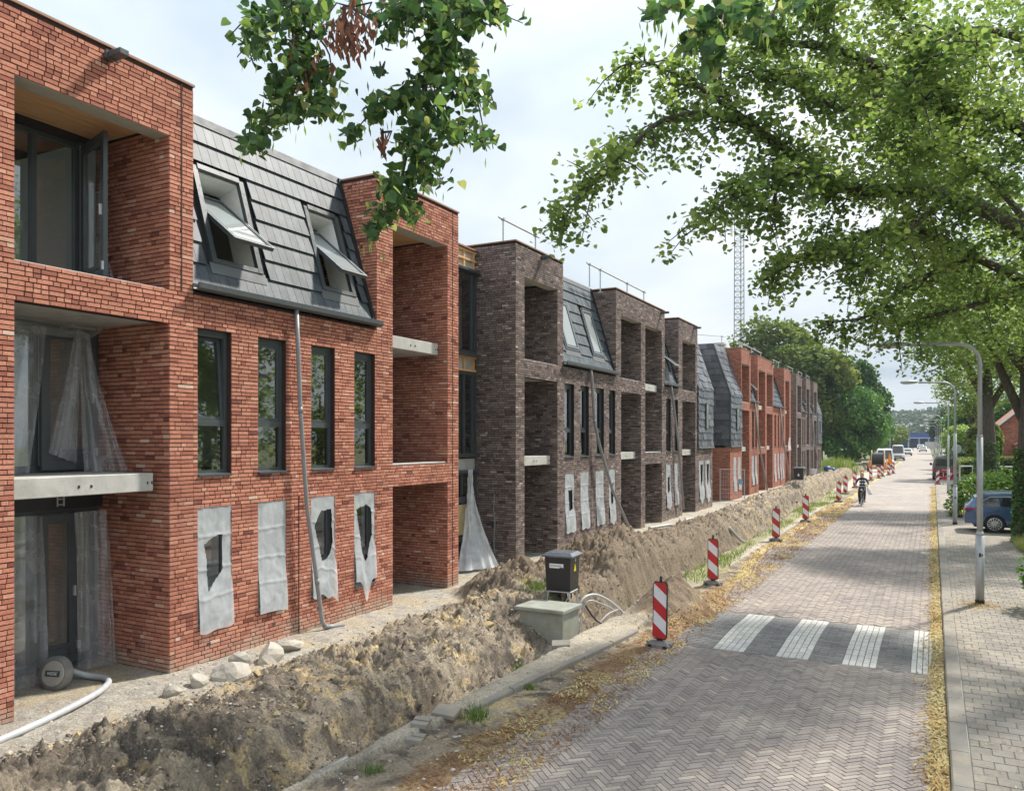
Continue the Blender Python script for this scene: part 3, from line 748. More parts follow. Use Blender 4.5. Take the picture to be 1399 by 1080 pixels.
# details of the near recess: three floors
glazed_front(red1, 5.78, 7.68, 5.70, 7.98, [6.98]); 
m = MB(); m.box(-11.56, -11.44, 5.78, 7.99, 7.985, 8.09); m.build('head_panel', M_black, red1)
d = door_leaf(None, 0, 0.95, 0, 2.2, x=0, name='door'); d['label'] = 'balcony door standing open against the brick'
o3 = wpos(red1); d.parent = red1; KID[red1.name].append(d)
d.location = (-11.44-o3.x, 7.72-o3.y, 5.73-o3.z); d.rotation_euler = (0, 0, math.radians(-106))
glazed_front(red1, 5.78, 7.98, 3.0, 5.18, [7.0, 7.88]); door_leaf(red1, 7.02, 7.86, 3.04, 5.10)
glazed_front(red1, 5.78, 7.98, 0.12, 2.46, [6.95, 7.6]); door_leaf(red1, 6.99, 7.57, 0.16, 2.38)
m = MB(); m.box(-11.60, -11.40, 5.78, 7.985, 2.46, 2.72); m.build('head_panel', M_black, red1)
m = MB()
for dy in (0, .1): m.box(-11.40, -11.385, 7.25+dy, 7.27+dy, 2.5, 2.64)
for dz in (0.02, .1): m.box(-11.40, -11.386, 7.25, 7.37, 2.5+dz, 2.515+dz)
m.build('bracket', M_galv, red1)
# downpipes, expansion joints, spouts, vents
def downpipe(par, pts, r=0.038):
    m = MB(); m.tube(pts, r, 10)
    for i in range(2, len(pts)-2, 2): p = Vector(pts[i]); d_ = (Vector(pts[i+1])-p).normalized()*.05; m.tube([p-d_, p+d_], r*1.12, 10)
    return m.build('downpipe', M_pvc, par, smooth=True)
downpipe(red1, [(-9.82, 10.56, 5.75), (-9.80, 10.58, 5.0), (-9.79, 10.62, 4.0), (-9.76, 10.75, 2.33), (-9.72, 10.97, 0.95), (-9.70, 11.08, 0.22), (-9.68, 11.16, 0.12), (-9.66, 11.28, 0.09), (-9.6, 11.55, 0.08)])
downpipe(drk1, [(-9.83, 24.1, 5.75), (-9.8, 24.13, 5.5), (-9.76, 24.26, 4.07), (-9.73, 24.58, 3.36), (-9.6, 25.5, 1.75), (-9.3, 26.9, -0.05)], 0.05)
downpipe(drk1, [(-9.83, 33.1, 5.75), (-9.8, 33.23, 5.3), (-9.76, 33.89, 3.47), (-9.7, 34.6, 0.4)], 0.05)
downpipe(red2, [(-9.8, 51.0, 5.7), (-9.7, 51.6, 3.4), (-9.4, 53.0, 0.2)], 0.06)
downpipe(red2, [(-9.8, 60.2, 5.7), (-9.7, 61.0, 3.4), (-9.4, 62.4, 0.3)], 0.06)
downpipe(drk2, [(-9.8, 77.6, 5.7), (-9.7, 78.6, 3.0), (-9.4, 80.0, 0.3)], 0.06)
for par, y, a, b, mt in ((red1, 10.70, -.2, 2.5, M_mort_r), (drk1, 24.32, -.2, 3.6, M_mort_d), (red1, 8.215, 5.7, 8.8, M_mort_r), (red1, 15.8, -.2, 8.8, M_mort_r)):
    m = MB(); m.box(XF-0.008, XF+0.0045, y-0.012, y+0.012, a, b); m.build('expansion_joint', mt, par)
for par, y in ((red1, 7.02), (drk1, 20.6), (drk1, 31.9), (drk1, 37.0), (red2, 49.9), (red2, 57.4), (red2, 65.3), (drk2, 71.2)): spout(par, y)
for y, z in ((8.72, 0.33), (10.1, 0.36), (11.2, 0.42)):
    m = MB(); m.box(XF-.003, XF+.006, y-.035, y+.035, z-.025, z+.025, 0); m.box(XF+.006, XF+.009, y-.025, y+.025, z-.004, z+.004, 0); m.build('vent_grille', M_frame, red1)
for par, pts in ((drk1, [(-10.35, 19.1), (-10.35, 21.1)]), (drk1, [(-10.4, 25.4), (-10.4, 26.4), (-10.4, 29.2), (-10.4, 31.2)]), (red2, [(-12.2, 44.9), (-10.9, 46.9)]), (red2, [(-10.6, 50.4), (-10.6, 54.0), (-10.6, 57.2)]),
                 (red2, [(-10.7, 62.9), (-10.7, 65.0)]), (drk2, [(-10.6, 69.0), (-10.6, 71.4)]), (drk2, [(-10.6, 74.8), (-10.6, 76.8)]), (drk2, [(-10.6, 79.8), (-10.6, 81.8)])): guard_rail(par, pts, z=8.85)
m = MB(); m.lathe([(0.30, 8.7), (0.30, 8.95), (0.5, 8.97), (0.5, 9.1), (0.28, 9.12), (0.28, 9.2), (0.46, 9.22), (0.42, 9.36), (0.15, 9.42)], (-11.6, 49.3, 0), 16); m.build('roof_vent', M_conc, red2, smooth=False)
# glazed links between the blocks
lk = thing('glazed_link', 'recessed dark framed glazed link between the red and the dark block', 'building', (-11.1, 17.5, 0))
for z0, z1, spl in ((0.2, 2.62, [17.4, 18.2]), (3.0, 5.30, [17.2, 18.3, 18.75]), (5.78, 8.05, [17.4, 18.72])):
    fr = glazed_front(lk, 16.07, 18.95, z0, z1, spl, x=-11.1, name='window_frame')
m = MB(); m.box(-11.35, -11.05, 16.07, 18.95, 8.62, 8.66); m.build('coping', M_copper, lk)
m = MB(); m.box(-11.3, -11.16, 16.07, 18.95, 8.06, 8.60); m.box(-11.3, -11.16, 16.07, 18.95, 5.32, 5.72); m.box(-11.3, -11.16, 16.07, 18.95, 2.66, 2.96); m.build('insulation_band', M_conc, lk)
for z in (5.32, 5.68, 8.08, 8.32, 8.55): m = MB(); m.box(-11.16, -11.10, 16.07, 18.95, z, z+0.05); m.build('timber_batten', M_wood, lk)
for y in (16.6, 17.5, 18.3, 18.8): 
    m = MB(); m.box(-11.16, -11.11, y, y+0.06, 8.13, 8.55); m.build('timber_batten', M_wood, lk)
    m = MB(); m.box(-11.16, -11.11, y, y+0.07, 5.37, 5.68); m.build('timber_batten', M_wood, lk)
for q_ in ((-10.95, 5.72, 5.78), (-10.98, 8.0, 8.07), (-11.0, 2.6, 2.66)): m = MB(); m.box(-11.1, q_[0], 16.07, 18.95, q_[1], q_[2]); m.build('sill', M_frame, lk)
m = MB(); m.box(-11.09, -11.06, 17.42, 18.42, 0.95, 1.75); m.build('plywood_panel', M_ply, lk)
m = MB(); m.box(-11.10, -11.05, 16.1, 18.9, 1.8, 1.95); m.box(-11.10, -11.05, 16.1, 18.9, 0.78, 0.92); m.build('crossbar', M_frame, lk)
m = MB(); m.box(-14.0, -13.9, 16.1, 18.9, -.2, 8.5); m.build('room_wall', M_room, lk)
m = MB(); m.box(-13.9, -11.31, 16.08, 18.94, 8.45, 8.62); m.box(-13.9, -11.31, 16.08, 18.94, 5.35, 5.6); m.box(-13.9, -11.31, 16.08, 18.94, 2.66, 2.9); m.build('floor_slab', M_floor, lk)
for i, (a, b) in enumerate(((40.6, 44.55), (65.85, 68.68))):
    l2 = thing('link_building', ('set back link wall in the gap between dark block and slate hung corner', 'narrow set back link in the gap before the farthest dark block')[i], 'building', (-11.6, a, 0))
    m = MB(); m.box(-14, -11.6, a, b, -.2, 8.5); m.build('wall', M_drktex, l2)
    glazed_front(l2, a+.3, b-.3, 0.3, 2.6, [(a+b)/2], x=-11.5, name='window_frame')
# wall hung cable on the dark end wall
m = MB(); m.box(-10.56, -10.50, 18.955, 18.975, 1.98, 2.03, 1); m.tube([(-10.53, 18.95, 2.0), (-10.55, 18.93, 1.6), (-10.52, 18.95, 1.2), (-10.55, 18.94, 0.8), (-10.53, 18.95, 0.4)], 0.018, 6); m.box(-10.56, -10.50, 18.93, 18.97, 1.25, 1.31)
m.build('cable_conduit', [M_pvc, M_black], drk1)
# ---------------------------------------------------------------- plastic sheets
def inpoly(x, y, P):
    c = False; j = len(P)-1
    for i in range(len(P)):
        if (P[i][1] > y) != (P[j][1] > y) and x < (P[j][0]-P[i][0])*(y-P[i][1])/(P[j][1]-P[i][1])+P[i][0]: c = not c
        j = i
    return c
def film(label, fn, nu, nv, hole=None, mat=None, wr=0.014, group='plastic sheets hung over the openings', ridge=0.012):
    """fn(u, v) -> point; hole polygon in u, v"""
    V = np.zeros((nv+1, nu+1, 3)); sd = random.uniform(0, 90)
    for j in range(nv+1):
        for i in range(nu+1):
            V[j, i] = fn(i/nu, j/nv)
    U, T = np.meshgrid(np.linspace(0, 1, nu+1), np.linspace(0, 1, nv+1))
    n = fbm(U*3+sd, T*6+sd, 4)-0.5; fold = np.abs(vnoise(U*9+T*2+sd, T*2.5+sd)-0.5)
    edge = np.minimum(1, np.minimum(U, 1-U)*8)
    V[..., 0] += (n*2*wr+fold*ridge*(0.5 if wr < .025 else 2.0))*edge
    for tt in (0.24, 0.5, 0.73): V[..., 0] += ridge*0.8*np.exp(-((T-tt-0.03*(n))/0.012)**2)
    F = []
    for j in range(nv):
        for i in range(nu):
            if hole and inpoly((i+.5)/nu, (j+.5)/nv, hole): continue
            a = j*(nu+1)+i; F.append((a, a+1, a+nu+2, a+nu+1))
    o = np_obj('plastic_sheet', V.reshape(-1, 3), F, mat or M_film, None, smooth=True)
    return props(o, label, 'plastic sheet', group)
def wfilm(label, ya, yb, zt, zb, hole=None, bot=lambda u: 0.0, side=lambda v: 0.0, x=XF-0.012):
    def fn(u, v):
        z = zt+(zb-bot(u)-zt)*v; out = 0.056*sstep(0.45, 0.945, v)**1.3
        return (x+out, ya+.01+(yb-ya-.02)*u+side(v)*(u-0.5), z)
    return film(label, fn, 44, 92, hole)
wfilm('white film over the first ground floor window from the left, with a cut out opening', 8.51, 9.2, 2.46, 0.62, [(.18, .30), (.45, .25), (.70, .235), (.71, .53), (.28, .68), (.24, .42)], lambda u: 0.10+0.02*math.sin(u*9)-0.12*max(0, u-.6))
wfilm('unbroken white film over the second ground floor window of the near red block', 9.74, 10.40, 2.44, 0.66, None, lambda u: 0.07+0.08*(u-0.3)**2)
wfilm('white film behind the leaning grey downpipe, with a curved cut out', 11.02, 11.72, 2.44, 0.70, [(.12, .28), (.4, .14), (.8, .13), (.85, .45), (.72, .58), (.4, .66), (.3, .5)], lambda u: 0.07+0.14*max(0, u-0.45)*2+0.03*math.sin(u*14))
wfilm('white film with a torn tail, over the ground floor window left of the brick recess', 12.23, 12.9, 2.47, 0.72, [(.1, .2), (.55, .12), (.8, .2), (.85, .5), (.6, .65), (.35, .6)], lambda u: 0.42*math.exp(-((u-0.5)/0.16)**2))
WD = [('narrow white film with a round cut out, first on the dark block', 22.25, 23.0, [(.35, .3), (.75, .28), (.8, .6), (.4, .65)], 0.0), ('unbroken white film, second on the dark block', 23.46, 24.16, None, 0.0),
      ('unbroken white film behind the lower end of the slanted pipe on the dark block', 24.75, 25.5, None, 0.0), ('white film with a cut out, beside the slanted pipe on the dark block', 25.97, 26.57, [(.3, .3), (.75, .25), (.7, .6), (.35, .65)], .1),
      ('white film with a cut out, left of the second slanted pipe', 32.66, 33.35, [(.3, .3), (.75, .28), (.75, .6), (.35, .65)], 0.1), ('white film partly behind the second slanted pipe', 33.86, 34.45, None, 0.0),
      ('white film with a torn foot, left one below the pale slate cladding', 37.98, 38.87, [(.3, .1), (.8, .1), (.75, .5), (.4, .6)], .25), ('white film with a torn foot, right one below the pale slate cladding', 39.19, 40.08, [(.3, .1), (.8, .1), (.75, .5), (.4, .6)], .25)]
for lb, a, b, h, bt in WD: wfilm(lb, a, b, 2.44, 0.66, h, lambda u, bt=bt: .05+.02*math.sin(u*11+bt*9)+bt*math.exp(-((u-0.5)/0.25)**2))
RD = ['left white film below the slate hung corner of the far red block', 'right white film below the slate hung corner of the far red block', 'white film left of the far leaning pipe on the far red block', 'white film right of the far leaning pipe on the far red block',
      'first of four white films in a row on the far red block', 'second of four white films in a row on the far red block', 'third of four white films in a row on the far red block', 'last of four white films in a row on the far red block']
for lb, (a, b) in zip(RD, ((45.43, 46.19), (46.63, 47.4), (50.58, 51.31), (51.6, 52.25), (58.49, 59.24), (59.84, 60.46), (61.0, 61.6), (61.9, 62.5))): wfilm(lb, a, b, 2.45, 0.45+random.random()*.2)
def lerp(a, b, t): return a+(b-a)*t
def drape(label, top, bot, mat=None, nu=30, nv=50, wr=0.03, curve=1.0, ridge=0.05, hole=None):
    """top, bot = pairs of end points"""
    def fn(u, v):
        a = Vector(top[0]).lerp(Vector(top[1]), u); b = Vector(bot[0]).lerp(Vector(bot[1]), u)
        p = a.lerp(b, v); w = v**curve; p.y = lerp(a.y, b.y, w); p.x = lerp(a.x, b.x, w)
        p.x += ridge*math.sin(u*23+v*2.0)*(0.4+0.6*v)*0.6; p.y += 0.012*math.sin(u*31+v*5)
        return p
    return film(label, fn, nu, nv, hole, mat or M_clear, wr, ridge=0.02)
drape('clear film hanging in the first floor recess, left of the dark door', ((-11.30, 5.78, 5.18), (-11.30, 7.05, 5.1)), ((-11.15, 5.78, 3.02), (-11.2, 6.75, 3.02)))
drape('clear film gathered and spreading right of the dark first floor door', ((-11.30, 7.50, 5.12), (-11.25, 7.68, 5.08)), ((-11.2, 7.55, 3.01), (-10.75, 8.0-.02, 3.01)), curve=1.4)
drape('thin clear film slung across the first floor door head', ((-11.28, 5.9, 5.2), (-11.26, 7.95, 5.2)), ((-11.3, 6.4, 4.98), (-11.28, 7.7, 5.0)), nv=10)
drape('clear film trailing over the glass of the first floor door', ((-11.30, 7.46, 5.0), (-11.30, 7.56, 5.0)), ((-11.28, 7.05, 3.3), (-11.28, 7.50, 3.12)))
drape('heavy clear film on the ground floor, left of the narrow door', ((-11.30, 5.78, 2.46), (-11.28, 6.98, 2.40)), ((-11.05, 5.78, 0.05), (-11.1, 6.98, 0.06)), ridge=0.09)
drape('heavy clear film on the ground floor, right of the narrow door', ((-11.28, 7.45, 2.40), (-11.2, 7.94, 2.42)), ((-11.15, 7.40, 0.08), (-10.95, 7.92, 0.10)), ridge=0.08)
drape('clear film lying at the corner of the top floor recess', ((-11.3, 7.80, 6.6), (-11.28, 7.86, 6.6)), ((-11.2, 7.70, 5.72), (-10.95, 7.96, 5.72)), nu=14, nv=20)
drape('long clear film hanging from the glazed link and bunched on the soil', ((-10.98, 18.3, 2.68), (-10.94, 18.42, 2.68)), ((-10.75, 17.3, 0.12), (-10.0, 18.3, 0.15)), mat=M_haze, curve=1.7, ridge=0.07, wr=0.11)
wfilm('small white rag on the balcony at the right end of the far red block', 63.6, 65.0, 3.6, 2.6, [(0, 0), (.5, 0), (0, .9)], x=XF+0.1)
# ================================================================ GROUND
def road_dx(y): return -0.00016*np.maximum(0, y-60)**1.7*0.6      # the far street bends slightly left
def hump(y):
    t = np.clip((y-13.36)/2.98, 0, 1); a = 0.035*np.sin(PI*t)**2
    t2 = np.clip((y-66.0)/4.0, 0, 1); return a+0.12*np.sin(PI*t2)**2
g = NG('meadow_ground'); p = g.pos()
g.bump(g.noise(p, 3, 6), 0.5, 0.05)
M_ground = g.fin(g.ramp(g.noise(p, 0.25, 6, 0.6), [(0.3, (0.06, 0.085, 0.025)), (0.6, (0.12, 0.13, 0.05)), (0.75, (0.2, 0.17, 0.09))]), 0.95)
for nm, x0, x1, y0, y1, z in (('ground', -320, -11.6, -60, 920, -.04), ('ground', -11.6, -4.4, -60, 3.1, -.04), ('ground', -11.6, -4.4, 134, 920, -.04), ('ground', 4.15, 320, -60, 920, .05),
                              ('ground', .3, 4.15, 105, 920, -.04), ('ground', .3, 4.15, -60, -4, -.04), ('ground', -4.4, .3, -60, 920, -.30)):
    m = MB(); m.add([(x0, y0, z), (x1, y0, z), (x1, y1, z), (x0, y1, z)], [(0, 1, 2, 3)]); m.build(nm, M_ground, None, kind='structure')
# ---- street
PAV = [(0.0, (0.22, 0.195, 0.182)), (0.3, (0.30, 0.268, 0.248)), (0.6, (0.365, 0.328, 0.30)), (0.85, (0.43, 0.385, 0.335)), (1.0, (0.52, 0.465, 0.375))]
g = NG('clay_paver'); p = g.pos()
c = g.mix(1.0, g.ramp(g.attr('tint'), PAV), (.9, .885, .88), 'MULTIPLY'); c = g.mix(g.ramp(g.noise(p, .9, 6, .7, .5), [(.5, (0, 0, 0)), (.7, (.45,)*3)]), c, (.21, .185, .165))
c = g.mix(0.3, c, g.ramp(g.noise(p, 30, 5, 0.65), [(0.3, (0.3,)*3), (0.7, (0.75,)*3)]), 'OVERLAY')
c = g.mix(1.0, c, g.ramp(g.noise(p, 0.55, 6, 0.62), [(0.3, (0.82, 0.82, 0.85)), (0.7, (1.15, 1.12, 1.08))]), 'MULTIPLY')
c = g.mix(g.ramp(g.noise(g.scale(p, (1.3, 0.8, 1)), 1.1, 7, 0.7), [(0.56, (0, 0, 0)), (0.74, (0.5,)*3)]), c, (0.47, 0.42, 0.34))
g.bump(g.noise(p, 60, 4), 0.35, 0.004); M_pav = g.fin(c, 0.85, spec=0.25)
g = NG('road_joint'); p = g.pos()
M_joint = g.fin(g.ramp(g.noise(p, 5, 6), [(0.3, (0.12, 0.105, 0.092)), (0.7, (0.27, 0.24, 0.20))]), 0.95)
g = NG('far_clay_paving'); p = g.pos()
s_ = g.node('ShaderNodeSeparateXYZ'); g.l.new(p, s_.inputs[0]); cb = g.node('ShaderNodeCombineXYZ')
g.l.new(g.math('ADD', s_.outputs[0], s_.outputs[1]), cb.inputs[0]); g.l.new(g.math('SUBTRACT', s_.outputs[1], s_.outputs[0]), cb.inputs[1])
b_ = g.node('ShaderNodeTexBrick'); g.l.new(cb.outputs[0], b_.inputs['Vector'])
for k, v in (('Scale', 1.0), ('Brick Width', 0.30), ('Row Height', 0.15), ('Mortar Size', 0.006)): b_.inputs[k].default_value = v
b_.inputs['Color1'].default_value = (0.29, 0.26, 0.24, 1); b_.inputs['Color2'].default_value = (0.37, 0.335, 0.305, 1); b_.inputs['Mortar'].default_value = (0.20, 0.17, 0.155, 1)
c = g.mix(1.0, b_.outputs['Color'], g.ramp(g.noise(p, 0.5, 7, 0.65), [(0.3, (0.84, 0.84, 0.87)), (0.7, (1.16, 1.13, 1.08))]), 'MULTIPLY')
c = g.mix(g.ramp(g.noise(g.scale(p, (1.0, 0.25, 1)), 0.9, 7, 0.7), [(0.5, (0, 0, 0)), (0.74, (0.5,)*3)]), c, (0.39, 0.355, 0.32))
M_pavfar = g.fin(c, 0.88, spec=0.2)
RX0, RX1, YJ = -4.95, 0.20, 42.0
def sheet(name, xs, ys, zf, mat, kind='structure', parent=None, dx=None, smooth=True):
    X, Y = np.meshgrid(xs, ys); XX = X+(dx(Y) if dx else 0)
    V = np.stack([XX, Y, zf(X, Y)], -1).reshape(-1, 3); n, k = len(xs), len(ys)
    i = np.arange((k-1)*(n-1)); a = (i//(n-1))*n+i % (n-1)
    return np_obj(name, V, np.stack([a, a+1, a+n+1, a+n], -1), mat, parent, smooth=smooth, kind=kind)
ys = np.concatenate([np.arange(-8, 44, 0.3), np.geomspace(44, 345, 60)])
def rz(X, Y): return np.where(Y < YJ-0.2, -0.008, 0.0)+hump(Y)
road = sheet('road', np.linspace(RX0, RX1, 8), ys, rz, [M_joint, M_pavfar], dx=road_dx)
mi = np.zeros(len(road.data.polygons), dtype=np.int32); cen = np.zeros(len(mi)*3, dtype=np.float32); road.data.polygons.foreach_get('center', cen)
mi[cen[1::3] > YJ-0.25] = 1; road.data.polygons.foreach_set('material_index', mi)
# herringbone pavers, laid at 45 degrees
def pav_box(cx, cy, a, ln, wd, z, tilt=(0, 0), h=0.03, bev=0.004):
    ca, sa = math.cos(a), math.sin(a); vs = []
    for top in (0, 1):
        i = bev if top else 0
        for su, sv in ((-1, -1), (1, -1), (1, 1), (-1, 1)):
            u, v = su*(ln/2-i), sv*(wd/2-i)
            vs.append((cx+u*ca-v*sa, cy+u*sa+v*ca, z+(0 if top else -h if h else 0)+(u*tilt[0]+v*tilt[1] if top else 0)))
    return vs
PF = [(4, 5, 6, 7), (0, 1, 5, 4), (1, 2, 6, 5), (2, 3, 7, 6), (3, 0, 4, 7)]
pav = []
R45 = math.radians(45); Wp, NB = 0.0705, 3
Lp = Wp*NB; rr_, qq_ = np.meshgrid(np.arange(-460, 461), np.arange(-160, 161))
base_ = (rr_+2*NB*qq_).ravel().astype(float); rv_ = rr_.ravel().astype(float)
uu = np.concatenate([base_+NB/2, base_+NB+.5])*Wp; vv = np.concatenate([rv_+.5, rv_+1-NB/2])*Wp; aa = np.concatenate([np.zeros(len(rv_)), np.full(len(rv_), PI/2)])
px_ = (uu-vv)*math.cos(R45)-2.0; py_ = (uu+vv)*math.sin(R45)+22.0; k_ = (px_ > RX0) & (px_ < .10) & (py_ > 4.6) & (py_ < YJ)
pav = list(zip(px_[k_].tolist(), py_[k_].tolist(), (aa[k_]+R45).tolist()))
zeb0, zeb1 = 13.36, 16.34
pav = [q for q in pav if not (zeb0-0.05 < q[1] < zeb1+0.05)]
def in_frame(x, y, z=0.0): return in_view(x, y, z)
pd = sorted([(in_frame(x, y) or 999, i) for i, (x, y, a) in enumerate(pav)]); near_p = set(i for d_, i in pd if d_ < 900 and pav[i][0] > -4.15); 
near_p = set([i for d_, i in pd if i in near_p][:300])
PVC = {}
Vs, Ts = [], []
for i, (x, y, a) in enumerate(pav):
    z = float(hump(np.array(y)))+random.uniform(-0.003, 0.003); tl = (random.uniform(-.006, .006), random.uniform(-.009, .009))
    if i in near_p:
        key = random.randrange(14)
        if key not in PVC:
            o = np_obj('paver', pav_box(0, 0, 0, Lp-.005, Wp-.0055, 0, tl, bev=.003), PF, M_pav, road, np.full(5, float(tints(1, .45, .15)[0])), local=True); PVC[key] = o.data
        else: o = bpy.data.objects.new('paver', PVC[key]); link(o, road)
        o.location = (x, y, z); o.rotation_euler = (0, 0, a)
    else: Vs += pav_box(x, y, a, Lp-.005, Wp-.0055, z, tl, bev=.003); Ts += [float(tints(1, .45, .15)[0])]*5
n = len(Vs)//8
np_obj('paver', Vs, (np.arange(n)[:, None, None]*8+np.array(PF)[None]).reshape(-1, 4), M_pav, road, Ts, kind='stuff')
# the raised crossing: dark blocks with white block stripes
M_zd = brick_mat('dark_block', [(0, (0.155, 0.15, 0.15)), (0.5, (0.20, 0.195, 0.192)), (1, (0.25, 0.243, 0.235))]); M_zw = brick_mat('white_block', [(0, (0.44, 0.43, 0.405)), (0.6, (0.52, 0.51, 0.485)), (1, (0.58, 0.57, 0.545))])
stripes = [(-3.26, -2.75), (-2.25, -1.75), (-1.26, -0.77), (-0.30, 0.10)]
Vd, Td = [], []; bw = 0.084
def strip_edges(): 
    e = [-3.95]
    for a, b in stripes: e += [a, b]
    return e
ed = strip_edges()
for a, b in zip(ed[0::2], [s[0] for s in stripes]):
    ncol = max(1, round((b-a)/0.2)); w_ = (b-a)/ncol
    for r in range(int((zeb1-zeb0)/0.1)):
        off = 0.1 if r % 2 else 0.0; y = zeb0+0.05+r*0.1
        us = [a]+[a+off+k*w_ for k in range(0 if off else 1, ncol+1) if a+.03 < a+off+k*w_ < b-.03]+[b]
        for u, v in zip(us[:-1], us[1:]):
            Vd += pav_box((u+v)/2, y, 0, v-u-.005, 0.095, float(hump(np.array(y)))+random.uniform(-.0015, .0015), (0, random.uniform(-.01, .01))); Td += [float(tints(1)[0])]*5
n = len(Vd)//8
zb = thing('zebra_crossing', 'raised zebra crossing of dark blocks with four white block stripes across the street', 'crossing', (-1.9, 14.85, 0))
np_obj('dark_block', Vd, (np.arange(n)[:, None, None]*8+np.array(PF)[None]).reshape(-1, 4), M_zd, zb, Td, kind='stuff')
ob = wpos(zb); cnt = 0
for a, b in stripes:
    for k in range(5):
        x = a+(k+.5)*(b-a)/5; y = zeb0+.005; 
        while y < zeb1-.06:
            ln = min(random.choice((0.20, 0.3, 0.3)), zeb1-y)
            if zeb1-(y+ln) < .08: ln = zeb1-y
            yc = y+ln/2; sl = float(hump(np.array(yc+.05))-hump(np.array(yc-.05)))/.1
            o = np_obj('white_block', pav_box(0, 0, PI/2, ln-.006, (b-a)/5-.007, 0, (sl, 0)), PF, M_zw, zb, np.full(5, float(tints(1)[0])), local=True)
            o.location = (x-ob.x, yc-ob.y, float(hump(np.array(yc)))+.002); y += ln
# gutter joint between road and kerb
g = NG('kerb_concrete'); p = g.pos()
c = g.ramp(g.noise(p, 1.5, 6, 0.65), [(0.3, (0.19, 0.175, 0.155)), (0.7, (0.29, 0.27, 0.24))]); c = g.mix(g.ramp(g.noise(p, 2.6, 7, .72), [(.5, (0, 0, 0)), (.66, (.7,)*3)]), c, (.36, .30, .21)); g.bump(g.noise(p, 50, 4), 0.4, 0.005)
M_kerb = g.fin(c, 0.9, spec=0.2)
SWZ = 0.085
kb = thing('kerb', 'grey concrete kerb between the street and the right hand pavement', 'kerb', (0.3, 5, 0)); kb['kind'] = 'structure'; del kb['label']; del kb['category']
ok = wpos(kb); y = 4.0; kmesh = {}
while y < 100:
    key = random.randrange(5) if y < 60 else 9
    if key not in kmesh:
        mm = MB(); ln = 1.0 if key != 9 else 8.0
        mm.loft([[(x_, yy, z_) for x_, z_ in ((0.155, -0.12), (0.355, -0.12), (0.355, SWZ+.004), (0.18, SWZ+.004), (0.163, SWZ-.016))] for yy in (0.004, ln-.004)])
        o = mm.build('kerb_stone', M_kerb, None); o.parent = kb; KID.setdefault(kb.name, []).append(o); kmesh[key] = o.data
    else: o = bpy.data.objects.new('kerb_stone', kmesh[key]); link(o, kb)
    o.location = (random.uniform(-.004, .004)-ok.x, y-ok.y, random.uniform(-.004, .004)-ok.z); y += 1.0 if key != 9 else 8.0
# ---- right hand pavement
g = NG('pavement_tile'); p = g.pos()
c = g.ramp(g.attr('tint'), [(0, (0.20, 0.185, 0.166)), (0.5, (0.232, 0.214, 0.193)), (1, (0.272, 0.25, 0.223))])
c = g.mix(0.3, c, g.ramp(g.noise(p, 22, 5, 0.65), [(0.3, (0.3,)*3), (0.7, (0.75,)*3)]), 'OVERLAY')
c = g.mix(1.0, c, g.ramp(g.noise(p, 0.8, 6, 0.62), [(0.3, (0.8, 0.8, 0.8)), (0.7, (1.16, 1.14, 1.1))]), 'MULTIPLY')
c = g.mix(g.ramp(g.noise(g.scale(p, (1, .7, 1)), 1.3, 7, .72), [(.5, (0, 0, 0)), (.68, (.75,)*3)]), c, (.40, .345, .265)); c = g.mix(g.ramp(g.noise(p, 2.1, 6, .7, .3), [(.6, (0, 0, 0)), (.72, (.6,)*3)]), c, (.24, .17, .115))
g.bump(g.noise(p, 60, 4), 0.35, 0.004); M_pt = g.fin(c, 0.88, spec=0.2)
g = NG('pavement_far'); p = g.pos(); b_ = g.node('ShaderNodeTexBrick'); g.l.new(p, b_.inputs['Vector'])
for k, v in (('Scale', 1.0), ('Brick Width', 0.21), ('Row Height', 0.21), ('Mortar Size', 0.006)): b_.inputs[k].default_value = v
b_.inputs['Color1'].default_value = (0.26, 0.235, 0.21, 1); b_.inputs['Color2'].default_value = (0.34, 0.31, 0.275, 1); b_.inputs['Mortar'].default_value = (0.16, 0.145, 0.125, 1)
M_ptfar = g.fin(g.mix(1.0, b_.outputs['Color'], g.ramp(g.noise(p, 0.7, 6, 0.65), [(0.3, (0.8,)*3), (0.7, (1.18, 1.15, 1.1))]), 'MULTIPLY'), 0.9, spec=0.2)
M_pjoint = simple('pavement_joint', (.20, .185, .165), .95, var=.2, obj=False)
sw = sheet('pavement', np.array([0.357, 1.5, 2.6, 4.2]), np.concatenate([[-4, 30.0], [30.01], np.arange(34, 110, 4)]), lambda X, Y: np.where(Y < 30.005, SWZ-.009, SWZ)+0*X, [M_pjoint, M_ptfar], dx=None)
mi = np.zeros(len(sw.data.polygons), dtype=np.int32); cen = np.zeros(len(mi)*3, dtype=np.float32); sw.data.polygons.foreach_get('center', cen); mi[cen[1::3] > 30] = 1
sw.data.polygons.foreach_set('material_index', mi)
tl = []; r = 0; y = 5.0
while y < 30:
    x = 0.36+(0.1 if r % 2 else 0)
    if r % 2: tl.append((0.41, y+.1, 0.1))
    while x < 4.0: tl.append((x+.105, y+.1, 0.21)); x += 0.21
    y += 0.21; r += 1
cand = sorted([(d_, i) for i, (x, y, w_) in enumerate(tl) for d_ in [in_frame(x, y)] if d_ and w_ > .2])[:300]; nt_ = set(i for _, i in cand); PT = {}; Vs, Ts = [], []
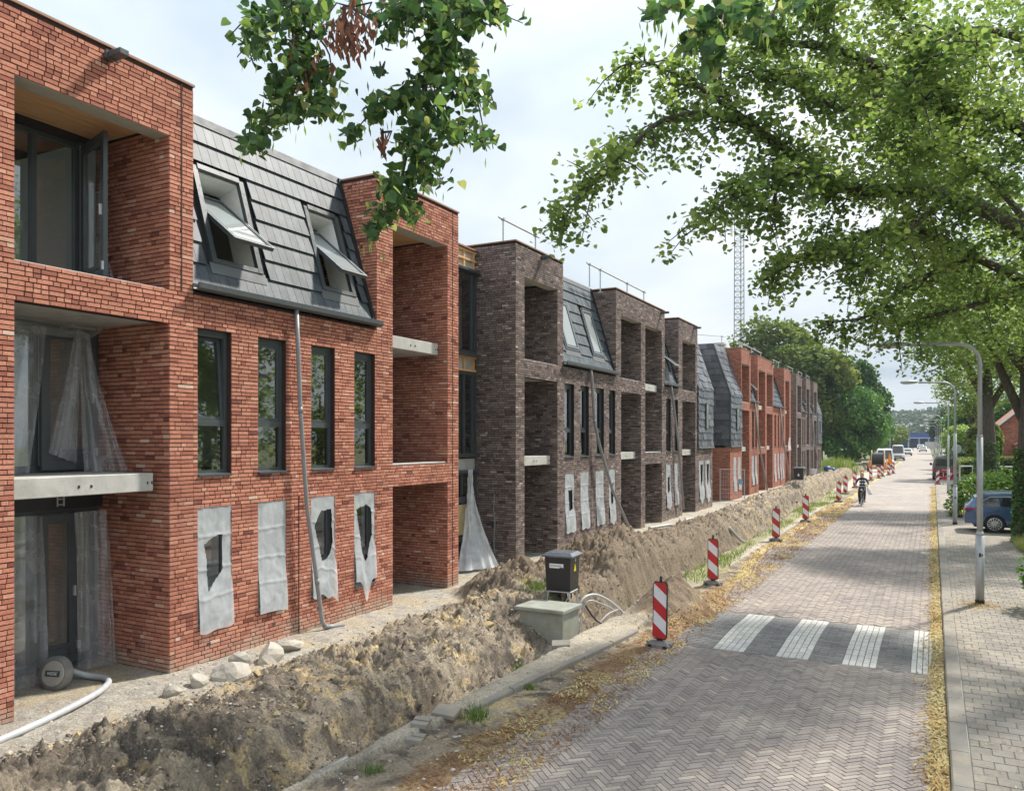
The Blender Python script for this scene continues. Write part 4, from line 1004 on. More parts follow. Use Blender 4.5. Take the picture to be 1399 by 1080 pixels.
for i, (x, y, w_) in enumerate(tl):
    z = SWZ+random.uniform(-.003, .003); t2 = (random.uniform(-.006, .006), random.uniform(-.006, .006))
    if i in nt_:
        key = random.randrange(12)
        if key not in PT:
            o = np_obj('pavement_tile', pav_box(0, 0, 0, w_-.006, .204, 0, t2), PF, M_pt, sw, np.full(5, float(tints(1)[0])), local=True); PT[key] = o.data
        else: o = bpy.data.objects.new('pavement_tile', PT[key]); link(o, sw)
        o.location = (x, y, z)
    else: Vs += pav_box(x, y, 0, w_-.006, .204, z, t2); Ts += [float(tints(1)[0])]*5
n = len(Vs)//8
np_obj('pavement_tile', Vs, (np.arange(n)[:, None, None]*8+np.array(PF)[None]).reshape(-1, 4), M_pt, sw, Ts, kind='stuff')
# ---- building site soil: path by the wall, spoil heap, trench, old pavement strip, verge
def trench_x(Y): return -6.05-0.09*np.sin(Y*0.35)-0.012*np.maximum(0, Y-20)+0.0*Y
def soil(X, Y):
    tx = trench_x(Y)
    low = fbm(X*0.9+3, Y*0.9+7, 4); mid = fbm(X*3.1+1, Y*3.1, 5); fine = fbm(X*11, Y*11, 4); vf = fbm(X*31+5, Y*31, 2)
    # heap height along the street
    w2 = sstep(15.0, 18.5, Y)
    H = 0.36+0.12*(vnoise(Y*0.45+3, Y*0+1.5)-0.5)+0.30*sstep(12.6, 15.2, Y)*(1-sstep(17.2, 18.6, Y))+0.15*np.exp(-((Y-15.6)/1.0)**2)-0.42*np.exp(-((Y-17.2)/0.5)**2)-0.30*np.exp(-((Y-13.35)/0.6)**2)*sstep(-7.4, -6.6, X)
    H = H+0.66*sstep(17.5, 18.6, Y)*(1-sstep(19.8, 23.0, Y))+0.27*sstep(18.5, 23.0, Y)+0.38*np.exp(-((Y-54)/9)**2)
    H = H*(1-sstep(84, 100, Y))+0.15*sstep(84, 100, Y)
    lx = -8.78+0.26*(fbm(Y*0.5+9, Y*0+3.3, 3)-0.5)*2-0.9*sstep(14.2, 15.4, Y)*(1-sstep(20.5, 23.5, Y))     # left foot of the heap
    c = tx-(0.20+0.95*w2)+0.22*(1-w2)*(fbm(Y*1.7, Y*0+8, 3)-.5)
    up = sstep(0, 1, np.clip((X-lx)/((1-w2)*1.35+w2*(c-lx)), 0, 1)**0.8); dn = 1-sstep(0, 1, np.clip((X-c)/(tx-0.10-c), 0, 1)**(1.0+.35*w2))
    sl = 1-(1-w2)*.62*sstep(lx+.9, tx-.25, X)
    z = H*np.minimum(up*sl, dn)*(0.78+0.55*(low-0.3))
    z = z+(1-w2)*np.minimum(up, dn)*sl*(.30*(fbm(X*1.5+5, Y*1.5+1, 3)-.5))
    on = sstep(lx-0.15, lx+0.35, X)*(1-sstep(tx-0.15, tx+0.05, X))
    # trench
    depth = 0.52*(1-0.6*np.exp(-((Y-13.2)/1.0)**2)); tw = 0.36+0.09*vnoise(Y*1.3, Y*0)
    z = z-depth*np.exp(-(np.abs(X-tx)/tw)**4)
    # right of the trench: sandy strip of the old pavement, then verge that dies out on the road
    strip = sstep(tx+0.12, tx+0.72, X); er = 0.26*(fbm(Y*0.8, Y*0+5, 4)-0.5)
    edge = -4.12+er+0.22*sstep(16.5, 18, Y)*0-0.42*sstep(18, 26, Y)*(1-sstep(40, 50, Y))+0.10*np.exp(-((Y-15)/2.0)**2)-0.25*(1-sstep(7, 10, Y))
    curbx = np.where(Y < 14.5, -5.22+(Y-8.7)*0.105, -4.9); cur = (1-sstep(curbx-0.02, curbx+0.03, X))
    zs = 0.03+0.085*cur*(1-sstep(14.2, 14.6, Y))-0.05*sstep(edge-0.25, edge+0.2, X)
    z = z+strip*zs+(1-strip)*0.06
    z = z+0.60*np.exp(-(((X+4.72)/0.55)**2+((Y-15.9)/1.25)**2))*(0.8+0.5*mid)
    pile = np.exp(-(((X+4.72)/0.6)**2+((Y-15.9)/1.35)**2))
    bil = np.abs(fbm(X*2.2+40, Y*2.2, 4)-0.5)*2; rdg = 1-np.abs(fbm(X*5.3+11, Y*5.3+3, 4)-.5)*3.2; cl_ = np.abs(vnoise(X*8.3+2, Y*8.3)-.5)*2; msk = .25+.95*sstep(.40, .60, fbm(X*1.3+21, Y*1.3+4, 3)); z = z+on*sl*(0.13*(bil-.35)*(0.5+up)+msk*.10*(cl_-.45)*(.4+1.2*low))+(on*sl*.09*msk+np.clip(pile, 0, 1)*.10)*(.5-rdg)
    rough = on*0.26+strip*(1-cur*0.7)*0.03+(1-on)*(1-strip)*0.05
    rough = rough*(.5+.5*msk); z = z+rough*(mid-0.5)*1.3+(on*0.15*msk+0.02)*(fine-0.5)+(on*0.09*msk+.012)*(vf-0.5)+on*msk*.055*(np.abs(vnoise(X*17+4, Y*17)-.5)*2-.5)
    # claw marks down the cut side
    cut = on*sstep(c-0.12, c+0.12+.35*w2, X); z = z+cut*0.10*(vnoise(Y*7.5+2*mid+X*1.2, X*0.7)-0.5)+cut*.05*(vnoise(Y*17+X*2, X*1.1)-.5)
    z = np.where(X > -4.6, np.minimum(z, 0.045+0.05*(mid-.3)), z) if False else z
    lw = 0.22*sstep(16, 20, Y); lit = sstep(edge-0.55+lw, edge-0.30+lw*.7, X+0.25*(mid-.5))*strip; grass = strip*sstep(17, 21, Y)*(1-sstep(48, 60, Y))*sstep(tx+0.25, tx+0.6, X)*(1-sstep(edge-0.75, edge-0.45, X))
    path = (1-on)*(1-strip); lit = lit*(1-sstep(.18, .5, pile))
    dark = np.maximum(np.clip(pile*1.6, 0, 1), on*sstep(14.0, 16.0, Y)*(1-sstep(26, 36, Y))*1.0)
    return z, lit, grass, path, on, strip*cur*(1-np.clip(pile*2.2, 0, 1)), dark, cut*(1-.6*w2)
xs = np.concatenate([np.linspace(-11.7, -9.7, 24)[:-1], np.linspace(-9.7, -3.75, 250)])
yl = [3.0]
while yl[-1] < 135: yl.append(yl[-1]+max(0.024, 0.0034*yl[-1]))
yl = np.array(yl); X, Y = np.meshgrid(xs, yl)
Z, lit, grs, pth, onh, oldp, drk_, cut_ = soil(X, Y)
g = NG('soil'); p = g.pos()
n1 = g.noise(p, 0.9, 7, 0.62, 0.4); n2 = g.noise(p, 9, 6, 0.65); n3 = g.noise(g.scale(p, (1, 1, 1)), 1.7, 6, 0.6, 0.8)
heap = g.ramp(n1, [(0.34, (0.195, 0.158, 0.122)), (0.47, (0.32, 0.266, 0.203)), (0.60, (0.415, 0.35, 0.265)), (0.72, (0.505, 0.43, 0.32))])
heap = g.mix(g.ramp(n3, [(0.52, (0, 0, 0)), (0.60, (0.9,)*3)]), heap, g.ramp(n2, [(0.35, (0.464, 0.342, 0.183)), (0.65, (0.683, 0.537, 0.317))]))
heap = g.mix(g.ramp(g.noise(p, 2.3, 6, 0.65, 0.5), [(0.49, (0, 0, 0)), (0.58, (0.85,)*3)]), heap, (0.115, 0.10, 0.088))
path = g.ramp(g.noise(p, 6, 7, 0.7), [(0.3, (0.281, 0.256, 0.226)), (0.55, (0.451, 0.415, 0.360)), (0.75, (0.610, 0.561, 0.476))])
path = g.mix(g.ramp(g.noise(p, 1.1, 5), [(0.48, (0, 0, 0)), (0.6, (0.6,)*3)]), path, (0.512, 0.415, 0.268))
heap = g.mix(g.math('MULTIPLY', g.attr('dark'), 0.9), heap, g.ramp(g.noise(p, 3, 6, 0.7), [(0.3, (0.152, 0.116, 0.085)), (0.7, (0.287, 0.220, 0.159))]))
heap = g.mix(g.math('MULTIPLY', g.attr('cut'), .8), heap, g.ramp(g.noise(g.scale(p, (1, 9, 1.5)), 2.2, 6, .7), [(.3, (.16, .13, .105)), (.6, (.33, .285, .225)), (.75, (.40, .35, .275))]))
c = g.mix(g.attr('path'), heap, path)
c = g.mix(g.attr('old'), c, g.ramp(g.noise(p, 3, 7, 0.65), [(0.3, (0.366, 0.323, 0.262)), (0.6, (0.537, 0.482, 0.390)), (0.75, (0.464, 0.427, 0.366))]))
c = g.mix(g.math('MULTIPLY', g.attr('grass'), 0.8), c, g.ramp(n2, [(0.35, (0.195, 0.207, 0.098)), (0.65, (0.390, 0.342, 0.183))]))
lt_ = g.ramp(g.noise(p, 1.6, 7, 0.7), [(0.36, (0.19, 0.115, 0.07)), (0.48, (0.28, 0.18, 0.105)), (0.56, (0.42, 0.32, 0.18)), (0.7, (0.54, 0.45, 0.27))])
far_ = g.node('ShaderNodeMapRange'); sp_ = g.node('ShaderNodeSeparateXYZ'); g.l.new(p, sp_.inputs[0]); g.l.new(sp_.outputs[1], far_.inputs[0]); far_.inputs[1].default_value = 17; far_.inputs[2].default_value = 22
lt_ = g.mix(far_.outputs[0], lt_, g.ramp(g.noise(p, 2.0, 6, 0.7), [(0.3, (0.40, 0.30, 0.13)), (0.6, (0.60, 0.49, 0.24))]))
c = g.mix(g.math('MULTIPLY', g.attr('lit'), 0.9), c, lt_)
c = g.mix(0.75, c, g.ramp(g.noise(p, 30, 6, 0.75), [(0.3, (0.2,)*3), (0.7, (0.8,)*3)]), 'OVERLAY')
g.bump(g.noise(p, 22, 8, 0.78), 1.0, 0.05)
M_soil = g.fin(c, 0.97, spec=0.1)
nx, ny = len(xs), len(yl); i = np.arange((ny-1)*(nx-1)); a = (i//(nx-1))*nx+i % (nx-1)
np_obj('soil', np.stack([X, Y, Z], -1).reshape(-1, 3), np.stack([a, a+1, a+nx+1, a+nx], -1), M_soil, None, smooth=True, kind='structure',
       attrs={'lit': lit.ravel(), 'grass': grs.ravel(), 'path': pth.ravel(), 'old': oldp.ravel(), 'dark': drk_.ravel(), 'cut': cut_.ravel()})
def soil_z(x, y): return float(soil(np.array([[x]]), np.array([[y]]))[0][0, 0])
def soil_all(x, y): return [q[0] for q in soil(x[None], y[None])]
# loose clods and stones on the heap
ico = []
phi = (1+5**.5)/2
iv = np.array([(-1, phi, 0), (1, phi, 0), (-1, -phi, 0), (1, -phi, 0), (0, -1, phi), (0, 1, phi), (0, -1, -phi), (0, 1, -phi), (phi, 0, -1), (phi, 0, 1), (-phi, 0, -1), (-phi, 0, 1)])/1.9
iff = np.array([(0, 11, 5), (0, 5, 1), (0, 1, 7), (0, 7, 10), (0, 10, 11), (1, 5, 9), (5, 11, 4), (11, 10, 2), (10, 7, 6), (7, 1, 8), (3, 9, 4), (3, 4, 2), (3, 2, 6), (3, 6, 8), (3, 8, 9), (4, 9, 5), (2, 4, 11), (6, 2, 10), (8, 6, 7), (9, 8, 1)])
def lumps(name, x, y, r, mat, parent=None, kind='stuff', flat=0.7, tint=None, sink=0.2):
    n = len(x); z = soil_all(x, y)[0]
    V = iv[None]*(1+RNG.normal(0, 0.22, (n, 12, 1)))*r[:, None, None]*np.array([1, 1, flat])*(RNG.uniform(0.7, 1.4, (n, 1, 3)))
    an = RNG.uniform(0, 6.28, n); ca, sa = np.cos(an)[:, None], np.sin(an)[:, None]
    V = np.stack([V[..., 0]*ca-V[..., 1]*sa, V[..., 0]*sa+V[..., 1]*ca, V[..., 2]], -1)+np.stack([x, y, z+r*sink], -1)[:, None]
    F = (np.arange(n)[:, None, None]*12+iff[None]).reshape(-1, 3)
    return np_obj(name, V.reshape(-1, 3), F, mat, parent, np.repeat(RNG.random(n), 20) if tint is None else tint, kind=kind)
g = NG('soil_clod'); p = g.pos(); c = g.ramp(g.attr('tint'), [(0, (0.13, 0.11, 0.09)), (0.5, (0.24, 0.20, 0.158)), (0.85, (0.35, 0.295, 0.225)), (1, (0.48, 0.41, 0.30))])
c = g.mix(0.5, c, g.ramp(g.noise(p, 30, 5, 0.7), [(0.3, (0.2,)*3), (0.7, (0.8,)*3)]), 'OVERLAY'); g.bump(g.noise(p, 40, 5), 0.8, 0.02); M_clod = g.fin(c, 0.97, spec=0.1)
N1 = 15000; y = 5+45*RNG.random(N1)**1.9; x = RNG.uniform(-8.9, -6.0, N1); r = np.exp(RNG.normal(-4.75, 0.5, N1)); lumps('soil_clods', x, y, np.clip(r, .005, .05)*(1+y/60), M_clod)
N1 = 2500; y = 5+40*RNG.random(N1)**1.6; x = RNG.uniform(-9.9, -4.2, N1); r = np.exp(RNG.normal(-4.3, 0.4, N1)); lumps('gravel', x, y, np.clip(r, .006, .04), M_stone)
# fallen blossom and leaves: flat flakes
def flakes(name, x, y, z, size, mat, tn, sprd=0.5):
    n = len(x); an = RNG.uniform(0, 6.28, n); pit = RNG.normal(0, sprd, n)
    q = np.array([(-1, 0, 0), (0, -0.33, 0.1), (1, 0, 0), (0, 0.33, 0.1)])
    V = q[None]*size[:, None, None]; V[:, :, 2] += V[:, :, 0]*np.sin(pit)[:, None]
    ca, sa = np.cos(an)[:, None], np.sin(an)[:, None]
    V = np.stack([V[..., 0]*ca-V[..., 1]*sa, V[..., 0]*sa+V[..., 1]*ca, V[..., 2]], -1)+np.stack([x, y, z], -1)[:, None]
    return np_obj(name, V.reshape(-1, 3), np.arange(4*n).reshape(-1, 4), mat, None, tn, kind='stuff')
n = 26000; y = 5+45*RNG.random(n)**1.5; x = RNG.uniform(-5.2, -3.7, n); S = soil_all(x, y)
cl = fbm(x*1.6, y*1.6, 4); keep = RNG.random(n) < np.clip(S[1]*1.2*np.clip((cl-0.3)*3, 0.1, 1)+0.03*(x < -4), 0, 1); x, y, cl, z = x[keep], y[keep], cl[keep], np.maximum(S[0][keep], hump(y[keep])+.002)
flakes('fallen_blossom', x, y, z+0.012, RNG.uniform(0.012, 0.032, len(x))*(1+y/30), M_litter, np.clip((cl-0.35)*2.6+RNG.normal(0, .2, len(x)), 0, 1))
n = 26000; y = 5+40*RNG.random(n)**1.8; x = RNG.uniform(-5.2, -3.6, n); S = soil_all(x, y); cl = fbm(x*1.4+30, y*1.1, 4); keep = RNG.random(n) < np.clip((S[1]*.8+.25*(x > -4.2)*(x < -3.75))*np.clip((cl-.42)*6, 0, 1), 0, 1); x, y, z = x[keep], y[keep], np.maximum(S[0][keep], hump(y[keep])+.001)
flakes('leaf_litter', x, y, z+.008, RNG.uniform(.008, .02, len(x))*(1+y/25), M_litter, RNG.random(len(x))*.32)
n = 15000; y = 6+60*RNG.random(n)**1.7; x = 0.14-np.abs(RNG.normal(0, 1, n))*(.06+.16*fbm(y*.8+3, y*0, 3)); cl = fbm(y*0.9, y*0+2, 4); keep = (x > -0.5) & (RNG.random(n) < np.clip(0.35+1.2*(cl-.4), .1, 1)*np.where(x < -.2, .5, 1)); x, y, cl = x[keep], y[keep], cl[keep]
flakes('gutter_blossom', x, y, hump(y)+0.012+0.03*np.clip((x+.12)/.25, 0, 1)*RNG.random(len(x)), RNG.uniform(0.014, 0.034, len(x))*(1+y/40), M_litter, np.clip(-.05+1.2*(x+.18)+1.1*fbm(x*2+7, y*.9, 4)+RNG.normal(0, .17, len(x)), 0, 1))
n = 4200; y = 5.5+25*RNG.random(n)**1.4; x = RNG.uniform(0.2, 3.5, n); cl = fbm(x*1.3, y*1.3, 3); keep = RNG.random(n) < np.clip((cl-.35)*3, .12, 1)
flakes('scattered_blossom', x[keep], y[keep], np.full(keep.sum(), SWZ+.012), RNG.uniform(0.012, 0.028, keep.sum()), M_litter, RNG.random(keep.sum()))
n = 900; a = RNG.uniform(0, 6.28, n); r = np.abs(RNG.normal(0, .28, n)); flakes('blossom_drift', 0.84+r*np.cos(a)*1.2, 19.0+r*np.sin(a)*1.5, np.full(n, SWZ+.014), RNG.uniform(.014, .03, n), M_litter, RNG.random(n))
n = 500; y = 5.5+22*RNG.random(n); x = RNG.uniform(-4, 0, n); flakes('street_blossom', x, y, hump(y)+.008, RNG.uniform(.01, .022, n), M_litter, RNG.random(n))
# a mossy fill under the gutter blossom
sheet('gutter_fill', np.array([-0.05, 0.157]), np.arange(4, 60, .5), lambda X, Y: hump(Y)+np.where(X > 0, .02, 0.0), MATS['dry_blossom_bed'] if 'dry_blossom_bed' in MATS else simple('dry_blossom_bed', (0.25, 0.19, 0.09), 0.95, var=.6, scale=2.2, obj=False, bump=.5), kind='stuff')
# grass tufts
def blades(name, x, y, z, h, mat, spread=0.25, wd=0.006, kind='stuff', parent=None, tn=None):
    n = len(x); an = RNG.uniform(0, 6.28, n); ln = RNG.normal(0, spread, (n, 2))*h[:, None]; w_ = np.stack([np.cos(an), np.sin(an)], -1)*wd
    V = np.zeros((n, 5, 3)); b = np.stack([x, y], -1)
    V[:, 0, :2] = b-w_; V[:, 1, :2] = b+w_; V[:, 2, :2] = b+w_*.7+ln*.45; V[:, 3, :2] = b-w_*.7+ln*.45; V[:, 4, :2] = b+ln
    V[:, 0:2, 2] = z[:, None]; V[:, 2:4, 2] = (z+h*.6)[:, None]; V[:, 4, 2] = z+h*.95
    F = np.concatenate([np.arange(n)[:, None]*5+np.array([[0, 1, 2]]), np.arange(n)[:, None]*5+np.array([[0, 2, 3]]), np.arange(n)[:, None]*5+np.array([[3, 2, 4]])])
    t = RNG.random(n) if tn is None else tn
    return np_obj(name, V.reshape(-1, 3), F, mat, parent, np.concatenate([t, t, t]), kind=kind)
n = 22000; y = 15+45*RNG.random(n); x = RNG.uniform(-6.0, -4.2, n); S = soil_all(x, y); cl = fbm(x*1.2, y*0.8, 3); keep = RNG.random(n) < S[2]*np.clip((cl-.38)*4, 0, 1)
blades('verge_grass', x[keep], y[keep], S[0][keep]-.01, RNG.uniform(.05, .2, keep.sum()), M_grass, .4, .009)
for lb, cx, cy, k, hh, sp in (('bright green grass tuft at the end of the old kerb, nearest the street corner', -5.02, 8.55, 130, .2, .09), ('small grass tuft on the sandy strip above the kerb', -5.55, 10.6, 60, .16, .05), ('low grass tuft at the foot of the kerb', -4.95, 9.9, 70, .12, .055), ('grass tuft low at the picture edge beside the trench', -5.15, 6.65, 60, .14, .05),
                      ('wispy grass clump beside the black cabinet legs', -7.1, 14.6, 140, .34, .16), ('grass clump between the black cabinet and the vault lid', -6.5, 14.0, 90, .28, .14)):
    x = cx+RNG.normal(0, sp, k); y = cy+RNG.normal(0, sp, k); z = soil_all(x, y)[0]
    o = blades('grass_tuft', x, y, z-.01, RNG.uniform(.5, 1, k)*hh, M_grass, .45, .006, kind=None, tn=RNG.random(k)*.6); props(o, lb, 'grass tuft')
# ================================================================ STREET OBJECTS
def beacon(name, label, loc, rz=0.0, lean=0.0, mirror=False, group='red and white beacon posts along the works'):
    t = thing(name, label, 'beacon post', (0, 0, 0), 0, group)
    w2, h0, h1 = 0.125, 0.13, 1.10
    def outline(i):
        c = 0.045; return [(-w2+i, h0+c), (-w2+i+c*.6, h0+i), (w2-i-c*.6, h0+i), (w2-i, h0+c), (w2-i, h1-c), (w2-i-c*.6, h1-i), (-w2+i+c*.6, h1-i), (-w2+i, h1-c)]
    b = MB(); b.loft([[(x, y, z) for x, z in outline(0)] for y in (0.022, -0.022)]); b.tube([(0, 0, h1-.02), (0, 0, h1+.09)], [0.028, 0.02], 8)
    b.box(-.05, .05, -.03, .03, .08, h0+.02); b.build('panel_frame', M_black, t)
    P = [(x, z) for x, z in outline(0.014)]
    def clip(poly, k0, k1):
        def cut(poly, f):
            o = []
            for i in range(len(poly)):
                a, c = poly[i], poly[(i+1) % len(poly)]; fa, fc = f(a), f(c)
                if fa >= 0: o.append(a)
                if fa*fc < 0: s = fa/(fa-fc); o.append((a[0]+(c[0]-a[0])*s, a[1]+(c[1]-a[1])*s))
            return o
        sg = -1 if mirror else 1; q = lambda p: p[1]+sg*p[0]*0.85
        poly = cut(poly, lambda p: q(p)-k0); return cut(poly, lambda p: k1-q(p)) if len(poly) > 2 else []
    for mi, nm, mt in ((0, 'red_stripe', M_redp), (1, 'white_stripe', M_whitep)):
        for k in range(-2, 8):
            if k % 2 != mi: continue
            poly = clip(P, 0.085+k*0.222, 0.085+(k+1)*0.222)
            if len(poly) > 2:
                s = MB(); s.loft([[(x, y, z) for x, z in poly] for y in (-0.0215, -0.0255)])
                s.loft([[(x, y, z) for x, z in reversed(poly)] for y in (0.0215, 0.0255)]); s.build(nm, mt, t)
    f = MB(); f.loft([[(-.20, -.13, 0), (.20, -.13, 0), (.20, .13, 0), (-.20, .13, 0)], [(-.20, -.13, .05), (.20, -.13, .05), (.20, .13, .05), (-.20, .13, .05)], [(-.14, -.09, .105), (.14, -.09, .105), (.14, .09, .105), (-.14, .09, .105)]])
    for x in (-.185, .185): f.box(x-.03, x+.03, -.06, .06, .05, .085)
    for x in (-.13, .13): f.box(x-.028, x+.028, -.142, -.13, .015, .055, 1)
    f.build('foot', [M_rub, M_black], t)
    t.location = loc; t.rotation_euler = (lean*0.3, lean, rz)
    return t
BL = ['nearest red and white beacon post, standing by the crossing', 'second beacon post from the camera, at the edge of the dark spoil', 'beacon post in the grass verge, third from the camera', 'beacon post in the grass verge, fourth from the camera',
      'front one of two overlapping beacon posts left of the cyclist', 'rear one of two overlapping beacon posts left of the cyclist']
BP = [(-4.07, 13.05, 0.02, -.05), (-4.62, 19.0, .0, 0), (-4.72, 28.2, 0, .02), (-4.70, 35.2, 0, 0), (-4.57, 47.0, .02, 0), (-4.85, 54.0, 0, 0)]
p0 = None
for lb, (x, y, l, rz) in zip(BL, BP):
    z = max(soil_z(x, y)-.005, float(hump(np.array(y))), 0.0)
    if p0 is None: p0 = beacon('beacon_post', lb, (x, y, z), rz, l)
    else: p = copy_tree(p0); p['label'] = lb; p.location = (x, y, z); p.rotation_euler = (l*.3, l, rz)
for lb, x, y in (('beacon post half hidden behind the cyclist, on the left', -4.85, 61.0), ('beacon post half hidden behind the cyclist, on the right', -4.55, 63.5), ('first of the row of beacon posts before the cable reel', -4.55, 72.5), ('second of the row of beacon posts before the cable reel', -4.2, 77.0),
                 ('third of the row of beacon posts before the cable reel', -4.1, 81.0), ('fourth of the row of beacon posts before the cable reel', -3.75, 84.5), ('last of the row of beacon posts before the cable reel', -3.5, 88.0)):
    p = copy_tree(p0); p['label'] = lb; z = max(0.0, soil_z(x, y) if x < -4 else 0); p.location = (x, y, z); p.rotation_euler = (0, random.uniform(-.03, .03), random.uniform(-.2, .2))
# right hand barrier with two beacons and a board
beacon('beacon_post', 'beacon post standing before the dark van, stripes running the other way', (0.32, 67.6, 0.085), 0.0, 0, True); 
p = copy_tree(p0); p['label'] = 'beacon post tipped askew behind the white barrier boards'; p.location = (1.0, 69.6, 0.5); p.rotation_euler = (0, 0.6, 0.2)
t = thing('road_barrier', 'red and white barrier boards across the pavement behind the lamp posts', 'barrier', (2.0, 68.2, 0.085))
for z in (0.45, 0.95):
    for k in range(7):
        a = 0.55+k*0.5; s = MB(); s.box(a, a+.5, 68.18, 68.21, z, z+0.2); s.build('board', M_redp if k in (0, 1, 6) else M_whitep, t)
for x in (0.7, 2.2, 3.9):
    s = MB(); s.bar((x, 68.25, .085), (x, 68.25, 1.2), .05); s.box(x-.06, x+.06, 67.9, 68.6, .085, .15); s.build('leg', M_galv, t)
# ---- black cabinet on its frame
def cabinet(label, loc, rz=0.0, sticker=True, white=False, group='black power cabinets'):
    t = thing('power_cabinet', label, 'power cabinet', (0, 0, 0), 0, group); w, d, z0, z1 = .27, .25, .40, 1.06
    b = MB(); b.loft([[(-w*k, -d*k, z), (w*k, -d*k, z), (w*k, d*k, z), (-w*k, d*k, z)] for z, k in ((z0, .9), (z0+.02, .91), (z1, 1.0))]); b.build('cabinet_body', M_black, t)
    r = MB(); r.loft([[(-w*k, -d*k, z), (w*k, -d*k, z), (w*k, d*k, z), (-w*k, d*k, z)] for z, k in ((z1, 1.16), (z1+.03, 1.18), (z1+.085, .9))]); r.build('cabinet_lid', M_blid, t)
    f = MB()
    for x in (-.22, .22):
        for y in (-.2, .2): f.bar((x, y, z0), (x*1.15, y*1.15, -.05), .03)
    for y in (-.21, .21): f.bar((-.23, y, z0-.01), (.23, y, z0-.01), .03); f.bar((-.24, y*1.05, .12), (.24, y*1.05, .12), .02)
    for x in (-.23, .23): f.bar((x, -.21, z0-.01), (x, .21, z0-.01), .03)
    f.build('stand', M_galv, t)
    if sticker:
        s = MB(); s.box(-.17, .12, -d*.975-.012, -d*.975-.006, .85, .935); s.build('label_plate', M_white, t)
        s = MB()
        for i in range(9): s.box(-.15+i*.025, -.135+i*.025, -d*.975-.014, -d*.975-.0125, .885, .905)
        s.box(.04, .115, -d*.975-.0145, -d*.975-.0125, .852, .872); s.build('plate_print', M_blueprint, t)
        s = MB(); s.add([(w*.985+.004, -.06, .78), (w*.985+.004, .05, .78), (w*.985+.004, -.005, .93), (w*.985-.004, -.06, .78), (w*.985-.004, .05, .78), (w*.985-.004, -.005, .93)], [(0, 1, 2), (3, 5, 4), (0, 3, 4, 1), (1, 4, 5, 2), (2, 5, 3, 0)]); s.build('warning_sticker', M_yellow, t)
        s = MB(); s.box(w*.985, w*.985+.02, -.03, .0, .97, 1.03); s.build('latch', M_galv, t)
        c = MB()
        for k, (x, y) in enumerate(((-.1, .05), (-.03, -.05), (.06, .02), (.14, .08))): c.tube([(x, y, z0+.02), (x+.02, y, .25), (x-.06*k+.05, y-.05, .05), (x-.12*k, y-.1, -.08)], .018, 6)
        c.tube([(-.2, .0, z0), (-.38, -.02, .24), (-.55, -.05, .06)], .014, 6); c.build('cable', M_black, t)
    if white:
        s = MB(); s.add([(-.07, -d-.004, .62), (.07, -d-.004, .62), (0, -d-.004, .80)], [(0, 1, 2)]); s.build('warning_sticker', M_white, t)
    t.location = loc; t.rotation_euler = (0, 0, rz); return t
M_blid = simple('cabinet_lid_grey', (0.09, 0.10, 0.12), 0.35, var=.2, dirt=(.2, .2, .2)); M_blueprint = simple('blue_print', (0.03, 0.05, 0.16), 0.6)
cabinet('black power cabinet with a white plate, on a steel stand behind the vault lid', (-6.45, 14.35, max(.14, soil_z(-6.45, 14.2)-.03)), 0.05)
cabinet('black power cabinet with a white triangle, on the far heap beside a concrete slab', (-7.0, 49.7, soil_z(-7.0, 49.7)-.05), 0, False, True)
m = MB(); m.bbox(-.6, .6, -.3, .3, -.08, .08, .02); o = props(m.build('concrete_slab', M_conc), 'loose concrete slab lying on the far heap below the cabinet', 'slab'); o.location = (-6.35, 48.6, soil_z(-6.35, 48.6)+.1); o.rotation_euler = (0, .15, .1)
# vault
t = thing('cable_vault', 'grey green concrete cable vault with a flat lid set in the spoil heap', 'vault', (-6.25, 13.3, 0))
m = MB(); m.loft([[(-6.66, 12.92, z), (-5.80, 12.92, z), (-5.76, 13.55, z), (-6.62, 13.55, z)] for z in (-.5, .40)]); m.build('vault_body', M_vault, t)
m = MB(); m.loft([[(-6.74+i, 12.86+i, z), (-5.76-i, 12.86+i, z), (-5.71-i, 13.62-i, z), (-6.69+i, 13.62-i, z)] for z, i in ((.402, 0), (.452, 0), (.462, .012))]); m.build('vault_lid', M_vault, t)
def pipe(name, label, cat, pts, r, mat, n=8, grp=None, smooth=True):
    P = [Vector(p) for p in pts]; Q = []
    for i in range(len(P)-1):
        a, b, c, d = P[max(i-1, 0)], P[i], P[i+1], P[min(i+2, len(P)-1)]
        for k in range(5):
            s = k/5; Q.append(0.5*((2*b)+(c-a)*s+(2*a-5*b+4*c-d)*s*s+(3*b-a-3*c+d)*s**3))
    Q.append(P[-1]); m = MB(); m.tube(Q, r, n); return props(m.build(name, mat, smooth=smooth), label, cat, grp)
M_cond = simple('white_conduit', (.40, .41, .42), .45, var=.1)
pipe('conduit', 'thick pale conduit arching out of the soil beside the vault', 'conduit', [(-5.84, 13.38, -.1), (-5.83, 13.43, .05), (-5.81, 13.56, .28), (-5.74, 13.7, .53), (-5.64, 13.99, .57), (-5.51, 14.28, .45), (-5.4, 14.56, .26), (-5.3, 14.8, .05)], .026, M_cond, grp='conduits by the vault')
pipe('conduit', 'thin white conduit nested under the thick arching one', 'conduit', [(-5.75, 13.55, -.1), (-5.75, 13.59, .03), (-5.74, 13.7, .34), (-5.67, 13.85, .48), (-5.55, 14.14, .38), (-5.43, 14.44, .23), (-5.35, 14.65, .05)], .014, M_cond, grp='conduits by the vault')
pipe('conduit', 'thin bent white conduit lying low on the dark soil right of the vault', 'conduit', [(-5.52, 13.85, .03), (-5.48, 13.96, .1), (-5.43, 14.21, .19), (-5.37, 14.58, .21)], .011, M_cond, grp='conduits by the vault')
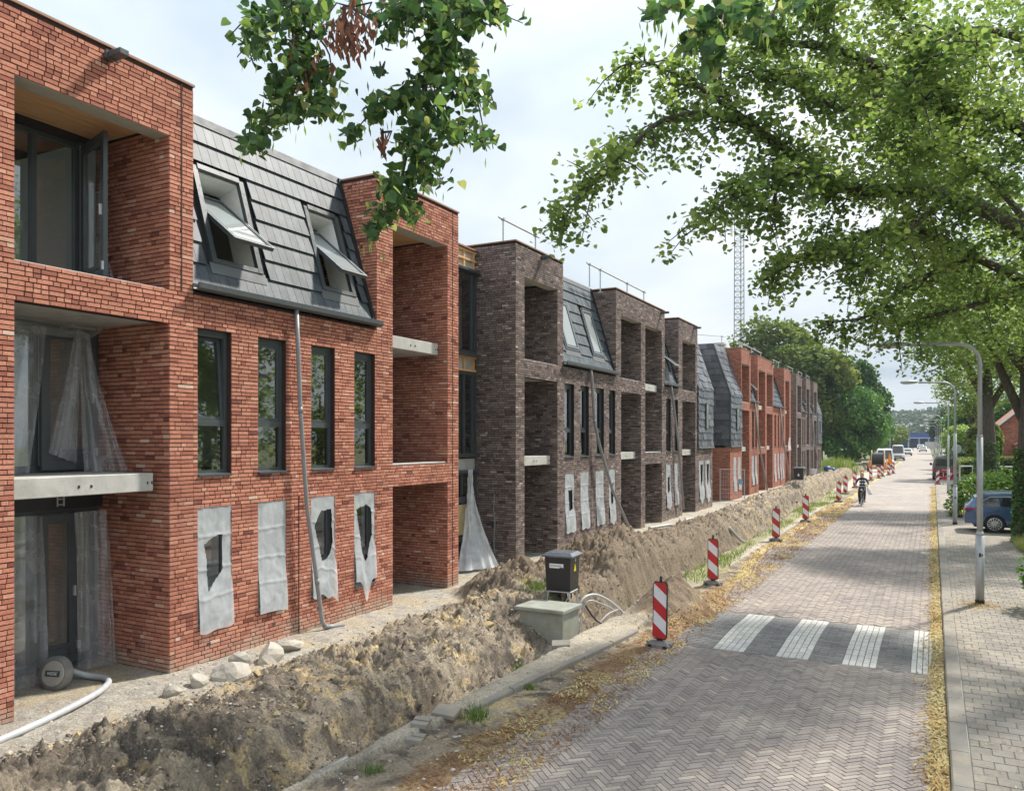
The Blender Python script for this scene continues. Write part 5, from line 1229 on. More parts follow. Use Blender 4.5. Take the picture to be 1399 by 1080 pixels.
pipe('cable', 'black cable trailing from the vault corner into the trench', 'cable', [(-5.72, 13.75, .42), (-5.66, 13.8, .30), (-5.55, 13.85, .14), (-5.4, 13.9, .05)], .018, M_black)
def zt(x, y, d=0): return soil_z(x, y)+d
for lb, y0, y1 in (('grey pipe length showing in the trench, nearer the camera', 6.6, 7.25), ('grey pipe length showing in the trench, just past the gap', 7.75, 8.75)):
    pts = [(float(trench_x(np.array(y)))+.12, y, -.20+.02*(y-y0)) for y in np.linspace(y0, y1, 5)]; pipe('trench_pipe', lb, 'pipe', pts, .04, M_pvc, grp='grey pipe in the trench')
pipe('corrugated_hose', 'short black corrugated hose curled over the trench pipe', 'hose', [(-5.82, 6.95, -.4), (-5.86, 7.08, -.22), (-5.78, 7.2, -.16), (-5.68, 7.26, -.24), (-5.70, 7.36, -.4)], .04, M_black)
for k, lb in enumerate(('brown root end sticking out of the trench bottom, nearest the camera', 'brown forked root beside the black corrugated hose')):
    pipe('root', lb, 'root', [(-5.95+.05*k, 6.2+.25*k, -.32), (-5.8, 6.45+.25*k, -.12), (-5.66, 6.7+.22*k, -.06), (-5.6, 6.9+.2*k, -.18)], .022, M_bark, 6)
for lb, pts in (('white pipe offcut lying across the far heap', [(-6.6, 29.5, 0), (-6.2, 30.2, .08), (-5.9, 31.2, .02)]), ('white pipe offcut on the path at the foot of the slanted pipe', [(-9.2, 28.2, .1), (-8.9, 28.7, .14), (-8.7, 29.3, .14)]), ('small grey pipe offcut in front of the brick pier', [(-8.6, 29.3, .06), (-8.3, 29.9, .1), (-8.2, 30.4, .1)])):
    pipe('pipe_offcut', lb, 'pipe', [(x, y, zt(x, y, .06+z)) for x, y, z in pts], .055, M_cond, grp='loose pipe offcuts')
# the old kerb: concrete kerb stones left of the verge
t = thing('old_kerb', 'old grey concrete kerb edging between the sandy strip and the verge', 'kerb', (-5, 11, 0)); 
def cx(y): return -5.22+(y-8.7)*.105
for k in range(6):
    y0 = 8.62+k*1.0; y1 = y0+.985
    if y1 > 14.6: break
    m = MB(); m.loft([[(cx(y)+a, y, z) for a, z in ((-.0, -.1), (.075, -.1), (.075, .085), (.06, .105), (-.0, .108))] for y in (y0, y1)]); o = m.build('kerb_stone', M_kerb, t); o.location.z += random.uniform(-.012, .006)
for lb, (x, y, s) in zip(('broken grey paving slab near the end of the old kerb', 'small dark paving slab sunk in the sandy strip', 'grey slab lying flat on the sand beside the dirt clods'), ((-5.32, 8.35, .3), (-5.62, 9.3, .24), (-5.42, 12.0, .3))):
    m = MB(); z = soil_z(x, y); m.bbox(-s/2, s/2, -s/2, s/2, -.03, .03, .008); o = props(m.build('paving_slab', M_kerb), lb, 'slab', 'loose paving slabs'); o.location = (x, y, z+.015); o.rotation_euler = (random.uniform(-.1, .1), random.uniform(-.1, .1), random.uniform(0, 1.5))
BRL = ['nearest', 'second', 'third', 'farthest']
for k in range(4):
    m = MB(); x, y = -5.25-.05*k, 7.55+.13*k; m.bbox(-.1, .1, -.05, .05, -.03, .03, .006); o = props(m.build('loose_paver', M_pavb if 'M_pavb' in globals() else M_kerb), BRL[k]+' of four grey pavers left in a row beside the trench', 'paver', 'loose pavers by the trench'); o.location = (x, y, zt(x, y, .02)); o.rotation_euler = (0, .05, .25)
# clay lumps and rubble stones
def boulder(label, x, y, s, mat, seed, name='rubble_stone', cat='stone', group='pale rubble along the red wall', up=.28):
    s = tuple(q*(.82 if name == 'rubble_stone' else 1) for q in s); rd = np.random.default_rng(seed); m = bpy.data.meshes.new(name); import bmesh
    bm = bmesh.new(); bmesh.ops.create_icosphere(bm, subdivisions=2, radius=1)
    pl = [(Vector(rd.normal(0, 1, 3)).normalized(), rd.uniform(.45, .8)) for _ in range(9)]
    for v in bm.verts:
        for nrm, dd in pl:
            k = v.co.dot(nrm)
            if k > dd: v.co -= nrm*(k-dd)
        v.co += Vector(rd.normal(0, .025, 3)); v.co = Vector((v.co.x*s[0], v.co.y*s[1], v.co.z*s[2]))
    bm.to_mesh(m); bm.free(); m.materials.append(mat); o = bpy.data.objects.new(name, m); COL.objects.link(o); o.location = (x, y, soil_z(x, y)+s[2]*up); o.rotation_euler = (0, 0, rd.uniform(0, 3)); return props(o, label, cat, group)
for i, (lb, x, y, s) in enumerate((('small pale stone, nearest the camera and left of the row', -9.0, 7.35, (.2, .18, .16)), ('low pale stone just right of the brick corner', -9.12, 7.85, (.22, .2, .17)), ('large flat topped pale stone, third in the row by the wall', -8.92, 8.25, (.36, .28, .27)),
      ('broad pale stone behind the large flat topped one', -9.25, 8.75, (.36, .24, .2)), ('large rounded pale stone with a shaded face, fifth in the row', -9.1, 9.2, (.42, .3, .3)), ('long pale stone slab at the far end of the row', -9.33, 9.75, (.42, .22, .18)))): boulder(lb, x, y, s, M_stone, 40+i)
M_clay = simple('yellow_clay', (.36, .27, .13), .95, var=.25, scale=8, bump=.8, bscale=22, dirt=(.16, .12, .08), obj=True)
for i, (x, y, s) in enumerate(((-8.55, 6.1, .13), (-8.42, 6.35, .10), (-8.62, 5.75, .11), (-8.2, 8.05, .09), (-7.4, 9.1, .12), (-7.0, 10.6, .1), (-6.9, 12.2, .11))):
    boulder(('brown clay lump at the foot of the path, left pair', 'smaller brown clay lump beside its neighbour at the path', 'yellow clay lump at the left picture edge', 'reddish clay lump on the heap crest before the stones', 'ochre lump half way along the near heap', 'ochre lump on the middle of the near heap', 'ochre lump near the vault on the near heap')[i], x, y, (s, s*.8, s*.8), M_clay, 70+i, 'clay_lump', 'clay lump', 'clay lumps on the near heap')
# ---- round pipe end with a plate, lying by the door
M_hub = simple('grey_hub', (.20, .195, .185), .6, var=.12, dirt=(.34, .31, .25)); M_hubl = simple('grey_hub_face', (.42, .40, .37), .6, var=.1)
t = thing('pipe_end_cap', 'round grey pipe end cap with a dark name plate, leaning by the plastic film', 'pipe cap', (0, 0, 0))
m = MB(); m.lathe([(.19, -.04), (.235, -.02), (.24, .05), (.22, .08), (.16, .16), (.07, .26), (.055, .32)], n=28, axis='y'); m.build('cap_body', M_hub, t, smooth=False)
m = MB(); m.lathe([(.165, -.048), (.17, -.04)], n=28, axis='y'); m.build('cap_face', M_hubl, t)
m = MB(); m.box(-.11, .11, -.056, -.049, -.04, .04); m.build('name_plate', M_frame, t)
fc = bpy.data.curves.new('plate_lettering', 'FONT'); fc.body = 'MCCOA'; fc.size = .062; fc.align_x = 'CENTER'; fc.align_y = 'CENTER'; fc.extrude = .001; fc.materials.append(M_white)
def text(body, size, mat, parent, loc, rot=(PI/2, 0, 0), name='lettering', sx=1.0):
    fc = bpy.data.curves.new(name, 'FONT'); fc.body = body; fc.size = size; fc.align_x = 'CENTER'; fc.align_y = 'CENTER'; fc.extrude = .0012
    tmp = bpy.data.objects.new('tmp', fc); COL.objects.link(tmp); dg = bpy.context.evaluated_depsgraph_get(); me = bpy.data.meshes.new_from_object(tmp.evaluated_get(dg)); bpy.data.objects.remove(tmp); bpy.data.curves.remove(fc)
    me.materials.clear(); me.materials.append(mat); o = bpy.data.objects.new(name, me); link(o, parent); o.location = loc; o.rotation_euler = rot; o.scale = (sx, 1, 1); return o
bpy.data.curves.remove(fc)
text('NSSSE', .058, M_white, t, (0, -.058, 0))
t.location = (-10.72, 6.80, .26); t.rotation_euler = (math.radians(-14), 0, math.radians(18))
pipe('grey_hose', 'thick pale hose bending away from the round cap, past the brick pier', 'hose', [(-10.80, 7.1, .20), (-10.68, 7.25, .12), (-10.45, 7.33, .1), (-10.2, 7.24, .1), (-10.0, 7.02, .10), (-9.82, 6.75, .11), (-9.62, 6.3, .11), (-9.46, 5.8, .1), (-9.32, 5.2, .09), (-9.2, 4.5, .08)], .044, M_cond, 12)
# ---- street lamps
def lamp(label, x, y, h=5.4, first=None, z=SWZ, arm=1.75, flip=1):
    if first is not None:
        o = copy_tree(first); o['label'] = label; o.location = (x, y, z); return o
    t = thing('street_lamp', label, 'street lamp', (0, 0, 0), 0, 'street lamps along the pavement')
    m = MB(); m.tube([(0, 0, 0), (0, 0, 1.42)], .082, 14); m.tube([(0, 0, 1.42), (0, 0, 1.50)], [.082, .058], 14); m.tube([(0, 0, 1.5), (0, 0, 3.45)], .058, 14); m.tube([(0, 0, 3.45), (0, 0, 3.5)], [.058, .045], 14)
    pts = [(0, 0, 3.5), (0, 0, h-.42)]+[(-.42+.42*math.cos(a), 0, h-.42+.42*math.sin(a)) for a in np.linspace(.2, PI/2, 7)]+[(-arm+.45, 0, h+.02)]
    m.tube(pts, [.045, .042]+[.036]*8, 12); m.build('pole', M_alu, t, smooth=True)
    m = MB(); m.tube([(0, 0, -.02), (0, 0, .09)], .088, 14); m.build('ground_sleeve', M_black, t)
    m = MB(); m.box(-.02, .02, -.086, -.078, .98, 1.06); m.box(.03, .05, -.08, -.07, 1.0, 1.04); m.build('hatch', M_black, t)
    a0 = -arm; prof = [(-.12, .03), (-.2, .05), (-.35, .085), (-.52, .10), (-.66, .085), (-.76, .03)]
    m = MB(); m.loft([[(-arm+.55+q, r*1.35*math.cos(th), h+.03+r*.62*math.sin(th)+(.03 if math.sin(th) > 0 else 0)) for th in np.linspace(0, 2*PI, 12, endpoint=False)] for q, r in prof]); m.build('lamp_head', M_alu, t, smooth=True)
    m = MB(); m.loft([[(-arm+.55+q, r*1.1*math.cos(th), h+.015-r*.55*max(0, math.sin(th))) for th in np.linspace(0, PI, 7)] for q, r in prof[1:-1]], caps=False, closed=False); m.build('lens', M_lens, t, smooth=True)
    t.location = (x, y, z); return t
M_lens = simple('lamp_lens', (.55, .57, .58), .25, var=.05)
L0 = lamp('nearest street lamp, whole pole standing on the pavement', 0.86, 19.12)
l2 = lamp('second street lamp, with a rusty pole foot beside the blue car', 0.78, 36.35, first=L0); l2.scale = (1, 1, 1.05)
lamp('third street lamp, just before the barrier boards', 0.86, 57.2, first=L0).scale = (1, 1, 1.05)
for lb, y in (('fourth street lamp, beyond the dark van', 98.0), ('fifth street lamp down the right side of the street', 122.0), ('sixth street lamp down the right side of the street', 148.0), ('seventh street lamp down the right side of the street', 178.0), ('eighth street lamp, near the blue bridge', 215.0)):
    o = lamp(lb, .85+float(road_dx(np.array(float(y))))*1.0, y, first=L0); o.scale = (1, 1, 1.1)
o = lamp('lone street lamp on the left side, among the green trees', -5.5, 128.0, first=L0); o.rotation_euler = (0, 0, PI)
# ---- cyclist
def skin_body(name, joints, edges, mat, parent=None, sub=2):
    me = bpy.data.meshes.new(name); me.from_pydata([j[:3] for j in joints], edges, []); o = bpy.data.objects.new(name, me); COL.objects.link(o)
    s = o.modifiers.new('skin', 'SKIN'); s.use_smooth_shade = True
    for v, j in zip(me.skin_vertices[0].data, joints): v.radius = (j[3], j[4] if len(j) > 4 else j[3])
    me.skin_vertices[0].data[0].use_root = True
    o.modifiers.new('sub', 'SUBSURF').levels = sub; o.modifiers['sub'].render_levels = sub
    dg = bpy.context.evaluated_depsgraph_get(); m2 = bpy.data.meshes.new_from_object(o.evaluated_get(dg)); bpy.data.objects.remove(o); m2.materials.clear(); m2.materials.append(mat)
    o = bpy.data.objects.new(name, m2); link(o, parent)
    for p in m2.polygons: p.use_smooth = True
    return o
M_skin = simple('skin', (.52, .31, .22), .55, var=.06); M_hair = simple('blond_hair', (.50, .40, .26), .6, var=.2); M_navy = simple('navy_cloth', (.018, .022, .06), .85, var=.3, scale=8); M_trou = simple('dark_trousers', (.022, .022, .03), .85, var=.2); M_whitec = simple('white_cloth', (.62, .63, .66), .8, var=.1)
cyx, cyy = -3.28, 45.6
t = thing('person', 'person riding towards the camera, in a dark blue patterned top and dark trousers', 'person', (0, 0, 0))
B = skin_body('body', [(0, .18, .93, .155, .12), (0, .14, 1.08, .15, .11), (0, .08, 1.25, .17, .115), (0, .03, 1.39, .13, .09), (0, .0, 1.47, .055), (0, -.03, 1.53, .05),          # 0-5 trunk, neck
    (.19, .03, 1.38, .062), (.30, -.08, 1.17, .048), (.27, -.36, 1.05, .036), (-.19, .03, 1.38, .062), (-.30, -.08, 1.17, .048), (-.27, -.36, 1.05, .036),                    # 6-11 arms
    (.10, .14, .90, .10), (.13, -.20, .74, .075), (.12, -.06, .36, .052), (.12, -.05, .27, .045), (-.10, .14, .90, .10), (-.14, -.16, .62, .075), (-.13, .02, .26, .052), (-.13, .02, .17, .045)],
    [(0, 1), (1, 2), (2, 3), (3, 4), (4, 5), (3, 6), (6, 7), (7, 8), (3, 9), (9, 10), (10, 11), (0, 12), (12, 13), (13, 14), (14, 15), (0, 16), (16, 17), (17, 18), (18, 19)], M_navy, t)
me = B.data; me.materials.append(M_trou); me.materials.append(M_skin)
for p in me.polygons: p.material_index = 1 if p.center.z < .93 else (2 if p.center.z > 1.465 or (abs(p.center.x) > .2 and p.center.y < -.30) else 0)
m = MB()
for k in range(2):
    zz = 1.12+k*.15
    for j, (x0, x1) in enumerate(((-.13, -.06), (-.02, .03), (.07, .14))): m.box(x0, x1, -.075+(1.27-zz)*.25-.0, -.055+(1.27-zz)*.25, zz, zz+.07)
m.build('top_pattern', M_whitec, t)
m = MB(); m.sphere((0, -.05, 1.63), (.078, .10, .115), 16); m.sphere((0, -.155, 1.615), (.014, .02, .02), 8)
for s in (-1, 1): m.sphere((s*.08, -.04, 1.62), (.012, .02, .03), 8)
m.build('head', M_skin, t, smooth=True)
m = MB()
for s in (-1, 1): m.sphere((s*.032, -.142, 1.645), (.012, .008, .007), 8, 0)
m.box(-.025, .025, -.146, -.138, 1.565, 1.572); m.build('face_features', M_trou, t)
m = MB(); m.sphere((0, -.025, 1.665), (.09, .105, .10), 14); m.sphere((0, .04, 1.60), (.085, .07, .10), 12); m.build('hair', M_hair, t, smooth=True)
for s, zf in ((1, .22), (-1, .12)):
    m = MB(); m.sphere((s*.125, -.10 if s > 0 else -.03, zf), (.045, .12, .045), 10); m.build('shoe', M_black, t, smooth=True)
    hb = skin_body('hand', [(s*.27, -.37, 1.05, .03, .02), (s*.26, -.42, 1.045, .03, .018)], [(0, 1)], M_skin, t, 1)
    for k in range(4):
        m = MB(); x = s*(.23+k*.022); m.tube([(x, -.42, 1.06), (x, -.455, 1.055), (x, -.465, 1.03), (x, -.45, 1.012)], [.0095, .0095, .009, .008], 6); m.build('finger', M_skin, t)
    m = MB(); m.tube([(s*.235, -.38, 1.04), (s*.21, -.41, 1.02), (s*.205, -.43, 1.015)], .01, 6); m.build('thumb', M_skin, t)
t.location = (cyx, cyy, 0)
t = thing('bicycle', 'black city bicycle with a front lamp, ridden towards the camera', 'bicycle', (0, 0, 0))
for y in (-.55, .55):
    m = MB(); m.lathe([(.325, -.018), (.345, 0), (.325, .018), (.312, 0)], (0, y, .345), 28, 'x', caps=False); w_ = m.build('wheel', M_tyre, t)
    m = MB()
    for k in range(12): a = k*PI/6; m.tube([(0.012*(1 if k % 2 else -1), y, .345), (0, y+.315*math.cos(a), .345+.315*math.sin(a))], .0022, 4)
    m.lathe([(.30, -.01), (.312, -.012), (.312, .012), (.30, .01)], (0, y, .345), 28, 'x', caps=False); m.tube([(-.05, y, .345), (.05, y, .345)], .02, 8); m.build('rim', M_galv, w_)
    m = MB(); m.loft([[(x, y+.372*math.cos(a), .345+.372*math.sin(a)) for x in (-.028, .028)] for a in np.linspace(.15 if y < 0 else .3, 2.9, 14)], caps=False, closed=False); m.build('mudguard', M_black, t)
m = MB(); m.tube([(0, -.55, .345), (0, -.42, .95), (0, -.40, 1.02)], .018, 8); m.tube([(0, .55, .345), (0, .05, .28), (0, .18, .86)], .016, 8); m.tube([(0, -.43, .88), (0, .05, .30)], .018, 8); m.tube([(0, -.44, .78), (0, .12, .6)], .016, 8); m.tube([(0, .55, .345), (0, .16, .8)], .011, 6); m.build('frame', M_black, t)
m = MB(); m.tube([(-.30, -.32, 1.02), (-.24, -.40, 1.03), (-.12, -.44, 1.02), (0, -.42, 1.02), (.12, -.44, 1.02), (.24, -.40, 1.03), (.30, -.32, 1.02)], .013, 8); m.build('handlebar', M_galv, t)
m = MB(); m.loft([[(-.09, .25, .86), (.09, .25, .86), (.09, .25, .91), (-.09, .25, .91)], [(-.03, -.02, .86), (.03, -.02, .86), (.03, -.02, .89), (-.03, -.02, .89)]]); m.build('saddle', M_black, t)
m = MB(); m.lathe([(.045, -.02), (.05, .02), (.02, .06)], (0, -.52, .86), 12, 'y'); m.build('headlight', M_lampw, t)
m = MB(); m.tube([(-.14, -.03, .28), (.14, .07, .28)], .01, 6); m.box(-.18, -.09, .0, .09, .155, .18); m.box(.08, .18, -.08, .02, .235, .26); m.lathe([(.09, .05), (.09, .055)], (0, .05, .28), 14, 'x'); m.build('crank', M_black, t)
t.location = (cyx, cyy, 0)
m = MB(); m.loft([[(.27+a*k+dx, -.44+b*k*.8, z) for a, b in ((-1, -1), (1, -1), (1, 1), (-1, 1))] for z, k, dx in ((1.0, .02, 0), (.92, .05, .03), (.80, .085, .08), (.68, .10, .13), (.60, .07, .15))]); o = props(m.build('carrier_bag', M_whitec), 'white carrier bag swinging from the cyclist\'s handlebar', 'bag'); o.location = (cyx, cyy, 0)
# ---- vehicles
def wheel(t, x, y, r, s, w=.2):
    m = MB(); m.lathe([(r*.68, -w/2), (r*.95, -w/2), (r, -w/2+.03), (r, w/2-.03), (r*.95, w/2), (r*.68, w/2)], (0, 0, 0), 28, 'y'); o = m.build('wheel', M_tyre, t)
    q = MB(); yo = s*(w/2+.004); q.lathe([(r*.66, -.006), (r*.69, .0), (r*.66, .006)], (0, yo, 0), 24, 'y')
    q2 = MB()
    for k in range(14):
        a = k*2*PI/14; da = .05 if k % 2 else -.05; c, s_ = math.cos(a), math.sin(a)
        q2.tube([(r*.14*math.cos(a+da), yo+s*.012, r*.14*math.sin(a+da)), (r*.66*c, yo+s*.008, r*.66*s_)], [.022, .016], 4)
    q2.lathe([(r*.17, -.02), (r*.15, .018)], (0, yo, 0), 14, 'y'); q2.lathe([(r*.63, -.008), (r*.70, .0), (r*.63, .014)], (0, yo, 0), 26, 'y', caps=False)
    q2.build('rim', M_alloy, o); q = MB(); q.lathe([(r*.64, -.004), (r*.64, .0)], (0, yo-s*.012, 0), 24, 'y'); q.build('brake_disc', M_black, o); o.location = (x, y, r)
    return o
def estate_car(label, paintm, loc, rz=0.0):
    """estate car, length along +x, rear at x = 0; side y = -w faces the camera"""
    t = thing('parked_car', label, 'car', (0, 0, 0)); W = .91
    # upper outline (x, z) and lower outline; wheel arches cut in the side
    top = [(0.05, .62), (0.0, .80), (.06, .98), (.16, 1.02), (.38, 1.30), (.62, 1.44), (1.3, 1.475), (2.1, 1.45), (2.75, 1.36), (3.45, 1.02), (4.2, .92), (4.62, .74), (4.68, .5)]
    arches = [(.98, .355), (3.78, .355)]
    def low(x):
        z = .27 if .3 < x < 4.4 else .34
        for ax, r in arches:
            if abs(x-ax) < r: z = max(z, .335+math.sqrt(max(0, r*r-(x-ax)**2)))
        return z
    xs = sorted(set([round(v, 3) for v in np.linspace(.04, 4.66, 78)]+[.64, 1.32]))
    def zt_(x): return float(np.interp(x, [p[0] for p in sorted(top)], [p[1] for p in sorted(top)]))
    belt = lambda x: min(zt_(x)-.005, .945+.03*(x > 1)*min(1, 1)-(.02 if x > 3 else 0))
    zs = np.linspace(0, 1, 15)
    def half(x, z):
        b = belt(x); w = W-.05*(1-min(1, (z-.2)/.4))**2
        if z > b: w -= (z-b)*.42+.0
        w -= .16*max(0, (.45-x)/.45)**2+.20*max(0, (x-3.9)/.78)**2
        w += .012*math.exp(-((z-.78)/.05)**2)
        return w
    V, F = [], []; nx_, nz = len(xs), len(zs)
    for s in (-1, 1):
        b0 = len(V)
        for x in xs:
            lo, hi = low(x), zt_(x)
            for q in zs:
                z = lo+(hi-lo)*q; k = q**6*.10; V.append((x, s*(half(x, z)-k), z))
        for i in range(nx_-1):
            for j in range(nz-1):
                a = b0+i*nz+j; f = (a, a+nz, a+nz+1, a+1); F.append(f if s < 0 else f[::-1])
    tot = nx_*nz
    for i in range(nx_-1): a = i*nz+nz-1; F.append((a, a+nz, tot+a+nz, tot+a))
    for i in (0, nx_-1):
        for j in range(nz-1): a = i*nz+j; F.append((a, a+1, tot+a+1, tot+a) if i else (a+1, a, tot+a, tot+a+1))
    m = MB(); m.add(V, F); body = m.build('body', paintm, t, smooth=True)
    try: body.data.set_sharp_from_angle(angle=math.radians(38))
    except Exception: pass
    def glass(pts, name='side_window', e=.006):
        for s in (-1, 1):
            q = MB(); top_ = [(x, s*(half(x, z)+e-(.012 if z > 1.34 else 0)), z) for x, z in pts]; q.add(top_+[(x, y-s*.02, z) for x, y, z in top_], [tuple(range(len(pts))) if s < 0 else tuple(reversed(range(len(pts))))]); q.build(name, M_carglass2, t)
    glass([(.55, 1.00), (1.02, 1.0), (1.18, 1.30), (.86, 1.31), (.70, 1.22)]); glass([(1.10, 1.0), (1.95, 1.0), (1.95, 1.33), (1.26, 1.32)]); glass([(2.02, 1.0), (3.0, .99), (2.72, 1.24), (2.45, 1.31), (2.02, 1.33)])
    for s in (-1, 1):
        q = MB(); q.tube([(x, s*(half(x, z)+.008-(.01 if z > 1.3 else 0)), z) for x, z in ((.50, .985), (.62, 1.2), (.85, 1.335), (1.4, 1.355), (2.2, 1.345), (2.7, 1.26))], .009, 5); q.build('chrome_trim', M_galv, t)
        q = MB(); P = [(.40, 1.02), (.47, 1.0), (.60, 1.2), (.56, 1.2)]; q.add([(x, s*(half(x, z)+.011), z) for x, z in P], [(0, 1, 2, 3) if s < 0 else (3, 2, 1, 0)]); q.build('chrome_trim', M_galv, t)
        q = MB(); q.tube([(.7, s*.66, 1.46), (1.3, s*.67, 1.51), (2.2, s*.66, 1.48)], .014, 6); q.build('roof_rail', M_galv, t)
        q = MB(); P = [(.035, .80), (.30, .84), (.44, .90), (.20, .93), (.07, .93)]; tp = [(x, s*(half(x, z)+.012), z) for x, z in P]; q.loft([tp, [(x, y-s*.05, z) for x, y, z in tp]]); q.build('tail_light', M_lampr, t)
        q = MB(); q.bbox(1.78, 1.98, s*(W+.006)-.015, s*(W+.006)+.015, .86, .89, .004); q.bbox(2.85, 3.05, s*(W+.006)-.015, s*(W+.006)+.015, .85, .88, .004); q.build('door_handle', paintm, t)
        q = MB()
        for x in (1.06, 2.0, 3.05): q.tube([(x, s*(half(x, z)+.0005), z) for z in np.linspace(.42, .94, 6)], .004, 4)
        q.tube([(x, s*(half(x, .34)+.004), .34) for x in np.linspace(1.4, 3.4, 5)], .02, 5); q.build('door_seam', M_black, t)
        q = MB(); q.bbox(2.86, 3.04, s*1.0-.07, s*1.0+.07, .98, 1.10, .03); q.build('mirror', paintm, t)
        for ax, r in arches:
            q = MB(); q.loft([[(ax+rr*math.cos(a), y, .335+rr*math.sin(a)) for rr, y in ((r-.005, s*.55), (r-.005, s*.86))] for a in np.linspace(-.2, PI+.2, 14)], caps=False, closed=False); q.build('wheel_arch', M_black, t)
            wheel(t, ax, s*.80, .335, s)
    m = MB(); m.box(.35, 4.4, -.7, .7, .2, .45); m.build('underbody', M_black, t)
    m = MB(); m.box(-.012, .03, -.26, .26, .62, .73); m.build('number_plate', M_yellow, t)
    m = MB(); m.add([(.20, -.60, 1.05), (.20, .60, 1.05), (.40, .52, 1.30), (.40, -.52, 1.30)], [(3, 2, 1, 0)]); m.build('rear_window', M_carglass2, t)
    t.location = loc; t.rotation_euler = (0, 0, rz); return t
M_carglass2 = simple('dark_car_glass', (.012, .014, .016), .05, spec=.8)
estate_car('blue estate car parked across the pavement, rear towards the street', M_blue, (0.98, 34.5, SWZ), math.radians(1)).scale = (1, 1, .97)
def van(label, paintm, loc, rz=0.0, L_=5.0, W=.96, H_=1.98, nose=1.15, rear_near=False, group=None, cat='van', name='parked_van', hood=1.05):
    """front towards -y unless rear_near; y = 0 is the end nearest the camera"""
    t = thing(name, label, cat, (0, 0, 0), 0, group)
    if rear_near: prof = [(0, .35), (-.02, .75), (.03, 1.05), (.16, H_-.12), (.35, H_), (L_-1.6, H_-.03), (L_-1.0, hood+.05), (L_-.15, hood-.2), (L_, .5)]
    else: prof = [(0, .35), (-.02, .62), (.10, hood-.12), (nose*.85, hood+.02), (nose+.55, H_-.12), (nose+.85, H_), (L_-.25, H_-.02), (L_-.05, 1.1), (L_, .4)]
    ys = [p[0] for p in prof]; rings = []
    def wx(z): return W-max(0, z-1.05)*.16-(.04 if z < .5 else 0)
    ring_n = []
    for y, z in prof:
        zl = .28; rings.append([(-wx(zl), y, zl), (-wx(min(z, 1.0)), y, lerp(zl, z, .55)), (-wx(z)+.02, y, z-.06), (-wx(z)+.14, y, z), (wx(z)-.14, y, z), (wx(z)-.02, y, z-.06), (wx(min(z, 1.0)), y, lerp(zl, z, .55)), (wx(zl), y, zl)])
    m = MB(); m.loft(rings); m.build('body', paintm, t, smooth=False)
    if rear_near:
        m = MB(); m.add([(-.74, .055-.012, 1.18), (.74, .055-.012, 1.18), (.68, .148-.012, H_-.2), (-.68, .148-.012, H_-.2)], [(0, 1, 2, 3)]); m.build('rear_window', M_carglass2, t)
        for s in (-1, 1):
            m = MB(); m.box(s*.84-.07, s*.84+.07, -.03, .06, .72, 1.05); m.build('tail_light', M_lampr, t)
            m = MB(); m.bbox(s*1.1-.1, s*1.1+.1, L_-2.0, L_-1.88, 1.15, 1.36, .03); m.build('mirror', M_black, t)
        m = MB(); m.box(-.9, .9, -.06, .06, .36, .58); m.build('bumper', M_black, t); m = MB(); m.box(-.26, .26, -.065, -.045, .78, .89); m.build('number_plate', M_yellow, t)
    else:
        y0, y1 = nose*.85, nose+.55; n = Vector((0, -(H_-.12-hood-.02), (y1-y0))).normalized()*.012
        f = lambda k: (lerp(y0, y1, k)+n.y, lerp(hood+.02, H_-.12, k)+n.z)
        a, b = f(.08), f(.94); m = MB(); m.add([(-.80, *a), (.80, *a), (.68, *b), (-.68, *b)], [(0, 1, 2, 3)]); m.build('windscreen', M_carglass2, t)
        for s in (-1, 1):
            m = MB(); m.bbox(s*.70-.15, s*.70+.15, -.04, .06, .68, .84, .02); m.build('headlight', M_lampw, t); m = MB(); m.bbox(s*1.08-.09, s*1.08+.09, nose+.1, nose+.22, 1.05, 1.28, .03); m.build('mirror', M_black, t)
            m = MB(); m.add([(s*(W+.004), nose+.25, 1.08), (s*(W+.004), nose+1.5, 1.08), (s*(wx(H_-.2)+.006), nose+1.5, H_-.25), (s*(wx(H_-.2)+.006), nose+.75, H_-.25)], [(0, 1, 2, 3) if s < 0 else (3, 2, 1, 0)]); m.build('side_window', M_carglass2, t)
        m = MB(); m.bbox(-.55, .55, -.05, .03, .62, .78, .01); m.bbox(-.88, .88, -.06, .05, .30, .52, .02); m.build('grille', M_black, t); m = MB(); m.box(-.26, .26, -.075, -.058, .44, .54); m.build('number_plate', M_yellow, t)
    for y in (.85, L_-.95):
        for s in (-1, 1):
            q = MB(); q.lathe([(.2, -.1), (.31, -.1), (.33, -.07), (.33, .07), (.31, .1), (.2, .1)], (0, 0, 0), 20, 'x'); o = q.build('wheel', M_tyre, t); q = MB(); q.lathe([(.2, -.105), (.19, .105)], (0, 0, 0), 14, 'x'); q.build('rim', M_alloy, o); o.location = (s*(W-.1), y, .33)
    t.location = loc; t.rotation_euler = (0, 0, rz); return t
van('dark grey van seen from behind, parked beyond the red and white barrier', M_vang, (.95, 75.5, .05), 0, 4.9, .99, 1.95, rear_near=True)
van('white delivery van behind the cable reel, half hidden by beacon posts', M_vanw, (-4.85, 100.0, 0), math.radians(3), 5.2, 1.0, 2.35, 1.0, group='vehicles parked on the left')
van('tall white van with a dark windscreen, farther along the left side', M_vanw, (-4.9, 141, 0), math.radians(3), 5.8, 1.02, 2.5, 1.1, group='vehicles parked on the left')
van('white car close behind the tall white van', M_vanw, (-4.6, 182, 0), math.radians(3), 4.3, .88, 1.5, .95, group='vehicles parked on the left', cat='car', name='parked_car', hood=.9)
van('white car on the right, first before the blue bridge', M_vanw, (-2.3, 236, 0), 0, 4.3, .9, 1.48, .95, group='cars before the bridge', cat='car', name='parked_car', hood=.9)
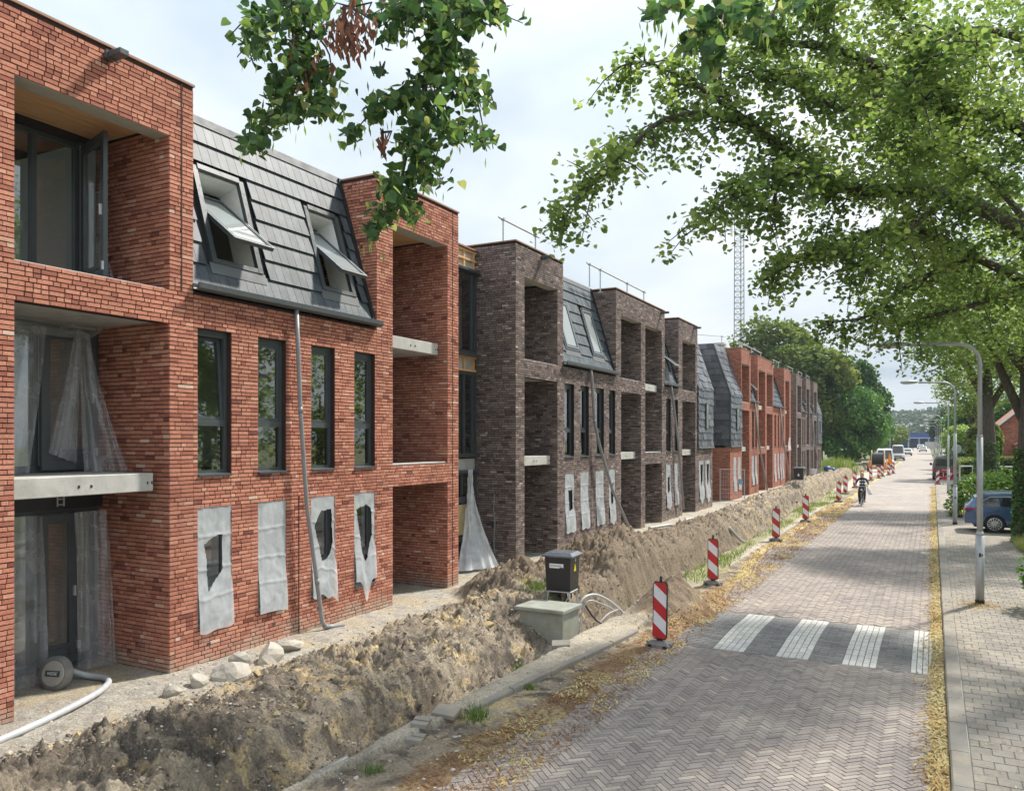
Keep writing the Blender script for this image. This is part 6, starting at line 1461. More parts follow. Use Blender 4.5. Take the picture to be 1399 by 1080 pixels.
van('pale car with a dark windscreen, second before the blue bridge', M_vanw, (-3.2, 262, .3), 0, 4.3, .9, 1.5, .95, group='cars before the bridge', cat='car', name='parked_car', hood=.9)
van('grey car parked on the far right behind the lamp posts', M_alu, (2.2, 150, 0), 0, 4.3, .9, 1.5, .95, cat='car', name='parked_car', hood=.9)
# cable reel on an orange trailer
t = thing('cable_reel', 'black cable reel with pale flanges on an orange trailer beside the parked vans', 'cable reel', (-5.1, 92, 0))
m = MB(); m.lathe([(.62, -.55), (.66, -.5), (.66, .5), (.62, .55)], (-5.1, 92.4, 1.35), 24, 'x'); m.build('cable_drum', M_black, t)
for s in (-1, 1):
    m = MB(); m.lathe([(.95, -.03), (.95, .03)], (-5.1+s*.6, 92.4, 1.35), 24, 'x'); m.build('flange', M_ply, t)
    m = MB(); m.bar((-5.1+s*.82, 92.4, 1.35), (-5.1+s*.82, 91.6, .5), .09); m.bar((-5.1+s*.82, 92.4, 1.35), (-5.1+s*.82, 93.3, .5), .09); m.box(-5.1+s*.82-.05, -5.1+s*.82+.05, 91.2, 94, .42, .54); m.build('trailer_frame', M_orange, t)
    m = MB(); m.lathe([(.18, -.09), (.33, -.09), (.33, .09), (.18, .09)], (-5.1+s*1.0, 92.9, .33), 16, 'x'); m.build('wheel', M_tyre, t)
m = MB(); m.box(-5.98, -4.22, 91.1, 91.22, .42, .56); m.bar((-5.1, 91.2, .48), (-5.1, 89.9, .45), .09); m.build('drawbar', M_orange, t)
t = thing('warning_sign', 'orange warning board standing beside the cable reel', 'sign', (-3.95, 93, 0)); m = MB(); m.add([(-4.25, 93, .9), (-3.7, 93, .9), (-4.05, 93, 2.05), (-4.25, 93.03, .9), (-3.7, 93.03, .9), (-4.05, 93.03, 2.05)], [(0, 1, 2), (5, 4, 3), (0, 3, 4, 1), (1, 4, 5, 2), (2, 5, 3, 0)]); m.build('board', M_orange, t); m = MB(); m.bar((-4.0, 93.05, 0), (-4.0, 93.05, 1.6), .04); m.build('post', M_galv, t)
# ---- steel fence panel by the far red block
t = thing('fence_panel', 'galvanised mesh fence panel with a blue notice before the far red block', 'fence', (-9.4, 43.5, 0)); x0, x1, yy = -10.2, -8.9, 43.5
m = MB(); m.tube([(x0, yy, .0), (x0, yy, 1.85), (x1, yy, 1.85), (x1, yy, .0)], .022, 6); m.tube([(x0, yy, .15), (x1, yy, .15)], .02, 6); m.build('frame', M_galv, t)
m = MB()
for k in range(1, 14): m.bar((x0+k*.093, yy, .15), (x0+k*.093, yy, 1.85), .006)
for k in range(1, 8): m.bar((x0, yy, .15+k*.21), (x1, yy, .15+k*.21), .006)
m.build('mesh_wire', M_galv, t); m = MB(); m.box(-9.22, -9.0, yy-.03, yy-.02, 1.05, 1.35); m.build('notice', simple('blue_notice', (.22, .40, .62), .5), t)
# tub and blue bundle by the far dark block
m = MB(); m.lathe([(.24, 0), (.32, .45), (.30, .45), (.22, .03)], (-9.0, 72, .5), 14); props(m.build('tub', M_whitec), 'pale plastic tub before the farthest dark block', 'tub')
m = MB(); m.sphere((-8.5, 78, .75), (.35, .45, .28), 10); m.sphere((-8.1, 78.2, .65), (.3, .3, .22), 8); 
M_bluebr = simple('blue_bridge_paint', (.035, .07, .26), .5, var=.15)
m = MB(); m.sphere((-8.5, 78, .75), (.35, .45, .28), 10); m.sphere((-8.1, 78.2, .65), (.3, .3, .22), 8); props(m.build('tarpaulin', M_bluebr, smooth=True), 'blue crumpled tarpaulin at the end of the heap', 'tarpaulin')
# ================================================================ TREES AND PLANTS
def leaf_shape(detail):
    if detail: P = [(0, 0), (.34, .10), (.46, .42), (.28, .78), (0, 1.08), (-.28, .78), (-.46, .42), (-.34, .10)]; F = [(0, 1, 2, 3), (0, 3, 4, 4), ]
    return None
def leaves_np(C, S, tilt=0.9, droop=0.35, heart=False, nrm_bias=None):
    """leaf blades: two folded quads (or a heart of four) per leaf; C (n,3) centres, S (n,) lengths"""
    n = len(C); az = RNG.uniform(0, 2*PI, n); el = RNG.normal(-droop, 0.45, n)      # leaf axis
    ax = np.stack([np.cos(az)*np.cos(el), np.sin(az)*np.cos(el), np.sin(el)], -1)
    up = np.tile(np.array([0, 0, 1.0]), (n, 1))+RNG.normal(0, tilt*0.55, (n, 3)); sd = np.cross(ax, up); sd /= np.linalg.norm(sd, axis=1)[:, None]+1e-9
    nm = np.cross(sd, ax)
    if heart: P = [(0, 0), (.40, .02), (.50, .34), (.30, .72), (0, 1.05), (-.30, .72), (-.50, .34), (-.40, .02)]; F = np.array([(0, 1, 2, 3), (0, 3, 4, 4), (0, 4, 5, 5), (0, 5, 6, 7)]); F = [(0, 1, 2), (0, 2, 3), (0, 3, 4), (0, 4, 5), (0, 5, 6), (0, 6, 7)]; k = 8
    else: P = [(0, 0), (.42, .22), (.36, .66), (0, 1.0), (-.36, .66), (-.42, .22)]; F = [(0, 1, 2, 3), (0, 3, 4, 5)]; k = 6
    V = np.zeros((n, k, 3))
    for i, (a, b) in enumerate(P):
        V[:, i] = C+S[:, None]*(sd*a+ax*(b-.5)+nm*(abs(a)*.28-.10*(b-.5)**2))
    F = (np.arange(n)[:, None, None]*k+np.array(F)[None]); m = F.shape[1]
    return V.reshape(-1, 3), F.reshape(-1, F.shape[2]), m
def foliage(name, C, S, mat, parent, tn, heart=False, kind='stuff', droop=.35, tilt=.9):
    V, F, m = leaves_np(C, S, tilt, droop, heart); return np_obj(name, V, F, mat, parent, np.repeat(tn, m), kind=kind)
def D3(px, py, d):
    l = (px-699.5)/FPX*d; return Vector((-CS*d+CC*l, CC*d+CS*l, 3.5+(599-py)*d/FPX))
def grow(m, a, b, r0, r1, sag=0.0, n=7, wob=.08, rnd=random):
    a, b = Vector(a), Vector(b); P = []; ln = (b-a).length
    for k in range(n+1):
        t = k/n; p = a.lerp(b, t); p.z += sag*4*t*(1-t)*1.0
        if 0 < k < n: p += Vector((rnd.gauss(0, 1), rnd.gauss(0, 1), rnd.gauss(0, .7)))*wob*ln/n*1.2
        P.append(p)
    m.tube(P, [r0+(r1-r0)*(k/n) for k in range(n+1)], 6); return P
# --- the big linden on the right: limbs come in over the street
rl = random.Random(5)
def limb_tree(name, label, base, trunk, limbs, mat, leafsize, dens, spread, seed, extra=(), group=None, tint0=.45, sub=(5, 1.5), nlow=0.7):
    """limbs: list of polylines in world space; leaves gather round twigs that leave the limbs"""
    rd = random.Random(seed); t = thing(name, label, 'tree', base, 0, group); m = MB()
    if trunk: m.tube([p for p, r in trunk], [r for p, r in trunk], 12)
    m.build('trunk', M_bark, t, smooth=True) if trunk else None
    C = []; tw = MB()
    for pts, r0, r1 in limbs:
        n = len(pts); lm = MB(); Q = []
        for i in range(n-1):
            a, b, c, d = Vector(pts[max(i-1, 0)]), Vector(pts[i]), Vector(pts[i+1]), Vector(pts[min(i+2, n-1)])
            for k in range(4):
                s = k/4; Q.append(.5*((2*b)+(c-a)*s+(2*a-5*b+4*c-d)*s*s+(3*b-a-3*c+d)*s**3))
        Q.append(Vector(pts[-1])); lm.tube(Q, [r0+(r1-r0)*i/(len(Q)-1) for i in range(len(Q))], 8); lm.build('limb', M_bark, t, smooth=True)
        L_ = sum((Q[i+1]-Q[i]).length for i in range(len(Q)-1)); ntw = int(L_*sub[0])
        for k in range(ntw):
            f = rd.uniform(.12, 1.0); i = min(int(f*(len(Q)-1)), len(Q)-2); p = Q[i].lerp(Q[i+1], f*(len(Q)-1)-i); dr = (Q[i+1]-Q[i]).normalized()
            ln = sub[1]*rd.uniform(.45, 1.1)*(1.1-.45*f); v = dr*rd.uniform(.1, 1.0)+Vector((rd.gauss(0, .8), rd.gauss(0, .8), rd.gauss(.0, .55))); v.normalize()
            e = p+v*ln+Vector((0, 0, -.22*ln)); mid = p.lerp(e, .5)+Vector((0, 0, .10*ln)); tw.tube([p, mid, e], [.016, .011, .005], 4)
            for q in range(int(dens*ln)):
                u = rd.uniform(.15, 1.08); w_ = (1-u)**2*p+2*u*(1-u)*mid+u*u*e if u <= 1 else e
                C.append((w_.x+rd.gauss(0, spread), w_.y+rd.gauss(0, spread), w_.z+rd.gauss(-.05, spread*.8)))
    for c, rv, n in extra:
        A = RNG.normal(0, 1, (n, 3)); A /= np.linalg.norm(A, axis=1)[:, None]; A *= (RNG.uniform(.15, 1, n)**.45)[:, None]; A = A*np.array(rv)+np.array(c)
        cl = fbm(A[:, 0]*.9+A[:, 2]*.7, A[:, 1]*.9-A[:, 2]*.5, 3); A = A[cl > .40]; C += [tuple(v) for v in A]
    tw.build('twigs', M_bark, t, kind='stuff')
    C = np.array(C); return t, C
def leaf_parts(t, C, S, mat, tn, count, name='leaf', heart=True):
    """the leaves that show largest become objects; the rest one mass"""
    d = -CS*C[:, 0]+CC*C[:, 1]; px = 699.5+FPX*(CC*C[:, 0]+CS*C[:, 1])/np.maximum(d, .1); py = 599-FPX*(C[:, 2]-3.5)/np.maximum(d, .1)
    ok = (d > .5) & (px > 5) & (px < 1394) & (py > 5) & (py < 1075); key = np.where(ok, d/np.maximum(S, 1e-4), 1e9); order = np.argsort(key)[:count]; order = order[key[order] < 1e8]
    cache = []; off = wpos(t)
    for i in range(26):
        V, F, m = leaves_np(np.zeros((1, 3)), np.ones(1), .9, .45, heart); q = float(np.quantile(tn, (i+.5)/26)); cache.append((V, F, np.full(m, q), None))
    meshes = []
    for V, F, tq, _ in cache:
        o = np_obj(name, V, F, mat, t, tq, local=True); meshes.append(o)
    for j, i in enumerate(order):
        k = j % 26
        if j < 26: o = meshes[j]
        else: o = bpy.data.objects.new(name, meshes[k].data); link(o, t)
        o.location = (C[i, 0]-off.x, C[i, 1]-off.y, C[i, 2]-off.z); s = float(S[i]); o.scale = (s, s, s); o.rotation_euler = (0, 0, random.uniform(0, 6.28))
    mask = np.ones(len(C), bool); mask[order] = False; return mask
T0 = Vector((3.5, 17.0, 0)); X0 = Vector((3.3, 17.0, 5.2))
def P_(*a): return [tuple(D3(*q)) for q in a]
limbs = [([tuple(X0)]+P_((1420, 330, 15), (1290, 265, 14.5), (1180, 260, 14), (1130, 245, 13.8), (1075, 205, 13.3), (1000, 150, 12.8)), .17, .05),
         (P_((1180, 262, 14), (1080, 235, 13), (1010, 262, 12.3), (955, 308, 12)), .06, .012),
         (P_((1075, 205, 13.3), (985, 158, 12.8), (905, 165, 12.3), (850, 215, 12), (800, 262, 11.8), (768, 298, 11.7)), .06, .012),
         (P_((1000, 150, 12.8), (940, 110, 12.6), (880, 85, 12.5), (845, 92, 12.4)), .04, .012),
         (P_((1000, 150, 12.8), (975, 90, 13), (940, 50, 13.4)), .04, .012),
         ([tuple(X0+Vector((0, 0, .8)))]+P_((1400, 180, 15.5), (1300, 150, 15), (1240, 110, 14.5), (1150, 70, 14), (1060, 55, 13.5), (1000, 25, 13.3)), .15, .03),
         (P_((1240, 110, 14.5), (1160, 150, 13.5), (1085, 120, 13), (1020, 95, 12.8)), .05, .014),
         (P_((1300, 150, 15), (1230, 20, 15), (1160, -60, 15)), .08, .03), (P_((1150, 70, 14), (1090, 0, 14), (1040, -40, 14)), .05, .02),
         ([tuple(X0+Vector((0, 0, -.3)))]+P_((1430, 400, 16), (1330, 350, 16), (1240, 310, 15), (1150, 330, 14.5), (1085, 355, 14.2), (1048, 380, 14)), .12, .02),
         (P_((1330, 350, 16), (1240, 390, 16), (1190, 430, 15.5), (1135, 440, 15.5)), .06, .015), (P_((1380, 400, 16), (1300, 425, 16.5), (1240, 440, 16.5), (1225, 465, 16.5)), .06, .015),
         (P_((1400, 300, 14), (1330, 220, 13), (1270, 200, 12.5), (1200, 190, 12)), .06, .015), (P_((1420, 60, 13), (1340, 40, 12), (1280, 60, 11.5), (1240, 120, 11.3)), .07, .015),
         (P_((1290, 265, 14.5), (1230, 330, 13.5), (1180, 360, 13), (1140, 350, 12.8)), .05, .012), (P_((1075, 205, 13.3), (1060, 260, 12.8), (1050, 300, 12.6)), .035, .012)]
ext = [(tuple(D3(1330, 120, 16.5)), (2.4, 2.6, 2.0), 7500), (tuple(D3(1350, 320, 17)), (2.2, 2.6, 1.9), 7500), (tuple(D3(1210, 200, 16)), (1.8, 2.0, 1.3), 4600), (tuple(D3(1130, 40, 15.5)), (2.0, 2.0, 1.3), 4200), (tuple(D3(1260, 395, 18)), (1.5, 2, .9), 2200),
       ((3.5, 17, 10.5), (3.5, 4, 3), 4000), ((4.5, 14, 8), (2.5, 3, 2.5), 2500), ((2.2, 13.0, 9.5), (2.6, 2.6, 1.6), 2200)]
t, C = limb_tree('linden_tree', 'broad linden reaching over the street from the right, its limbs filling the upper right', (3.5, 17, 0), [((3.5, 17, -.1), .48), ((3.5, 17, .4), .38), ((3.45, 17, 3), .33), ((3.35, 17, 5.6), .30), ((3.3, 17.1, 8), .2), ((3.2, 17.2, 10.5), .1)], limbs, M_leaf, .1, 62, .12, 21, ext, sub=(8.5, 1.0))
S = RNG.uniform(.064, .122, len(C)); tn = np.clip(.30+.95*(fbm(C[:, 0]*1.1+C[:, 2], C[:, 1]*1.1-C[:, 2]*.8, 3)-.35)+RNG.normal(0, .17, len(C)), 0, 1)
mk = leaf_parts(t, C, S, M_leaf, tn, 300, heart=False); foliage('foliage', C[mk], S[mk], M_leaf, t, tn[mk])
# --- branches of the linden behind the camera, hanging into the top of the picture
def H(*a): return [tuple(D3(*q)) for q in a]
limbs = [([(2.9, 1.2, 5.0), (1.6, 2.6, 7.4), (-.6, 3.6, 7.6)]+H((720, -140, 5.0), (560, -90, 5.0), (450, -40, 5.0)), .11, .022),
         (H((450, -40, 5.0), (425, 40, 4.95), (412, 95, 4.9), (390, 150, 4.9), (350, 200, 4.85)), .012, .004), (H((450, -40, 5.0), (385, 10, 4.95), (345, 60, 4.9)), .01, .004), (H((425, 40, 4.95), (450, 75, 4.9), (452, 130, 4.9)), .008, .003),
         (H((720, -140, 5.0), (645, -20, 5.0), (622, 50, 5.0), (590, 90, 4.95), (578, 140, 4.9), (560, 195, 4.9), (545, 255, 4.85), (512, 315, 4.8)), .016, .004), (H((605, 75, 4.95), (555, 115, 4.9), (510, 150, 4.9), (478, 190, 4.85)), .008, .003),
         (H((622, 50, 5.0), (645, 110, 4.9), (655, 150, 4.9), (664, 195, 4.85)), .008, .003), (H((645, -20, 5.0), (690, 5, 4.9), (682, 28, 4.9)), .008, .003), (H((645, -20, 5), (580, 10, 4.9), (540, 35, 4.9), (530, 65, 4.9)), .008, .003), (H((590, 90, 4.95), (610, 150, 4.9), (600, 200, 4.9), (580, 260, 4.85)), .008, .003),
         ([(2.9, 1.2, 5.0), (1.6, 3.2, 6.9)]+H((1120, -120, 4.2), (1010, -40, 4.0), (940, -10, 3.8)), .06, .012), (H((1010, -40, 4.0), (985, 30, 3.8), (968, 85, 3.7)), .007, .003), (H((1080, -60, 4.0), (1060, 10, 3.8), (1035, 55, 3.7)), .007, .003), (H((940, -10, 3.8), (905, 20, 3.7)), .006, .003)]
t, C0 = limb_tree('linden_tree', 'linden standing behind the viewpoint, its drooping branches hanging into the top of the picture', (2.9, 1.2, 0), [((2.9, 1.2, -.1), .42), ((2.9, 1.2, .4), .34), ((2.9, 1.2, 3), .30), ((2.9, 1.2, 5.2), .27), ((2.8, 1.1, 8), .15)], limbs, M_leafn, .09, 0, .1, 8, [((2.2, .2, 9.5), (3.2, 3, 2.0), 2500)], sub=(0.01, .3))
C = []; CD = []
rd = random.Random(14)
TWG = []
def cluster(px, py, d, rx, ry, n, dead=False, dd=.22):
    c0 = D3(px, py-ry*.5, d)
    for _ in range(max(3, n//9)): TWG.append((c0, D3(px+rd.gauss(0, rx*.5), py+abs(rd.gauss(0, ry*.6)), d+rd.gauss(0, dd*.7))))
    for _ in range(int(n*(1.1 if dead else 1.95))):
        q = D3(px+rd.gauss(0, rx*.5), py+rd.gauss(0, ry*.5), d+rd.gauss(0, dd)); (CD if dead else C).append(tuple(q))
for a in [(400, 20, 4.95, 55, 34, 130), (350, 45, 4.9, 24, 36, 55), (345, 70, 4.9, 16, 18, 12), (410, 80, 4.9, 32, 30, 70), (430, 105, 4.9, 40, 20, 55), (385, 120, 4.9, 22, 26, 40), (440, 145, 4.9, 28, 18, 40), (395, 150, 4.88, 30, 20, 45), (365, 170, 4.86, 26, 20, 45), (345, 198, 4.85, 18, 14, 26),
          (600, 10, 4.95, 95, 26, 150), (545, 25, 4.9, 34, 30, 45), (532, 55, 4.9, 14, 14, 8), (605, 45, 4.95, 34, 40, 90), (600, 85, 4.95, 30, 26, 70), (640, 95, 4.9, 12, 32, 22), (620, 120, 4.9, 28, 20, 30), (575, 125, 4.9, 34, 22, 50), (535, 140, 4.9, 30, 16, 40), (510, 155, 4.9, 16, 14, 18), (480, 182, 4.86, 13, 12, 16), (590, 160, 4.9, 32, 22, 50), (655, 135, 4.9, 20, 18, 22), (570, 195, 4.88, 32, 26, 60), (625, 185, 4.88, 28, 20, 32), (662, 190, 4.86, 18, 16, 18), (575, 235, 4.86, 38, 24, 70), (540, 262, 4.84, 28, 24, 60), (562, 288, 4.84, 22, 18, 26), (520, 295, 4.82, 18, 22, 30), (508, 318, 4.8, 8, 12, 12), (665, 15, 4.9, 26, 14, 30), (640, 35, 4.9, 14, 20, 16), (520, 100, 4.9, 10, 6, 4), (680, 28, 4.9, 10, 10, 8),
          (892, 18, 3.75, 14, 12, 18), (925, 8, 3.8, 22, 10, 16), (960, 40, 3.75, 20, 22, 26), (985, 20, 3.8, 30, 18, 26), (972, 75, 3.7, 18, 18, 18), (1035, 40, 3.7, 22, 16, 18), (1080, 6, 3.8, 22, 8, 14), (1020, 8, 3.8, 24, 12, 16), (940, 62, 3.7, 14, 14, 10), (968, 100, 3.7, 8, 8, 5)]: cluster(*a)
for a in [(480, 25, 4.9, 40, 30, 90), (470, 55, 4.88, 34, 20, 50), (412, 92, 4.86, 20, 26, 30), (400, 60, 4.9, 12, 24, 14), (522, 190, 4.83, 6, 18, 14), (440, 85, 4.86, 14, 14, 10)]: cluster(*a, dead=True)
C = np.array(C); S = RNG.uniform(.038, .072, len(C)); tn = np.clip(RNG.normal(.48, .26, len(C)), 0, 1)
mk = leaf_parts(t, C, S, M_leafn, tn, 300)
m = MB()
for a_, b_ in TWG: mid = a_.lerp(b_, .5)+Vector((rd.gauss(0, .03), rd.gauss(0, .03), .05)); m.tube([a_, mid, b_], [.0075, .005, .003], 5)
m.build('twigs', M_bark, t, kind='stuff')
foliage('foliage', np.vstack([C[mk], C0]), np.concatenate([S[mk], RNG.uniform(.06, .1, len(C0))]), M_leafn, t, np.concatenate([tn[mk], RNG.random(len(C0))]), heart=True, droop=.5)
# blossom bracts: narrow pale blades hanging among the leaves
B = C[RNG.integers(0, len(C), 420)]+RNG.normal(0, .03, (420, 3)); B[:, 2] -= .04; n = len(B); az = RNG.uniform(0, 6.28, n); ln = RNG.uniform(.05, .085, n)
V = np.zeros((n, 4, 3)); dx = np.stack([np.cos(az), np.sin(az)], -1)
for k, (u, wd) in enumerate(((0, 0), (.5, 1), (1, 0), (.5, -1))): V[:, k] = B; V[:, k, 2] -= ln*u; V[:, k, :2] += dx*(wd*.008)+dx[:, ::-1]*(u*.015)
np_obj('blossom_bracts', V.reshape(-1, 3), np.arange(4*n).reshape(-1, 4), M_leafb, t, RNG.uniform(.6, 1, n), kind='stuff')
CD = np.array(CD); n = len(CD); az = RNG.uniform(0, 6.28, n); ln = RNG.uniform(.05, .10, n); V = np.zeros((n, 6, 3)); dx = np.stack([np.cos(az), np.sin(az)], -1)
for k, (u, wd) in enumerate(((0, 0), (.3, 1), (.7, .8), (1, 0), (.7, -.5), (.3, -1))): V[:, k] = CD; V[:, k, 2] -= ln*u; V[:, k, :2] += dx*(wd*.014)+dx[:, ::-1]*(np.sin(u*5)*.012)
np_obj('withered_leaves', V.reshape(-1, 3), (np.arange(n)[:, None, None]*6+np.array([(0, 1, 2, 3), (0, 3, 4, 5)])[None]).reshape(-1, 4), M_leafdead, t, np.repeat(RNG.random(n), 2), kind='stuff')
# --- crowns farther off: leaf clumps over limbs
def crown_tree(name, label, base, h, blobs, n, size, mat, tr=.3, group=None, trunk_h=None, seed=0, tb=.4, droop=.3, name_f='crown'):
    rd = random.Random(seed); t = thing(name, label, 'tree', base, 0, group); m = MB(); b = Vector(base); th = trunk_h or h*.55
    m.tube([b+Vector((0, 0, -.3)), b+Vector((0, 0, .5)), b+Vector((.05*tr, 0, th*.5)), b+Vector((0, 0, th))], [tr*1.4, tr, tr*.85, tr*.55], 10)
    for c, rv in blobs:
        m.tube([b+Vector((0, 0, th*rd.uniform(.6, .95))), (b+Vector((0, 0, th))).lerp(Vector(c), .55), Vector(c)], [tr*.45, tr*.28, tr*.1], 6)
    m.build('trunk', M_bark, t, smooth=True); A = []; tot = sum(r[0]*r[1]*r[2] for _, r in blobs)**1.0
    for c, rv in blobs:
        k = int(n*rv[0]*rv[1]*rv[2]/tot); v = RNG.normal(0, 1, (k, 3)); v /= np.linalg.norm(v, axis=1)[:, None]
        rr = RNG.uniform(.25, 1, k)**.4*(.72+.55*fbm(v[:, 0]*2.2+c[0]+v[:, 2]*1.7, v[:, 1]*2.2+c[1]+v[:, 2], 3)); A.append(v*rr[:, None]*np.array(rv)+np.array(c))
    A = np.vstack(A); f = 1.6/max(1.0, blobs[0][1][0]); cl = fbm(A[:, 0]*f*1.6+A[:, 2]*f, A[:, 1]*f*1.6-A[:, 2]*f*.8, 3); A = A[cl > .36]; cl = cl[cl > .36]
    foliage(name_f, A, RNG.uniform(.7, 1.3, len(A))*size, mat, t, np.clip(tb+1.3*(cl-.5)+RNG.normal(0, .15, len(A)), 0, 1), droop=droop); return t
AV = 'lindens along the right hand pavement'
crown_tree('linden_tree', 'ivy clad linden trunk at the right picture edge, beyond the blue car', (2.75, 31, 0), 11, [((2.6, 31, 8.3), (3.2, 3.4, 2.6)), ((1.2, 29.5, 7.2), (2.0, 2.2, 1.4)), ((3.8, 32, 6.6), (2.6, 2.6, 1.6)), ((0.4, 31.5, 8.2), (2, 2.4, 1.6))], 15000, .13, M_leaf, .36, AV, seed=2)
crown_tree('linden_tree', 'thick linden trunk behind the nearest lamp pole, its crown over the far pavement', (2.35, 46, 0), 12, [((2.4, 46, 9), (3.6, 3.8, 3)), ((0.9, 45, 7.6), (2.2, 2.4, 1.5)), ((4.5, 46, 7.2), (2.6, 2.6, 1.8)), ((.2, 47, 8.8), (2.0, 2.6, 1.7))], 12000, .16, M_leaf, .45, AV, seed=3)
crown_tree('linden_tree', 'linden over the dark van, small between the lamp posts', (3.2, 80, 0), 11, [((3.2, 80, 8.2), (3.4, 3.8, 2.8)), ((2.0, 79, 6.8), (2, 2.4, 1.5))], 6000, .22, M_leaf, .35, AV, seed=4)
# ivy on the two trunks
for lb, x, y, r, hh in (('dark ivy climbing the trunk at the right picture edge', 2.75, 31, .36, 3.2), ('dark ivy climbing the thick trunk behind the lamp pole', 2.35, 46, .50, 3.4)):
    n = 2600; a = RNG.uniform(0, 6.28, n); z = RNG.uniform(0, 1, n)**1.3*hh; rr = r+RNG.uniform(0, .10, n)*(1.3-z/hh); o = foliage('ivy', np.stack([x+rr*np.cos(a), y+rr*np.sin(a), z], -1), RNG.uniform(.07, .12, n), M_leafd, None, RNG.random(n)); props(o, lb, 'ivy')
BK = 'trees at the end of the building row'
crown_tree('tree', 'tall olive green tree rising behind the far roofs', (-20, 118, 0), 21, [((-20, 118, 15), (6.5, 6, 6)), ((-15.5, 117, 11), (5, 5, 5)), ((-24, 120, 11), (5, 5, 5)), ((-14.5, 116, 6), (4.4, 4.5, 3.6)), ((-18, 117, 7), (4, 4, 4))], 26000, .5, M_leafy, .5, BK, seed=5)
crown_tree('tree', 'yellow green tree standing close behind the last dark block', (-13.2, 112, 0), 16, [((-13.2, 112, 10.5), (4.6, 4.6, 5)), ((-11.6, 111, 6.5), (3.4, 3.6, 3.4)), ((-16, 112, 12.5), (4, 4, 4)), ((-14, 111, 5), (3, 3, 3))], 20000, .45, M_leafy, .4, BK, seed=6, tb=.5)
crown_tree('tree', 'dark round topped tree between the olive tree and the bright green one', (-9.6, 126, 0), 14, [((-10.5, 126, 12), (3.6, 4, 3.2)), ((-9, 125, 9), (4, 4, 3.2))], 10000, .42, M_leafd, .4, BK, seed=7, tb=.3)
crown_tree('tree', 'fresh green drooping tree overhanging the parked vans', (-9.5, 112, 0), 11, [((-9.5, 112, 6.6), (3.6, 4, 4)), ((-7.6, 112, 4.4), (2.6, 3, 2.8)), ((-9.8, 111, 3), (3.2, 3, 2.6)), ((-8.6, 117, 7.2), (3, 3.4, 3.2)), ((-7.6, 120, 5), (2.4, 3.2, 3))], 20000, .36, M_leafd, .35, BK, seed=8, tb=.62, droop=.9)
crown_tree('tree', 'green tree leaning over the white vans farther along', (-8.6, 140, 0), 10, [((-8.6, 140, 6), (2.8, 4, 3.6)), ((-8.2, 146, 5), (2.6, 4, 3.4)), ((-8.6, 153, 4.6), (2.6, 4, 3))], 10000, .4, M_leafd, .3, BK, seed=9, tb=.6)
crown_tree('tree', 'dark spreading tree on the skyline left of the mast', (-47, 150, 0), 20, [((-47, 150, 16), (10, 8, 5))], 6000, .7, M_leafd, .5, None, seed=10, tb=.2)
crown_tree('small_tree', 'low olive tree before the blue bridge, left of the street', (-8.4, 205, 0), 6.5, [((-8.4, 205, 4.2), (3.4, 5, 2.3)), ((-9.5, 215, 4), (3.4, 5, 2.3))], 5000, .45, M_leafy, .25, None, seed=11, tb=.5)
for i, (lb, x, y, h, rr, mt) in enumerate((('grey green garden tree beyond the hedge, left of the thick trunk', 5.2, 105, 8.2, 4.2, M_leafd), ('bushy tree behind the red roofed house', 9.5, 104, 9, 4.5, M_leafd), ('slim garden tree in leaf left of the red roofed house', 3.6, 74, 5.2, 1.3, M_leafy), ('hazy tree far along the right side', 4.5, 150, 9, 4, M_leaff), ('hazy tree farthest along the right side', 3.5, 210, 10, 4.5, M_leaff))):
    crown_tree('tree', lb, (x, y, 0), h, [((x, y, h*.68), (rr, rr, h*.30)), ((x-rr*.4, y-1, h*.5), (rr*.6, rr*.6, h*.22)), ((x+rr*.4, y, h*.5), (rr*.6, rr*.6, h*.22))], 7000, .17+.0018*y, mt, .2, None, seed=20+i, tb=.5)
for lb, x, y in (('garden linden opposite the red block, seen only mirrored in its windows', 9.0, 25.5), ('garden tree opposite the red block, mirrored in its farther windows', 12.5, 37.0)):
    crown_tree('tree', lb, (x, y, 0), 9, [((x, y, 6.2), (2.8, 2.8, 2.8)), ((x-1, y+1, 4.2), (2.2, 2.2, 2.0)), ((x+.5, y-1, 3.4), (2.4, 2.2, 2.0))], 6000, .2, M_leaf, .25, None, seed=int(x), tb=.5)
# shrubs and hedges
def shrub(name, label, blobs, n, size, mat, cat='shrub', tb=.5, group=None, droop=.2):
    A = []; tot = sum(r[0]*r[1]*r[2] for _, r in blobs); b = blobs[0][0]; t = thing(name, label, cat, (b[0], b[1], 0), 0, group); m = MB(); rd = random.Random(len(label))
    for c, rv in blobs:
        k = int(n*rv[0]*rv[1]*rv[2]/tot); v = RNG.normal(0, 1, (k, 3)); v /= np.linalg.norm(v, axis=1)[:, None]; A.append(v*(RNG.uniform(.3, 1, k)**.4*(.75+.5*fbm(v[:, 0]*2.5+c[0], v[:, 1]*2.5+v[:, 2]*2+c[1], 3)))[:, None]*np.array(rv)+np.array(c))
        for _ in range(4): m.tube([(c[0]+rd.gauss(0, .1), c[1]+rd.gauss(0, .1), 0), (c[0]+rd.gauss(0, .3)*rv[0], c[1]+rd.gauss(0, .3)*rv[1], c[2]), (c[0]+rd.gauss(0, .5)*rv[0], c[1]+rd.gauss(0, .5)*rv[1], c[2]+rv[2]*.6)], [.02, .014, .006], 5)
    A = np.vstack(A); A = A[A[:, 2] > .03]; m.build('stems', M_bark, t); foliage('foliage', A, RNG.uniform(.7, 1.3, len(A))*size, mat, t, np.clip(tb+RNG.normal(0, .25, len(A)), 0, 1), droop=droop); return t
